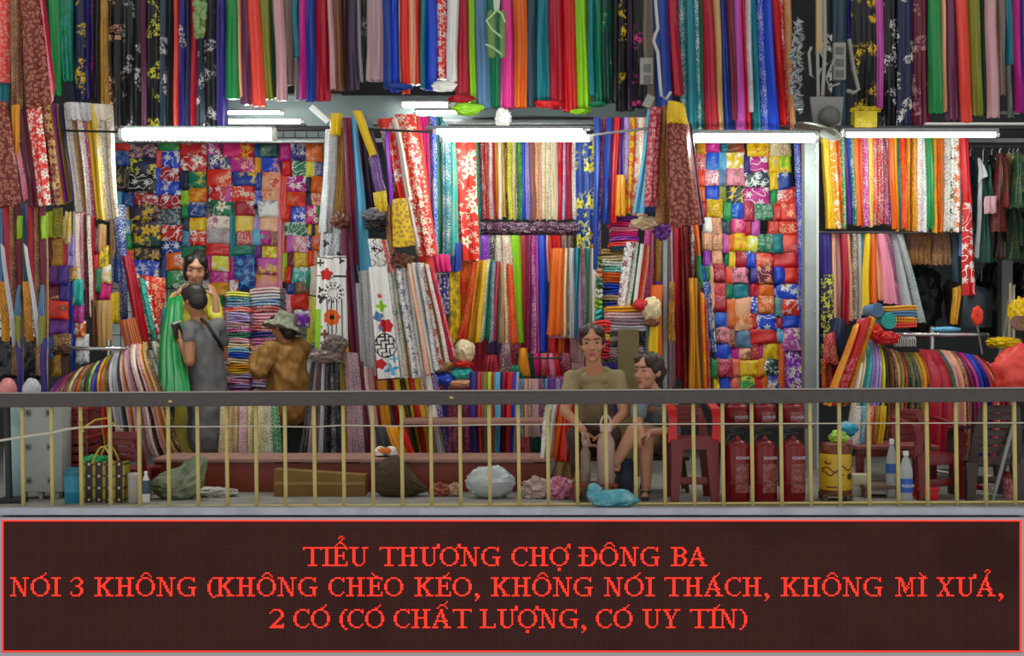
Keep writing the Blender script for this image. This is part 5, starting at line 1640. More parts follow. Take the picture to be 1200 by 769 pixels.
crate(73, 103, (478, 511), 0.5, 'upper red slatted crate beside the grey cabinet')
crate(73, 103, (512, 552), 0.5, 'middle red slatted crate beside the grey cabinet')
crate(73, 103, (553, 590), 0.5, 'lowest red slatted crate behind the blue drum')
# blue drum
t = thing('blue_drum', 'small blue plastic drum with a lid behind the railing', 'drum', floor_at(86, 0.13))
M_blue = plain('blue_plastic', '1a7f9c', 0.35)
f_ = floor_at(86, 0.13)
lathe_b = bmesh.new()
lathe(lathe_b, [(0.052, 0.0), (0.056, 0.01), (0.058, 0.07), (0.060, 0.075), (0.058, 0.08), (0.060, 0.17), (0.056, 0.19)], f_, 22)
link('body', lathe_b, M_blue, t)
b = bmesh.new()
lathe(b, [(0.063, 0.185), (0.065, 0.2), (0.062, 0.212), (0.045, 0.218), (0.042, 0.232), (0.02, 0.235)], f_, 22)
link('lid', b, plain('blue_lid', '15677f', 0.4), t)
# woven bag
t = thing('woven_bag', 'brown woven bag with yellow dashes and a green bag inside', 'bag', floor_at(124, 0.2))
T = NT('woven_plastic')
tc = T.n('ShaderNodeTexCoord').outputs['Object']
sp = T.n('ShaderNodeSeparateXYZ', {0: tc})
wx = T.math('SINE', T.math('MULTIPLY', sp.outputs[0], 95.0))
wz = T.math('SINE', T.math('MULTIPLY', sp.outputs[2], 80.0))
cx_ = T.math('SINE', T.math('MULTIPLY_ADD', sp.outputs[0], 95.0, 3.14))
colw = T.mix(T.step(wx, 0.6, 0.75), lin('2c1c16'), lin('948a20'))
colw = T.mix(T.math('MULTIPLY', T.step(wx, 0.2, 0.4), T.step(wz, 0.75, 0.85)), colw, lin('4a4018'))
colw = T.mix(T.math('MULTIPLY', T.step(cx_, 0.75, 0.85), T.step(wz, 0.75, 0.9)), colw, lin('c8c0a8'))
T.link(colw, 'Base Color')
b = bmesh.new()
f_ = floor_at(124, 0.2)
vs = box(b, (-0.14, -0.07, 0.0), (0.14, 0.07, 0.27), 0.012)
for v in vs:
    v.co.x *= 1 + 0.06 * v.co.z / 0.27
    v.co += f_
o = link('bag_body', b, T.m, t, 40)
for yy in (-0.07, 0.07):
    b = bmesh.new()
    tube(b, [f_ + Vector((-0.07 + 0.14 * k / 12, yy, 0.26 + 0.11 * math.sin(math.pi * k / 12))) for k in range(13)], 0.007, 7)
    link('handle', b, plain('yellow_handle', 'b6a43a', 0.5), t)
b = bmesh.new()
blob(b, f_ + Vector((-0.06, 0, 0.275)), (0.08, 0.05, 0.03), 0.4, 3, 3, 4)
tag(link('green_bag', b, plain('green_film', '2aa05a', 0.3), smooth=40), 'bright green plastic bag stuffed into the woven bag', 'bag')
# jar, bottle
M_clear = plain('cloudy_plastic', 'b6b2a8', 0.25, alpha=0.75)


def bottle(px, Y, h, r, label, capc='d8dad8', wrap=None, text=None, body=None):
    t = thing('plastic_bottle', label, 'bottle', floor_at(px, Y))
    f_ = floor_at(px, Y)
    b = bmesh.new()
    lathe(b, [(r * .85, 0), (r, .02 * h), (r, .12 * h), (r * .95, .15 * h), (r, .2 * h), (r, .58 * h), (r * .93, .66 * h), (r * .5, .84 * h), (r * .34, .88 * h), (r * .34, .93 * h)], f_, 18)
    link('body', b, body or plain('clear_bottle', 'c0c8cc', 0.12, alpha=0.55), t)
    b = bmesh.new()
    lathe(b, [(r * .4, .91 * h), (r * .42, .925 * h), (r * .42, .99 * h), (r * .36, h)], f_, 14)
    link('cap', b, plain('cap_' + capc, capc, 0.4), t)
    if wrap:
        b = bmesh.new()
        lathe(b, [(r * 1.015, wrap[0] * h), (r * 1.02, wrap[1] * h)], f_, 22, close=False)
        lb = link('wrapper', b, plain('wrap_' + wrap[2], wrap[2], 0.4), t)
        if text:
            write(text, f_ + Vector((0, -r * 1.03 - 0.001, (wrap[0] * .6 + wrap[1] * .4) * h)), r * 0.62, 'e8ecf4', lb)
    return t


def write(text, loc, size, hexc, parent, rotx=math.pi / 2):
    cu = bpy.data.curves.new('lettering', 'FONT')
    cu.body = text
    cu.size = size
    cu.align_x = 'CENTER'
    cu.extrude = 0.0006
    tmp = bpy.data.objects.new('tmp_text', cu)
    C.objects.link(tmp)
    tmp.location = loc
    tmp.rotation_euler = (rotx, 0, 0)
    bpy.context.view_layer.update()
    me = bpy.data.meshes.new_from_object(tmp.evaluated_get(bpy.context.evaluated_depsgraph_get()))
    me.transform(tmp.matrix_world)
    bpy.data.objects.remove(tmp)
    return link('lettering', me, plain('ink_' + hexc, hexc, 0.5), parent, False)


t = thing('lidded_jar', 'squat clear plastic jar with a round lid beside the woven bag', 'jar', floor_at(157, 0.14))
b = bmesh.new()
f_ = floor_at(157, 0.14)
lathe(b, [(0.035, 0), (0.04, 0.01), (0.04, 0.15), (0.036, 0.17)], f_, 18)
link('body', b, M_clear, t)
b = bmesh.new()
lathe(b, [(0.042, 0.165), (0.043, 0.19), (0.03, 0.198)], f_, 18)
link('lid', b, plain('pale_lid', 'a8a49a', 0.4), t)
bottle(171, 0.12, 0.21, 0.028, 'small white bottle with a dark printed wrapper beside the lidded jar', 'dfe2e0', (0.3, 0.72, '3c4c66'), body=plain('white_bottle', 'd4d8d8', 0.3))
# clear bag of green things
b = bmesh.new()
blob(b, floor_at(208, 0.35) + Vector((0, 0, 0.085)), (0.17, 0.09, 0.10), 0.25, 4, 7, 2.0)
for v in b.verts:
    v.co.z = max(v.co.z, 0.004)
    if v.co.x > floor_at(208, .35).x:
        v.co.z *= 1 + 1.1 * (v.co.x - floor_at(208, .35).x) / 0.16
tag(link('plastic_bag', b, plain('greenish_film', '5e6c48', 0.2, noise_amt=0.5, nscale=12, acc='9aa490', bump=0.4), smooth=40), 'clear plastic bag of green things leaning on the bench', 'bag')

# ---------------------------------------------------------------- plastic chairs
def bent(b, pts, wid, th, n=6):
    """flat moulded strap along a path, width across X"""
    pts = [Vector(p) for p in pts]
    ring = []
    for i, p in enumerate(pts):
        t_ = (pts[min(i + 1, len(pts) - 1)] - pts[max(i - 1, 0)]).normalized()
        nn = t_.cross(Vector((1, 0, 0))).normalized()
        w = wid[i] if isinstance(wid, (list, tuple)) else wid
        ring.append([b.verts.new(p + Vector((sx * w / 2, 0, 0)) + nn * (sy * th / 2)) for sx, sy in ((-1, -1), (1, -1), (1, 1), (-1, 1))])
    for i in range(len(ring) - 1):
        for k in range(4):
            b.faces.new((ring[i][k], ring[i][(k + 1) % 4], ring[i + 1][(k + 1) % 4], ring[i + 1][k]))
    b.faces.new(ring[0][::-1])
    b.faces.new(ring[-1])


def plastic_chair(px, Y, w, label, m, m2, seat_h=0.42, back_h=0.8, rot=0.0, slats=5, arms=True, dep=0.42):
    t = thing('plastic_chair', label, 'chair', floor_at(px, Y), 'plastic chairs behind the railing')
    f_ = floor_at(px, Y)
    Rm = Matrix.Rotation(rot, 3, 'Z')

    def put(b):
        for v in b.verts:
            v.co = f_ + Rm @ v.co
        return b
    h = w / 2
    b = bmesh.new()
    box(b, (-h, -dep / 2, seat_h - 0.03), (h, dep / 2, seat_h), 0.012)
    box(b, (-h, -dep / 2 - 0.005, seat_h - 0.07), (h, -dep / 2 + 0.02, seat_h - 0.005), 0.008)
    link('seat', put(b), m, t, 40)
    for sx in (-1, 1):
        for sy in (-1, 1):
            b = bmesh.new()
            x, y = sx * (h - 0.02), sy * (dep / 2 - 0.02)
            bent(b, [(x, y, seat_h - 0.01), (x + sx * 0.005, y + sy * 0.01, seat_h * 0.6), (x + sx * 0.02, y + sy * 0.03, 0.0)], [0.085, 0.07, 0.05], 0.05)
            link('leg', put(b), m, t, 50)
        if arms:
            b = bmesh.new()
            x = sx * (h + 0.01)
            bent(b, [(x, -dep / 2 + 0.02, seat_h - 0.02), (x, -dep / 2 - 0.005, seat_h + 0.12), (x, -dep / 2 + 0.03, seat_h + 0.19), (x, 0.02, seat_h + 0.21), (x * 0.97, dep / 2 - 0.02, seat_h + 0.23)], [0.06, 0.055, 0.06, 0.055, 0.05], 0.022)
            link('armrest', put(b), m2, t, 50)
    b = bmesh.new()
    y0 = dep / 2 - 0.01
    for sx in (-1, 1):
        bent(b, [(sx * (h - 0.03), y0, seat_h - 0.02), (sx * (h - 0.03), y0 + 0.05, (seat_h + back_h) / 2), (sx * (h - 0.06), y0 + 0.1, back_h)], [0.06, 0.05, 0.05], 0.025)
    nn = slats
    for k in range(nn):
        z = seat_h + 0.08 + (back_h - seat_h - 0.08) * k / (nn - 1)
        yy = y0 + 0.1 * (z - seat_h) / (back_h - seat_h)
        box(b, (-h + 0.05, yy - 0.01, z - 0.022), (h - 0.05, yy + 0.01, z + 0.022), 0.006)
    box(b, (-h + 0.04, y0 + 0.085, back_h - 0.03), (h - 0.04, y0 + 0.115, back_h + 0.02), 0.01)
    link('backrest', put(b), m, t, 40)
    b = bmesh.new()
    box(b, (-h + 0.04, -dep / 2 + 0.01, seat_h * 0.28), (h - 0.04, -dep / 2 + 0.03, seat_h * 0.28 + 0.05), 0.006)
    link('stretcher', put(b), m, t, 40)
    return t


plastic_chair(155, 0.5, 0.28, 'maroon plastic chair with a slotted back behind the lidded jar', M_maroon, M_maroon, 0.2, 0.44, math.pi, 4, False, 0.3)
plastic_chair(810, 0.32, 0.27, 'bright red armed plastic chair between the seated girl and the fire extinguishers', M_maroon, M_redp, 0.42, 0.6, 0.0, 4, True, 0.36)
plastic_chair(1085, 0.5, 0.3, 'maroon plastic armed chair beside the water bottles', M_maroon, M_maroon, 0.3, 0.56, 0.25, 5, True, 0.36)
plastic_chair(1155, 0.45, 0.34, 'dark brown plastic chair with curved back slats beside the slanting pole', plain('brown_plastic', '32221e', 0.4), plain('brown_plastic', '32221e', 0.4), 0.26, 0.62, math.pi, 6, True, 0.36)
b = bmesh.new()
tube(b, [P(1163, 589, 0.2), P(1190, 486, 0.2)], 0.014, 9)
tag(link('slanting_pole', b, M_steel), 'grey metal pole leaning against the railing by the brown chair', 'pole')

# ---------------------------------------------------------------- fire extinguishers
M_ext = plain('extinguisher_red', '74080e', 0.25)


def extinguisher(px, Y, h, r, label, z0=0.0, full=True):
    t = thing('fire_extinguisher', label, 'fire extinguisher', Vector((P(px, 0, Y).x, Y, z0)), 'red powder fire extinguishers')
    f_ = Vector((P(px, 0, Y).x, Y, z0))
    b = bmesh.new()
    pr = [(r * .9, 0), (r, .015), (r, h * .80), (r * .97, h * .86), (r * .85, h * .92), (r * .6, h * .97), (r * .28, h), (r * .25, h + .02)]
    lathe(b, pr, f_, 26)
    link('cylinder', b, M_ext, t)
    b = bmesh.new()
    lathe(b, [(r * 1.01, h * .30), (r * 1.012, h * .305), (r * 1.012, h * .325), (r * 1.01, h * .33)], f_, 26, close=False)
    link('base_band', b, plain('dark_red_band', '5c0c10', 0.4), t)
    b = bmesh.new()
    for k in range(9):
        a0, a1 = (-1.2 + 1.3 * k / 9 - math.pi / 2 + .9), (-1.2 + 1.3 * (k + 1) / 9 - math.pi / 2 + .9)
        q = [f_ + Vector((r * 1.008 * math.cos(a), r * 1.008 * math.sin(a), z)) for a, z in ((a0, h * .16), (a1, h * .16), (a1, h * .62), (a0, h * .62))]
        b.faces.new([b.verts.new(v) for v in q])
    lb = link('paper_label', b, plain('label_red', '7c2420', 0.5, noise_amt=0.45, nscale=45, acc='a08880'), t)
    tx = write('POWDER', Vector((0, 0, 0)), .027, 'ccd0e4', t)
    tx.matrix_parent_inverse = Matrix.Identity(4)
    x0 = min(v.co.x for v in tx.data.vertices)
    for v in tx.data.vertices:
        a = -math.pi / 2 - .22 + (v.co.x - x0) / r
        v.co = Vector((math.cos(a) * (r * 1.012 - v.co.y), math.sin(a) * (r * 1.012 - v.co.y), v.co.z + h * (.69 if full else .3)))
    b = bmesh.new()
    lathe(b, [(r * .2, h + .015), (r * .2, h + .05), (r * .12, h + .055)], f_, 12)
    box(b, f_ + Vector((-.07, -.012, h + .045)), f_ + Vector((.04, .012, h + .058)), 0.003, rot=Matrix.Rotation(.22, 3, 'Y'))
    box(b, f_ + Vector((-.075, -.012, h + .07)), f_ + Vector((.045, .012, h + .083)), 0.003, rot=Matrix.Rotation(-.3, 3, 'Y'))
    link('valve_handle', b, M_black, t, 40)
    b = bmesh.new()
    tube(b, [f_ + Vector(p) for p in ((.02, -.01, h + .045), (-.05, -.02, h + .03), (-.085, -.02, h - .03), (-r - .012, -.01, h * .6), (-r - .012, -.01, h * .25))], .009, 7)
    link('hose', b, M_black, t)
    return t


for px, l in ((864, 'red fire extinguisher standing beside the red chair'), (896, 'red fire extinguisher in the middle of the front three'), (929, 'red fire extinguisher standing beside the grey post and drum')):
    extinguisher(px, 0.2, 0.415, 0.082, l)
b = bmesh.new()
a, c = P(842, 497.5, 0.55), P(950, 501, 0.55)
box(b, (a.x, 0.45, c.z), (c.x, 0.75, a.z), 0.004)
for xx in (a.x + 0.02, c.x - 0.02):
    box(b, (xx - 0.012, 0.7, 0), (xx + 0.012, 0.724, c.z), 0.002)
tag(link('side_table', b, plain('dark_table', '3a1c1a', 0.5), smooth=35), 'narrow dark table carrying short extinguishers behind the front three', 'table')
zt = P(0, 497.5, .58).z
for px, l in ((863, 'short fire extinguisher on the dark table, closest to the red chair'), (895, 'short fire extinguisher in the middle of the dark table'), (928, 'short fire extinguisher on the dark table, closest to the grey post')):
    extinguisher(px, 0.58, 0.148, 0.084, l, zt, False)

# ---------------------------------------------------------------- drum, bottles, boxes
t = thing('yellow_drum', 'yellow plastic drum with a brown screw lid beside the grey post', 'drum', floor_at(979, 0.3))
f_ = floor_at(979, 0.3) + Vector((0, 0, 0.045))
b = bmesh.new()
lathe(b, [(.105, 0), (.108, .02), (.108, .24), (.104, .262), (.088, .285)], f_, 28)
link('body', b, plain('drum_yellow', 'c79f14', 0.35), t)
M_lid = plain('brown_lid', '6a3210', 0.35)
b = bmesh.new()
lathe(b, [(.1, .268), (.102, .3), (.094, .308), (.092, .325), (.084, .335), (.06, .34)], f_, 28)
link('lid', b, M_lid, t)
b = bmesh.new()
lathe(b, [(.1095, 0.0), (.1095, .028)], f_, 28, close=False)
link('base_band', b, M_lid, t)
b = bmesh.new()
for pts in ([(-.1 + .2 * k / 24, .165 + .018 * math.sin(k * .55) + .02 * (k / 24) ** 2) for k in range(25)], [(-.1 + .13 * k / 14, .14 + .014 * math.sin(k * .8 + 1)) for k in range(15)], [(-.075 + .022 * math.cos(k * .55) * k / 12, .215 + .016 * math.sin(k * .55) * k / 12) for k in range(13)], [(-.08 + .1 * k / 12, .05 + .004 * math.sin(k * 2.1)) for k in range(13)]):
    tube(b, [f_ + Vector((x, -math.sqrt(max(.1085 ** 2 - x * x, 0)) - .001, z)) for x, z in pts], .0045, 6)
link('printed_scroll', b, M_lid, t)
b = bmesh.new()
q = f_ + Vector((.075, -.08, .12))
nrm = Vector((.68, -.73, 0))
lathe(b, [(.022, 0), (.022, .003), (.015, .004)], q, 16, axis=nrm.to_track_quat('Z', 'Y').to_matrix())
link('round_emblem', b, plain('emblem_dark', '3c3620', 0.5), t)
b = bmesh.new()
f0 = floor_at(979, 0.3)
box(b, f0 + Vector((-.1, -.09, .03)), f0 + Vector((.1, .09, .045)), .003)
for sx in (-.085, .085):
    for sy in (-.07, .07):
        box(b, f0 + Vector((sx - .012, sy - .012, 0)), f0 + Vector((sx + .012, sy + .012, .03)))
tag(link('low_stool', b, plain('olive_wood', '5a4a2a', 0.6), smooth=35), 'low olive wooden stool under the yellow drum', 'stool')
b = bmesh.new()
blob(b, P(982, 513, 0.35), (.06, .05, .045), .3, 3, 6, 3)
tag(link('green_ball_bag', b, plain('lime_film', '9ac03c', .35), smooth=40), 'lime green plastic bag on the yellow drum lid', 'bag')
b = bmesh.new()
blob(b, P(993, 503, 0.8), (.07, .06, .055), .15, 3, 8, 3)
tag(link('blue_plastic_bag', b, plain('cyan_film', '2aa0c0', .25), smooth=40), 'bright cyan plastic bag behind the yellow drum', 'bag')
bottle(1045, 0.42, 0.4, 0.04, 'tall clear water bottle with a blue wrapper behind the railing bar', 'cfd6da', (.42, .58, '2a5cae'))
bottle(1061.5, 0.16, 0.34, 0.046, 'clear water bottle with a blue lettered wrapper in front of the red box', 'cfd6da', (.2, .47, '1c58b4'), 'AQUA')
b = bmesh.new()
f0 = floor_at(1084, 0.35)
box(b, f0 + Vector((-.07, -.08, 0)), f0 + Vector((.07, .08, .075)), .004)
box(b, f0 + Vector((-.075, -.085, .06)), f0 + Vector((.075, .085, .085)), .004)
tag(link('red_box', b, M_redp, smooth=35), 'small bright red box on the floor behind the lettered bottle', 'box')
b = bmesh.new()
f0 = floor_at(1030, 0.5)
box(b, f0 + Vector((-.13, -.12, .06)), f0 + Vector((.13, .12, .085)), .004)
for sx in (-.11, .11):
    box(b, f0 + Vector((sx - .012, -.1, 0)), f0 + Vector((sx + .012, .1, .06)))
tag(link('foot_stool', b, plain('brown_board', '6a5848', .6), smooth=35), 'low brown board stool beside the tall water bottle', 'stool')
for k, (x, z, l) in enumerate(((1004, 0, 'white paper carton on the floor beside the yellow drum'), (1007, .075, 'cream paper carton stacked on the white one'))):
    b = bmesh.new()
    f0 = floor_at(x, 0.55)
    box(b, f0 + Vector((-.06, -.06, z)), f0 + Vector((.06, .06, z + .072)), .004)
    tag(link('paper_carton', b, plain('carton_%d' % k, ('b8b4a4', 'c4bfa0')[k], .6), smooth=35), l, 'carton')
t = thing('low_table', 'low maroon table behind the water bottles', 'table', floor_at(1040, 0.95))
b = bmesh.new()
a, c = P(1003, 523, .85), P(1102, 527.5, .85)
box(b, (a.x, .85, c.z), (c.x, 1.35, a.z), .005)
link('table_top', b, plain('table_rose', '8c4a4c', .45), t, 35)
b = bmesh.new()
box(b, (a.x + .02, .87, c.z - .05), (c.x - .02, .9, c.z), .003)
link('apron', b, M_maroon, t, 35)
for xx in (a.x + .04, c.x - .04):
    for yy in (.9, 1.3):
        b = bmesh.new()
        box(b, (xx - .025, yy - .025, 0), (xx + .025, yy + .025, c.z), .004)
        link('leg', b, M_maroon, t, 35)
fan('1003,476,1000,524,WdO 1010,476,1006,524,bdW 1014,476,1010,524,W 1018,476,1014,524,cdW 1024,476,1020,524,gdx 1030,476,1027,524,yda 1038,476,1034,524', 1.05, 'over the maroon table', 'small cloths over the maroon table', dep=.06, noun='small cloth')
b = bmesh.new()
f0 = floor_at(1181, .4)
lathe(b, [(.03, 0), (.033, .01), (.033, .15), (.026, .17), (.012, .18)], f0, 14)
tag(link('red_canister', b, plain('red_can', 'a82430', .35, noise_amt=.6, nscale=25, acc='d8b0b0')), 'small red and white canister at the picture edge behind the bars', 'canister')
for i, (x, Y, r3, c, l) in enumerate(((1150, .9, (.05, .04, .03), 'c02028', 'red crumpled wrapper on the floor under the brown chair'), (1162, .8, (.06, .05, .05), 'c8c4b0', 'white crumpled wrapper on the floor beside the slanting pole'), (1132, .95, (.09, .07, .07), '26262a', 'dark lump under the brown chair seat'))):
    b = bmesh.new()
    blob(b, floor_at(x, Y) + Vector((0, 0, r3[2] * .9)), r3, .35, 3, 60 + i, 3)
    for v in b.verts:
        v.co.z = max(v.co.z, .002)
    tag(link('crumpled_wrapper', b, plain('wrapper_' + c, c, .5), smooth=35), l, 'litter')

# ---------------------------------------------------------------- under the bench
b = bmesh.new()
f0 = floor_at(376, .55)
vs = box(b, (-.315, -.07, 0), (.315, .07, .165), .006)
for v in vs:
    v.co.z += -.02 * (v.co.x / .315) * (v.co.z > .05)
    v.co += f0
bx = tag(link('cardboard_box', b, plain('kraft_card', '7a5a22', .7, noise_amt=.4, nscale=8, acc='5c4218'), smooth=35), 'long brown cardboard box on the floor before the bench', 'box')
b = bmesh.new()
box(b, f0 + Vector((-.31, -.074, .075)), f0 + Vector((.31, -.0695, .1)), .001)
link('tape', b, plain('tan_tape', '8c6c34', .4), bx, 35)
b = bmesh.new()
f0 = floor_at(462, .5)
blob(b, f0 + Vector((0, 0, .12)), (.14, .1, .15), .12, 4, 12, 2)
for v in b.verts:
    v.co.z = max(v.co.z, .003)
    if v.co.x > f0.x + .04:
        v.co.z = .003 + (v.co.z - .003) * max(.12, 1 - (v.co.x - f0.x - .04) / .14)
        v.co.x += (v.co.x - f0.x - .04) * .9
tag(link('mesh_sack', b, plain('brown_mesh', '4a3a1e', .8, noise_amt=.7, nscale=60, acc='2a2010', bump=.5), smooth=50), 'dark brown mesh sack slumped before the bench', 'sack')
b = bmesh.new()
f0 = floor_at(574, .4)
blob(b, f0 + Vector((0, 0, .1)), (.16, .1, .115), .16, 4, 17, 2.2)
for v in b.verts:
    v.co.z = max(v.co.z, .003)
    d = v.co - (f0 + Vector((.045, -.06, .17)))
    if d.length < .07:
        v.co += Vector((0, .05, -.05)) * (1 - d.length / .07)
tag(link('white_plastic_bag', b, plain('milky_film', 'aeb6ba', .3, bump=.3, nscale=14), smooth=50), 'white plastic bag with an open mouth before the bench', 'bag')
for i, (x, Y, r3, c, l) in enumerate(((632, .4, (.11, .07, .07), 'b09a90', 'pinkish clear crumpled film beside the white bag'), (655, .35, (.08, .06, .075), 'c47a94', 'pink crumpled film beside the railing foot'), (516, .5, (.07, .05, .045), '8c4a38', 'reddish crumpled wrapper beside the mesh sack'), (532, .5, (.045, .04, .045), 'b09078', 'beige crumpled wrapper beside the reddish one'),
                                        (252, .5, (.14, .08, .03), 'b8b8b0', 'pale flattened paper on the floor by the bench'), (664, .6, (.1, .1, .05), 'd0c4a4', 'cream folded paper on the floor under the fringe ends'))):
    b = bmesh.new()
    blob(b, floor_at(x, Y) + Vector((0, 0, r3[2] * .85)), r3, .4, 3, 160 + i, 4)
    for v in b.verts:
        v.co.z = max(v.co.z, .002)
    tag(link('crumpled_wrapper', b, plain('film_' + c, c, .3, bump=.4, nscale=25), smooth=30), l, 'litter')
# teal bag on the ledge, hanging between the bars
b = bmesh.new()
p = P(719, 585, -.06)
blob(b, Vector((p.x, -.085, .052)), (.155, .05, .06), .22, 4, 23, 2.6)
blob(b, Vector((p.x - .125, -.08, .095)), (.045, .03, .06), .3, 3, 24, 3)
for v in b.verts:
    v.co.z = max(v.co.z, .006)
tag(link('teal_plastic_bag', b, plain('teal_film', '3a8a98', .22, noise_amt=.5, nscale=18, acc='8fc0c4', bump=.5), smooth=45), 'teal plastic bag lying on the ledge in front of the bars', 'bag')


# glass flasks
def flask(px, Y, h, r, label, c, fill, fh):
    t = thing('glass_flask', label, 'flask', floor_at(px, Y), 'glass flasks beside the seated woman')
    z0 = Vector((0, 0, .12))
    f_ = floor_at(px, Y) + z0
    b = bmesh.new()
    lathe(b, [(r * .95, 0), (r, .01), (r, h * .62), (r * .82, h * .68), (r * .55, h * .74), (r * .55, h * .8)], f_, 20)
    link('body', b, plain('flask_' + c, c, .12, alpha=.55), t)
    b = bmesh.new()
    lathe(b, [(r * .9, .006), (r * .94, .012), (r * .94, h * fh), (r * .8, h * fh + .004)], f_, 20)
    link('contents', b, plain('tea_' + fill, fill, .5, noise_amt=.5, nscale=50), t)
    b = bmesh.new()
    lathe(b, [(r * .62, h * .78), (r * .66, h * .8), (r * .66, h * .87), (r * .5, h * .9)], f_, 18)
    link('lid', b, plain('lid_' + c, c, .4), t)
    b = bmesh.new()
    tube(b, [f_ + Vector((r * .6 * math.cos(a), 0, h * .86 + h * .17 * math.sin(a))) for a in [math.pi * k / 12 for k in range(13)]], .008, 7)
    link('handle', b, plain('lid_' + c, c, .4), t)


b = bmesh.new()
f0 = floor_at(697, .24)
box(b, f0 + Vector((-.15, -.1, .1)), f0 + Vector((.15, .1, .12)), .004)
for sx in (-.13, .13):
    box(b, f0 + Vector((sx - .015, -.08, 0)), f0 + Vector((sx + .015, .08, .1)), .003)
tag(link('tea_stool', b, M_redwood, smooth=35), 'low red wooden stool under the glass flasks', 'stool')
flask(710, .22, .44, .06, 'large pink lidded glass flask with green leaves beside the seated woman', 'c8a8a0', '5a5426', .36)
flask(686, .24, .32, .034, 'slim glass flask with dark tea beside the pink lidded one', '9a8478', '3a2a1a', .2)
# cable boxes, conduit and lamp shade fan above
t = thing('switch_box', 'grey switch box with two rockers hanging by the aubergine silk', 'switch box', P(757, 100, 2.3))
b = bmesh.new()
a, c = P(750, 68, 2.3), P(765, 99, 2.3)
box(b, (a.x, 2.28, c.z), (c.x, 2.34, a.z), .006)
link('body', b, plain('box_grey', '8a8c84', .5), t, 35)
for y in (76, 89):
    b = bmesh.new()
    a, c = P(754, y, 2.3), P(762, y + 9, 2.3)
    box(b, (a.x, 2.27, c.z), (c.x, 2.285, a.z), .003)
    link('rocker', b, plain('rocker_grey', '5e6058', .5), t, 35)
b = bmesh.new()
tube(b, [P(757, 68, 2.31), P(756, 40, 2.32), P(757, -12, 2.34)], .02, 8)
link('conduit', b, plain('conduit_tan', '6c6454', .6), t)
b = bmesh.new()
tube(b, [P(767, -12, 2.2), P(771, 34, 2.2), P(768, 40, 2.18), P(766, 48, 2.2), P(771, 62, 2.2), P(773, 90, 2.18), P(775, 113, 2.18), P(781, 116, 2.18), P(786, 108, 2.2)], .014, 8)
tag(link('white_cable', b, plain('cable_pale', 'b4bab4', .5)), 'pale thick cable looping down to the maroon garment bundle', 'cable')
b = bmesh.new()
box(b, (-.035, -.02, -.05), (.035, .02, .05), .006, rot=Matrix.Rotation(.45, 3, 'Y'))
bmesh.ops.translate(b, verts=b.verts, vec=P(760, 119, 2.1))
tag(link('junction_box', b, plain('box_grey', '8a8c84', .5), smooth=35), 'small tilted grey junction box over the red ringed cloth', 'junction box')
t = thing('socket_strip', 'grey socket strip hanging beside the tan pole', 'socket', P(984, 95, 2.2))
b = bmesh.new()
a, c = P(976, 50, 2.2), P(991, 94, 2.2)
box(b, (a.x, 2.18, c.z), (c.x, 2.24, a.z), .01)
link('body', b, plain('box_grey', '8a8c84', .5), t, 35)
for y in (56, 70, 83):
    b = bmesh.new()
    a, c = P(979, y, 2.2), P(988, y + 8, 2.2)
    box(b, (a.x, 2.172, c.z), (c.x, 2.184, a.z), .002)
    link('socket', b, plain('rocker_grey', '5e6058', .5), t, 35)
for i, (pts, r_, l) in enumerate((([(951, 55), (948, 62), (950, 88), (957, 94), (962, 80)], .012, 'grey cable loop beside the tan pole'), ([(962, 62), (969, 76), (978, 68), (968, 92), (972, 102), (984, 98)], .01, 'tangled grey cable at the socket strip'),
                                  ([(966, -10), (967, 50), (964, 112)], .016, 'straight grey conduit over the wall fan'), ([(958, 60), (959, 118)], .014, 'short grey conduit over the wall fan'))):
    b = bmesh.new()
    tube(b, [P(x, y, 2.12) for x, y in pts], r_, 7)
    tag(link('cable', b, plain('cable_grey', '8e918a', .5)), l, 'cable')
t = thing('bent_bracket', 'grey bent tube bracket beside the indigo silk end', 'bracket', P(1000, 110, 2.3))
b = bmesh.new()
tube(b, [P(995, 46, 2.3), P(1000, 80, 2.3), P(1006, 105, 2.3), P(1000, 109, 2.28), P(992, 106, 2.28)], .018, 8)
link('tube', b, plain('cable_grey', '8e918a', .5), t)
t = thing('wall_fan', 'grey electric fan unit with square back over the grey post', 'fan', P(968, 150, 2.0))
b = bmesh.new()
a, c = P(949, 114, 1.95), P(988, 147, 1.95)
prism(b, [(a.x, a.z), (c.x, a.z), (c.x - .02, c.z), (a.x + .03, c.z)], 1.93, 1.97)
link('back_plate', b, plain('fan_grey', '7e807a', .5), t, 35)
b = bmesh.new()
q = P(971, 138, 1.93)
lathe(b, [(.085, 0), (.085, .05), (.07, .09), (.03, .11)], q, 22, axis=Matrix.Rotation(math.pi / 2, 3, 'X').to_3x3())
link('motor', b, plain('motor_grey', '5c5e5a', .45), t)
b = bmesh.new()
q = P(955, 153, 1.85)
lathe(b, [(.03, .035), (.09, .03), (.165, .008), (.17, 0), (.16, -.004), (.03, .012)], q, 30, axis=Matrix.Rotation(.28, 3, 'Y').to_3x3() @ Matrix.Rotation(-.12, 3, 'X').to_3x3())
link('shade', b, plain('fan_grey', '7e807a', .5), t)
b = bmesh.new()
q = P(973, 158, 1.82)
lathe(b, [(.03, .03), (.07, .025), (.09, 0), (.085, -.004), (.03, .01)], q, 26, axis=Matrix.Rotation(.35, 3, 'Y').to_3x3() @ Matrix.Rotation(-.3, 3, 'X').to_3x3())
link('shade', b, plain('fan_pale', 'a4a6a0', .45), t)
b = bmesh.new()
a, c = P(1000, 126, 2.3), P(1027, 150, 2.3)
vs = box(b, (a.x, 2.26, c.z), (c.x, 2.4, a.z - .03), .015)
blob(b, P(1014, 129, 2.33), (.11, .05, .03), .3, 3, 77, 4)
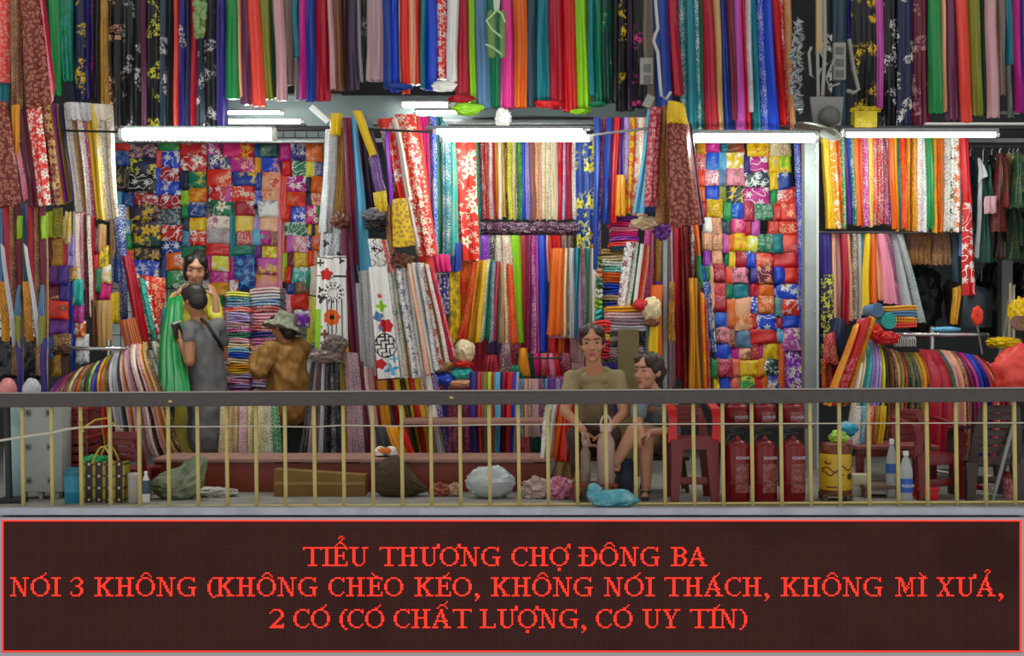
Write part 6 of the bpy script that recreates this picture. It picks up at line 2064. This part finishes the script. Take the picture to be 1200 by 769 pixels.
tag(link('yellow_packet', b, plain('yellow_film', 'd6c01c', .35, noise_amt=.4, nscale=15, acc='8a7a10', bump=.4), smooth=40), 'yellow wrapped packet resting on the steel bar by the magenta silk', 'packet')
# board, tall stack and small goods behind the seated pair
t = stack(711, 757, 358, 388, 'ada qdW udA v', 1.75, 'on top of the stack behind the khaki board', 'pale folded cloths behind the khaki board', .3)
stack(707, 727, 388, 425, 'XdW Wdp NdW jdq Wdk XdW', 1.8, 'in the narrow stack before the khaki board', 'pale folded cloths behind the khaki board', .25)
stack(748, 757, 388, 425, 'xdj JdW xdq Wdk JdW xdj', 1.8, 'in the narrow stack behind the girl', 'pale folded cloths behind the khaki board', .25)
b = bmesh.new()
a, c = P(724, 386, 1.7), P(749, 560, 1.7)
box(b, (a.x, 1.7, 0.0), (c.x, 1.73, a.z), .004)
tag(link('khaki_board', b, plain('khaki_card', '6c5e38', .7, noise_amt=.3, nscale=8, acc='584c2c'), smooth=35), 'upright khaki board between the seated woman and girl', 'board')
stack(697, 715, 376, 420, 's s ydO k r k', 1.7, 'beside the seated woman in khaki', 'red folded cloths beside the seated woman', .2)
for i, (x, y, w, h, c, l) in enumerate(((752, 358, 10, 7, 'rdW', 'red and white cap on the stack behind the khaki board'), (763, 362, 11, 14, 'edO', 'cream patterned knot over the yellow tassel'), (764, 378, 9, 5, 'ndy', 'brown gold band tied over the yellow tassel'))):
    b = bmesh.new()
    blob(b, P(x, y, 1.72), (w * U(1.72), .06, h * U(1.72)), .2, 3, 85 + i, 4)
    b.loops.layers.uv.new('UVMap')
    tag(link('soft_bundle', b, fabric(c), smooth=60), l, 'bundle')
hang((760, 380, 771, 380, 759, 428, 773, 428), 'y', 1.75, 'yellow tassel cloth tied beside the khaki board', 'tassel_cloth', 'cloth', None, .1, 4)
hang((755, 376, 761, 376, 754, 432, 760, 432), 'S', 1.78, 'steel blue cloth end beside the yellow tassel', group=None)
# stacked folded cloths beside the hatted person
g = 'folded cloths stacked beside the hatted person'
stack(265, 293, 342, 462, 'ldW TdW SdW cdW idW i qdX MdW EdX pdW e bdW C e a ydo ide MdW idX MdS', 2.6, 'in the stack beside the grey tunic', g, .3)
stack(293, 328, 337, 462, 'qdW v SdW kdW pdW qdr kdW I MdW pdW l edT C ade p idW qdk', 2.7, 'in the stack beside the brimmed hat', g, .3)
stack(256, 266, 420, 462, 'qdW ede udA zdW u qdW', 2.5, 'in the narrow stack at the grey tunic', g, .3)
hang((248, 358, 264, 360, 252, 422, 268, 420), 'cdW', 2.75, 'coral red folded cloth hanging behind the grey tunic', group=None)

# white slippers with orange bows on the bench
t = thing('white_slippers', 'white slippers with an orange bow on the bench beside the leaning cloths', 'slippers', P(452, 536, .95))
zb = P(0, 536.5, .72).z
for (x, l_) in ((446, 0), (458, 1)):
    b = bmesh.new()
    c = Vector((P(x, 0, .9).x, .92 + .03 * l_, zb))
    ell_pts = [(0, -.08), (.035, -.06), (.04, 0), (.03, .1), (0, .12), (-.03, .1), (-.04, 0), (-.035, -.06)]
    for (h0, k) in ((0, 1), (.018, 1.02)):
        pass
    lathe(b, [(.03, 0), (.042, .006), (.042, .02), (.034, .024)], c, 18)
    for v in b.verts:
        v.co.y = c.y + (v.co.y - c.y) * 2.4
    blob(b, c + Vector((0, -.045, .035)), (.04, .05, .032), .1, 3, 5 + l_, 2)
    link('slipper', b, M_white, t)
b = bmesh.new()
q = P(450, 529, .84)
blob(b, q + Vector((-.022, 0, .005)), (.026, .015, .022), .3, 3, 1, 3)
blob(b, q + Vector((.022, 0, .005)), (.026, .015, .022), .3, 3, 2, 3)
blob(b, q, (.012, .014, .014), .1, 3, 3, 3)
link('bow', b, plain('orange_ribbon', 'e07a14', .5), t)
# ---------------------------------------------------------------- people: capsules and ellipsoids grown into one skin
def hullcap(b, p0, r0, p1, r1):
    p0, p1 = Vector(p0), Vector(p1)
    vs = []
    for p, r in ((p0, r0), (p1, r1)):
        m = bmesh.ops.create_icosphere(b, subdivisions=2, radius=r)
        vs += [v.co + p for v in m['verts']]
        bmesh.ops.delete(b, geom=m['verts'], context='VERTS')
    pts = vs
    nv = [b.verts.new(p) for p in pts]
    bmesh.ops.convex_hull(b, input=nv)
    bmesh.ops.delete(b, geom=[v for v in b.verts if not v.link_faces], context='VERTS')


def ell(b, c, rad, rot=None):
    m = bmesh.ops.create_icosphere(b, subdivisions=3, radius=1)
    for v in m['verts']:
        co = Vector((v.co.x * rad[0], v.co.y * rad[1], v.co.z * rad[2]))
        if rot is not None:
            co = rot @ co
        v.co = co + Vector(c)


def grow(name, prims, voxel, mats, parent=None, paint=None, smooth=6, wrinkle=0.0, wf=9.0):
    b = bmesh.new()
    for p in prims:
        if p[0] == 'c':
            hullcap(b, *p[1:])
        else:
            ell(b, *p[1:])
    me = bpy.data.meshes.new(name + '_tmp')
    b.to_mesh(me)
    b.free()
    o = bpy.data.objects.new('tmp', me)
    C.objects.link(o)
    r = o.modifiers.new('r', 'REMESH')
    r.mode = 'VOXEL'
    r.voxel_size = voxel
    s = o.modifiers.new('s', 'SMOOTH')
    s.factor = 0.5
    s.iterations = smooth
    bpy.context.view_layer.update()
    nm = bpy.data.meshes.new_from_object(o.evaluated_get(bpy.context.evaluated_depsgraph_get()))
    bpy.data.objects.remove(o)
    nm.name = name
    nm.materials.clear()
    if wrinkle:
        nm.update()
        ns = [v.normal.copy() for v in nm.vertices]
        for v, n in zip(nm.vertices, ns):
            c = v.co
            v.co = c + n * wrinkle * (noise.noise(Vector((c.x * wf, c.y * wf, c.z * wf * .7))) + .6 * noise.noise(Vector((c.x * wf * 2.2 + 7, c.y * wf * 2.2, c.z * wf * 1.6 + c.x * 9))))
    o = link(name, nm, mats, parent)
    if paint:
        for f in nm.polygons:
            f.material_index = paint(f.center)
    return o


def frame(c, yaw, pitch=0.0, roll=0.0):
    M_ = Matrix.Translation(Vector(c)) @ Matrix.Rotation(yaw, 4, 'Z') @ Matrix.Rotation(pitch, 4, 'X') @ Matrix.Rotation(roll, 4, 'Y')
    return M_


def head_prims(M_, k=1.0):
    """face looks along -Y of the frame"""
    q = lambda x, y, z: M_ @ Vector((x * k, y * k, z * k))
    R3 = M_.to_3x3()
    e = lambda c, r: ('e', q(*c), tuple(t * k for t in r), R3)
    return [e((0, .012, .025), (.072, .09, .092)), e((0, -.03, -.02), (.06, .058, .085)), e((0, -.035, -.062), (.048, .05, .045)), e((0, -.068, -.092), (.022, .018, .017)),
            ('c', q(0, -.084, .02), .007 * k, q(0, -.104, -.022), .0125 * k), e((.011, -.095, -.027), (.009, .009, .008)), e((-.011, -.095, -.027), (.009, .009, .008)),
            e((.04, -.056, -.022), (.025, .025, .024)), e((-.04, -.056, -.022), (.025, .025, .024)), e((0, -.078, .045), (.05, .016, .018)),
            e((0, -.082, -.053), (.022, .011, .006)), e((0, -.081, -.063), (.019, .011, .007)), e((.031, -.071, .012), (.017, .012, .011)), e((-.031, -.071, .012), (.017, .012, .011)),
            e((.072, .012, -.004), (.01, .02, .03)), e((-.072, .012, -.004), (.01, .02, .03))]


def head_paint(M_, k=1.0):
    inv = M_.inverted()

    def f(c):
        p = inv @ c / k
        if p.y > -.045 or abs(p.x) > .06 or abs(p.z) > .12:
            return 0
        ax = abs(p.x)
        if ((ax - .031) / .0155) ** 2 + ((p.z - .011) / .0062) ** 2 < 1:
            return 1 if abs(ax - .031) < .007 or p.z > .0145 else 4
        if .013 < ax < .052 and abs(p.z - .034 - .1 * (ax - .03) * (-1 if ax > .04 else 1)) < .0034:
            return 2
        if (ax / .023) ** 2 + ((p.z + .057) / .0095) ** 2 < 1:
            return 3
        return 0
    return f


def hand(M_, curl=.5, k=1.0, side=1):
    """fingers run along -Z of the frame, palm faces -Y; thumb leaves the side of the palm near its base"""
    q = lambda x, y, z: M_ @ Vector((x * k, y * k, z * k))
    out = [('c', q(-.022, 0, -.02), .015 * k, q(-.026, 0, -.075), .012 * k), ('c', q(0, 0, -.02), .017 * k, q(0, 0, -.082), .012 * k), ('c', q(.022, 0, -.02), .015 * k, q(.026, 0, -.075), .012 * k)]
    for i, (x, L_) in enumerate(((-.031, .064), (-.0105, .075), (.0105, .07), (.031, .055))):
        a = curl
        p = Vector((x, 0, -.08))
        d = Vector((x * .12, -math.sin(a * .4), -math.cos(a * .4)))
        r = .0088
        for s in (.45, .32, .25):
            p2 = p + d * L_ * s
            out.append(('c', q(*p), r * k, q(*p2), (r - .0008) * k))
            p, r = p2, r - .0008
            a += curl
            d = Vector((x * .1, -math.sin(a), -math.cos(a)))
    t0 = Vector((side * .026, -.006, -.026))
    t1 = t0 + Vector((side * .026, -.014, -.026))
    t2 = t1 + Vector((side * .006, -.012, -.028))
    out += [('c', q(*t0), .013 * k, q(*t1), .0105 * k), ('c', q(*t1), .0105 * k, q(*t2), .0085 * k)]
    return out


def hand_frame(wrist, toward, palm):
    z = -(Vector(toward) - Vector(wrist)).normalized()
    y = -Vector(palm)
    y = (y - y.dot(z) * z).normalized()
    x = y.cross(z)
    return Matrix(((x.x, y.x, z.x, wrist[0]), (x.y, y.y, z.y, wrist[1]), (x.z, y.z, z.z, wrist[2]), (0, 0, 0, 1)))


SK = plain('warm_skin', 'b07a58', .5, noise_amt=.15, nscale=14, acc='9c684a')
SK2 = plain('light_skin', 'b88468', .5, noise_amt=.15, nscale=14, acc='a87458')
EYE, BROW, EWH = plain('eye_dark', '1c120e', .3), plain('brow_dark', '3a261c', .7), plain('eye_white', '94806e', .4)
LIP = plain('lip_rose', '9c4a48', .45)


def hairmat(h):
    T = NT('hair')
    tc = T.n('ShaderNodeTexCoord').outputs['Object']
    st = T.n('ShaderNodeVectorMath', {0: tc, 1: (120, 120, 18)}, operation='MULTIPLY').outputs[0]
    nz = T.n('ShaderNodeTexNoise', {'Vector': st, 'Scale': 1.0, 'Detail': 3}).outputs[0]
    T.link(T.mix(T.step(nz, .35, .7), lin(h), tuple(min(1, x * 1.9 + .004) for x in lin(h)[:3]) + (1,)), 'Base Color')
    T.link(T.n('ShaderNodeBump', {'Strength': .5, 'Distance': .01, 'Height': nz}).outputs[0], 'Normal')
    T.b.inputs['Roughness'].default_value = .38
    return T.m


def hair_prims(M_, k=1.0, bun=None, fringe=.045):
    q = lambda x, y, z: M_ @ Vector((x * k, y * k, z * k))
    R3 = M_.to_3x3()
    e = lambda c, r: ('e', q(*c), tuple(t * k for t in r), R3)
    out = [e((0, .026, .04), (.08, .09, .088)), e((0, .05, -.01), (.074, .062, .08)), e((.045, -.02, .078), (.036, .05, .036)), e((-.045, -.02, .078), (.036, .05, .036)),
           e((.066, .002, .035), (.017, .04, .05)), e((-.066, .002, .035), (.017, .04, .05))]
    if bun:
        out.append(e(bun, (.042, .04, .042)))
    return out


# -- woman in khaki, seated facing the street
Ys = .55
t = thing('person', 'seated woman in a khaki short sleeved top looking out over the handrail', 'person', floor_at(694, .75))
hc = P(694, 403, Ys)
M_ = frame(hc, -.08, .06, -.03)
nk = P(696, 428, Ys + .03)
shl, shr = P(671, 443, Ys + .08), P(723, 443, Ys + .08)
ell_, elr_ = P(662, 482, Ys - .06), P(732, 484, Ys - .04)
hips = P(697, 508, .84)
knl, knr = P(676, 511, .44), P(716, 511, .44)
anl, anr = Vector((P(678, 0, .5).x, .52, .08)), Vector((P(716, 0, .5).x, .52, .08))
wl, wr = P(684, 505, .36), P(709, 506, .36)
HL, HR = hand_frame(wl, wl + Vector((.03, -.02, -.1)), (.3, -.2, -.5)), hand_frame(wr, wr + Vector((-.03, -.02, -.1)), (-.3, -.2, -.5))
pr = head_prims(M_, 1.12) + [('c', M_ @ Vector((0, .02, -.06)), .052, nk, .056), ('c', nk, .056, P(697, 450, Ys + .1), .09), ('c', P(692, 446, Ys + .09), .07, shl, .05), ('c', P(702, 446, Ys + .09), .07, shr, .05),
       ('c', P(697, 454, Ys + .1), .11, hips, .14), ('c', shl, .055, ell_, .04), ('c', shr, .055, elr_, .04), ('c', ell_, .04, wl, .026), ('c', elr_, .04, wr, .026),
       ('c', hips + Vector((-.07, 0, 0)), .09, knl, .062), ('c', hips + Vector((.07, 0, 0)), .09, knr, .062), ('c', knl, .06, anl, .037), ('c', knr, .06, anr, .037),
       ('c', anl + Vector((0, .02, -.04)), .035, anl + Vector((0, -.14, -.052)), .026), ('c', anr + Vector((0, .02, -.04)), .035, anr + Vector((0, -.14, -.052)), .026)]
pr += hand(HL, .6, 1, 1) + hand(HR, .6, 1, -1)
grow('body', pr, .0055, [SK, EYE, BROW, LIP, EWH], t, head_paint(M_, 1.12), 4)
grow('hair', hair_prims(M_, 1.13, (0, .1, .05)), .008, hairmat('2a1810'), t)
KH = plain('khaki_cotton', '8c7c58', .75, noise_amt=.2, nscale=6, acc='76684a', bump=.15)
grow('top', [('c', P(697, 457, Ys + .1), .122, hips + Vector((0, -.01, .02)), .15), ('c', P(690, 447, Ys + .1), .078, shl + Vector((.0, 0, -.002)), .06), ('c', P(704, 447, Ys + .1), .078, shr, .06),
              ('c', shl, .063, shl.lerp(ell_, .45), .068), ('c', shr, .063, shr.lerp(elr_, .45), .068), ('c', shl + Vector((.03, 0, .0)), .05, P(685, 435, Ys + .08), .034), ('c', shr + Vector((-.03, 0, .0)), .05, P(709, 435, Ys + .08), .034), ('c', P(689, 444, Ys + .03), .045, P(705, 444, Ys + .03), .045)], .008, KH, t, None, 5, .01, 10)
grow('trousers', [('c', hips, .15, hips + Vector((0, .0, -.02)), .15), ('c', hips + Vector((-.07, 0, 0)), .1, knl, .075), ('c', hips + Vector((.07, 0, 0)), .1, knr, .075), ('c', knl, .074, anl + Vector((0, 0, .07)), .056), ('c', knr, .074, anr + Vector((0, 0, .07)), .056)],
     .01, plain('brown_trousers', '3e2c24', .8, bump=.2), t, None, 5, .008)


def wood_stool(c, h, label):
    b = bmesh.new()
    t_ = thing('wooden_stool', label, 'stool', c)
    box(b, c + Vector((-.16, -.14, h - .03)), c + Vector((.16, .14, h)), .006)
    link('seat', b, plain('stool_wood', '4a3020', .6), t_, 35)
    for sx in (-1, 1):
        for sy in (-1, 1):
            b = bmesh.new()
            tube(b, [c + Vector((sx * .12, sy * .1, h - .02)), c + Vector((sx * .15, sy * .12, 0))], .016, 6)
            link('leg', b, plain('stool_wood', '4a3020', .6), t_)


wood_stool(Vector((hips.x, .9, 0)), hips.z - .16, 'dark wooden stool under the seated woman in khaki')

# -- girl in profile with crossed legs
Yg = .6
t = thing('person', 'seated girl in a grey blue shirt and beige shorts with crossed legs', 'person', floor_at(770, .7))
hc = P(760, 436, Yg)
M_ = frame(hc, -.82, .02, .0)
nk = P(764, 457, Yg + .02)
shl, shr = P(750, 470, Yg - .12), P(785, 470, Yg + .1)
hips = P(776, 512, .78)
kn1, kn2 = P(757, 512, .42), P(743, 506, .40)
an1 = Vector((P(757, 0, .38).x, .38, .075))
an2 = P(721, 543, .33)
e1, e2 = P(747, 497, Yg - .2), P(786, 505, Yg - .02)
w1, w2 = P(752, 505, .35), P(762, 507, .36)
H1, H2 = hand_frame(w1, w1 + Vector((-.02, -.02, -.06)), (.2, -.1, -.9)), hand_frame(w2, w2 + Vector((-.07, -.03, -.03)), (-.1, -.2, -.9))
pr = head_prims(M_, 1.1) + [('c', M_ @ Vector((0, .02, -.06)), .045, nk, .05), ('c', nk, .05, P(768, 475, Yg + .05), .085), ('c', P(768, 476, Yg + .05), .1, hips, .125), ('c', P(768, 474, Yg), .07, shl, .05), ('c', P(770, 474, Yg + .05), .07, shr, .05),
       ('c', shl, .048, e1, .036), ('c', shr, .048, e2, .036), ('c', e1, .036, w1, .024), ('c', e2, .036, w2, .024),
       ('c', hips + Vector((-.02, -.06, 0)), .085, kn1, .058), ('c', hips + Vector((-.05, .02, .02)), .085, kn2, .058), ('c', kn1, .056, kn1.lerp(an1, .35), .052), ('c', kn1.lerp(an1, .35), .052, an1, .034),
       ('c', kn2, .056, kn2.lerp(an2, .4), .05), ('c', kn2.lerp(an2, .4), .05, an2, .034), ('c', an1 + Vector((.0, .03, -.035)), .03, an1 + Vector((-.02, -.12, -.05)), .024), ('c', an2 + Vector((.01, .02, -.02)), .032, an2 + Vector((-.02, -.05, -.12)), .024)]
pr += hand(H1, .5, .95, 1) + hand(H2, .5, .95, -1)
grow('body', pr, .0055, [SK2, EYE, BROW, LIP, EWH], t, head_paint(M_, 1.1), 4)
grow('hair', hair_prims(M_, 1.12, (.0, .115, .0)) + [('e', M_ @ Vector((.05, -.045, .06)), (.03, .03, .03)), ('e', M_ @ Vector((-.05, -.045, .06)), (.03, .03, .03))], .008, hairmat('241710'), t)
grow('shirt', [('c', P(768, 476, Yg + .05), .112, hips + Vector((0, 0, .04)), .135), ('c', P(767, 470, Yg), .075, shl, .062), ('c', P(770, 470, Yg + .05), .075, shr, .062), ('c', shl, .06, shl.lerp(e1, .6), .054), ('c', shr, .06, shr.lerp(e2, .6), .054),
               ('c', P(760, 462, Yg - .03), .035, P(772, 461, Yg + .05), .035)], .008, plain('greyblue_cotton', '66747c', .75, bump=.15), t, None, 5, .008, 10)
grow('shorts', [('c', hips, .135, hips + Vector((0, 0, -.02)), .135), ('c', hips + Vector((-.02, -.06, 0)), .095, kn1.lerp(hips, .12), .07), ('c', hips + Vector((-.05, .02, .02)), .095, kn2.lerp(hips, .12), .07)], .009, plain('beige_shorts', '8a705a', .8, bump=.2), t, None, 5, .008)
for an, d0, d1 in ((an1, Vector((.0, .045, -.066)), Vector((-.02, -.14, -.072))), (an2, Vector((.03, .02, -.05)), Vector((-.025, -.075, -.135)))):
    grow('sandal', [('c', an + d0, .022, an + d1, .026), ('c', an.lerp(an + d1, .5) + Vector((-.03, -.01, .012)), .011, an.lerp(an + d1, .5) + Vector((.03, -.01, .012)), .011)], .006, M_black, t)
wood_stool(Vector((hips.x + .02, .82, 0)), hips.z - .13, 'dark wooden stool under the seated girl')
b = bmesh.new()
blob(b, floor_at(733, .6) + Vector((0, 0, .12)), (.08, .07, .13), .15, 3, 301, 3)
for v in b.verts:
    v.co.z = max(v.co.z, .003)
tag(link('denim_bag', b, plain('denim', '46566c', .8, noise_amt=.4, nscale=50, bump=.3)), 'slumped denim bag on the floor between the two seated people', 'bag')

# -- woman in yellow holding up the green cloth
Yy = 2.25
t = thing('person', 'standing woman in a yellow dress looking down, hands at her neck', 'person', floor_at(226, Yy))
hc = P(230, 316, Yy)
M_ = frame(hc, .12, .3, .1)
nk = P(227, 341, Yy + .04)
shl, shr = P(206, 351, Yy + .05), P(248, 351, Yy + .05)
el1, el2 = P(196, 374, Yy - .12), P(254, 374, Yy - .1)
w1, w2 = P(206, 347, Yy - .12), P(252, 348, Yy - .1)
hips = P(229, 425, Yy + .04)
H1, H2 = hand_frame(w1, w1 + Vector((.045, .03, .09)), (.6, .3, 0)), hand_frame(w2, w2 + Vector((-.04, .03, .09)), (-.6, .3, 0))
f1, f2 = floor_at(220, Yy) + Vector((0, 0, .07)), floor_at(238, Yy) + Vector((0, 0, .07))
pr = head_prims(M_, 1.12) + [('c', M_ @ Vector((0, .02, -.06)), .05, nk, .055), ('c', nk, .06, P(228, 362, Yy + .05), .1), ('c', P(220, 358, Yy + .05), .075, shl, .052), ('c', P(236, 358, Yy + .05), .075, shr, .052), ('c', P(228, 362, Yy + .05), .11, hips, .13),
       ('c', shl, .05, el1, .038), ('c', shr, .05, el2, .038), ('c', el1, .037, w1, .025), ('c', el2, .037, w2, .025), ('c', hips + Vector((-.07, 0, 0)), .09, P(221, 488, Yy), .06), ('c', hips + Vector((.07, 0, 0)), .09, P(237, 488, Yy), .06),
       ('c', P(221, 488, Yy), .058, f1, .037), ('c', P(237, 488, Yy), .058, f2, .037), ('c', f1 + Vector((0, .02, -.035)), .034, f1 + Vector((0, -.15, -.045)), .025), ('c', f2 + Vector((0, .02, -.035)), .034, f2 + Vector((0, -.15, -.045)), .025)]
pr += hand(H1, .45, 1, 1) + hand(H2, .45, 1, -1)
grow('body', pr, .0065, [SK2, BROW, BROW, LIP, SK2], t, head_paint(M_, 1.12), 4)
grow('hair', hair_prims(M_, 1.14, (0, .085, .095)) + [('e', M_ @ Vector((-.075, .03, -.04)), (.03, .05, .075)), ('e', M_ @ Vector((.07, .04, -.03)), (.03, .05, .07))], .009, hairmat('16110f'), t)
grow('dress', [('c', P(228, 364, Yy + .05), .12, hips, .142), ('c', P(218, 358, Yy + .05), .085, shl, .064), ('c', P(238, 358, Yy + .05), .085, shr, .064), ('c', shr, .066, el2, .055), ('c', shl, .064, shl.lerp(el1, .25), .06), ('c', hips, .142, P(229, 490, Yy), .17), ('c', P(229, 490, Yy), .17, P(229, 530, Yy), .18)],
     .01, plain('yellow_dress', 'd8cc48', .55, noise_amt=.15, nscale=8, acc='b8ac38', bump=.1), t, None, 5, .012, 9)
gq = 'green cloth held up for sale'
hang((197, 350, 214, 346, 180, 470, 222, 474), 'G', 2.07, 'bright green silk sheet held up between the two standing women', 'held_cloth', 'cloth', None, .1, 4, 1.5, 0.0, .012)
hang((189, 362, 199, 360, 186, 410, 196, 400), 'T', 2.05, 'teal lining end behind the bright green silk sheet', 'held_cloth', 'cloth', None, .05, 2)

# -- woman in grey seen from behind with a phone
Yk = 1.75
t = thing('person', 'standing woman in a grey tunic seen from behind, holding a phone', 'person', floor_at(243, Yk))
hc = P(228, 353, Yk - .02)
M_ = frame(hc, -(math.pi - .75), .38, 0)
nk = P(232, 370, Yk)
shl, shr = P(222, 384, Yk - .06), P(256, 382, Yk + .1)
el1 = P(222, 424, Yk - .12)
w1 = P(212, 400, Yk - .02)
el2, w2 = P(262, 418, Yk + .2), P(240, 420, Yk + .32)
hips = P(243, 448, Yk + .05)
H1 = hand_frame(w1, w1 + Vector((-.03, .06, .06)), (-.5, .3, .4))
H2 = hand_frame(w2, w2 + Vector((-.06, .06, .03)), (-.5, .3, .4))
f1, f2 = floor_at(236, Yk) + Vector((0, 0, .07)), floor_at(252, Yk + .05) + Vector((0, 0, .07))
k1, k2 = P(236, 506, Yk), P(252, 506, Yk + .05)
pr = head_prims(M_) + [('c', M_ @ Vector((0, .02, -.05)), .052, nk, .058), ('c', nk, .06, P(238, 398, Yk + .02), .1), ('c', P(234, 390, Yk), .08, shl, .055), ('c', P(244, 390, Yk + .05), .08, shr, .055), ('c', P(239, 398, Yk + .02), .115, hips, .135),
       ('c', shl, .054, el1, .042), ('c', shr, .054, el2, .04), ('c', el1, .041, w1, .026), ('c', el2, .04, w2, .026), ('c', hips + Vector((-.06, 0, 0)), .09, k1, .062), ('c', hips + Vector((.06, 0, 0)), .09, k2, .062),
       ('c', k1, .06, k1.lerp(f1, .35), .056), ('c', k1.lerp(f1, .35), .056, f1, .038), ('c', k2, .06, k2.lerp(f2, .35), .056), ('c', k2.lerp(f2, .35), .056, f2, .038),
       ('c', f1 + Vector((0, -.02, -.035)), .034, f1 + Vector((-.07, .13, -.045)), .025), ('c', f2 + Vector((0, -.02, -.035)), .034, f2 + Vector((-.07, .13, -.045)), .025)]
pr += hand(H1, .7, 1, 1) + hand(H2, .5, 1, -1)
grow('body', pr, .0065, [SK, EYE, BROW, LIP, EWH], t, head_paint(M_), 4)
grow('hair', hair_prims(M_, 1.05), .008, hairmat('1c1614'), t)
grow('tunic', [('c', P(239, 398, Yk + .02), .13, hips, .152), ('c', P(233, 388, Yk), .088, shl, .06), ('c', P(245, 388, Yk + .05), .088, shr, .062), ('c', shl, .06, shl.lerp(el1, .3), .06), ('c', shr, .062, shr.lerp(el2, .5), .058), ('c', hips, .152, P(244, 500, Yk + .03), .165), ('c', P(244, 500, Yk + .03), .165, P(244, 512, Yk + .03), .168)],
     .009, plain('grey_jersey', '6e6e70', .75, noise_amt=.2, nscale=5, acc='5c5a58', bump=.12), t, None, 5, .014, 8)
b = bmesh.new()
tube(b, [P(236, 374, Yk - .05), P(243, 380, Yk - .12), P(250, 392, Yk - .13), P(257, 402, Yk - .06), P(261, 410, Yk + .1)], .014, 6)
link('bag_strap', b, M_black, t)
b = bmesh.new()
q = P(207.5, 388, Yk + .02)
box(b, (-.035, -.005, -.05), (.035, .005, .07), .004, rot=Matrix.Rotation(.5, 3, 'Z') @ Matrix.Rotation(-.35, 3, 'Y'))
bmesh.ops.translate(b, verts=b.verts, vec=q)
ph = tag(link('phone', b, plain('phone_case', '2a2426', .3), smooth=35), 'dark phone with a white top edge in the hand of the woman in grey', 'phone')
b = bmesh.new()
box(b, (-.036, -.0065, .06), (.036, .0065, .074), .003, rot=Matrix.Rotation(.5, 3, 'Z') @ Matrix.Rotation(-.35, 3, 'Y'))
bmesh.ops.translate(b, verts=b.verts, vec=q)
link('top_edge', b, M_white, ph, 35)

# -- person in a brimmed hat and brown jacket
Yh = 2.25
t = thing('person', 'standing person in a brimmed hat and brown jacket facing the folded cloths', 'person', floor_at(333, Yh))
hc = P(331, 384, Yh - .02)
M_ = frame(hc, -(math.pi - .95), .3, 0)
nk = P(334, 398, Yh)
shl, shr = P(318, 412, Yh - .1), P(352, 410, Yh + .08)
el1, w1 = P(304, 434, Yh - .14), P(301, 412, Yh + .08)
el2, w2 = P(346, 434, Yh + .3), P(316, 426, Yh + .35)
hips = P(338, 470, Yh + .05)
f1, f2 = floor_at(330, Yh) + Vector((0, 0, .07)), floor_at(345, Yh + .05) + Vector((0, 0, .07))
k1, k2 = P(331, 508, Yh), P(344, 508, Yh + .05)
H1, H2 = hand_frame(w1, w1 + Vector((-.04, .08, .04)), (-.2, .3, -.6)), hand_frame(w2, w2 + Vector((-.08, .05, .0)), (-.2, .3, -.6))
pr = head_prims(M_) + [('c', M_ @ Vector((0, .02, -.05)), .05, nk, .056), ('c', nk, .06, P(336, 424, Yh), .11), ('c', P(330, 415, Yh), .08, shl, .055), ('c', P(342, 415, Yh + .04), .08, shr, .055), ('c', P(336, 424, Yh), .12, hips, .14), ('c', shl, .05, el1, .04), ('c', shr, .05, el2, .04), ('c', el1, .04, w1, .026), ('c', el2, .04, w2, .026),
       ('c', hips + Vector((-.06, 0, 0)), .09, k1, .06), ('c', hips + Vector((.06, 0, 0)), .09, k2, .06), ('c', k1, .058, f1, .038), ('c', k2, .058, f2, .038), ('c', f1 + Vector((0, 0, -.035)), .034, f1 + Vector((-.1, .1, -.045)), .025), ('c', f2 + Vector((0, 0, -.035)), .034, f2 + Vector((-.1, .1, -.045)), .025)]
pr += hand(H1, .6, 1, 1) + hand(H2, .6, 1, -1)
grow('body', pr, .0065, [SK, EYE, BROW, LIP, EWH], t, head_paint(M_), 4)
grow('hair', hair_prims(M_, 1.0) + [('e', M_ @ Vector((0, .06, -.06)), (.06, .05, .06))], .009, hairmat('1c1614'), t)
JB = plain('brown_jacket_cloth', '9a6c30', .6, noise_amt=.25, nscale=6, acc='7a5222', bump=.2)
grow('jacket', [('c', P(337, 420, Yh), .16, P(338, 474, Yh + .03), .185), ('c', P(330, 412, Yh), .1, shl, .085), ('c', P(343, 411, Yh + .04), .1, shr, .085), ('c', shl, .086, el1, .078), ('c', el1, .078, el1.lerp(w1, .72), .06), ('c', shr, .085, el2, .075), ('c', el2, .075, el2.lerp(w2, .8), .055), ('c', P(326, 404, Yh), .05, P(342, 403, Yh + .02), .055)],
     .009, JB, t, None, 4, .026, 9)
grow('trousers', [('c', hips, .15, hips + Vector((0, 0, -.04)), .15), ('c', hips + Vector((-.06, 0, 0)), .1, k1, .08), ('c', hips + Vector((.06, 0, 0)), .1, k2, .08), ('c', k1, .08, f1 + Vector((0, 0, .01)), .066), ('c', k2, .08, f2 + Vector((0, 0, .01)), .066)], .011, plain('black_trousers', '16171a', .8, bump=.2), t, None, 5, .01)
HT = plain('mottled_hat_cloth', '9a9c86', .8, noise_amt=.8, nscale=30, acc='565a4a', bump=.3)
b = bmesh.new()
Ha = Matrix.Rotation(.24, 3, 'Y').to_3x3() @ Matrix.Rotation(-.18, 3, 'X').to_3x3()
lathe(b, [(.165, -.03), (.172, -.026), (.14, .0), (.105, .018), (.1, .03), (.092, .085), (.075, .105), (.03, .112)], P(332, 382, Yh - .02), 30, axis=Ha)
for v in b.verts:
    v.co += Vector((0, 0, .008 * math.sin(v.co.x * 60) + .006 * math.sin(v.co.y * 50)))
link('hat', b, HT, t)
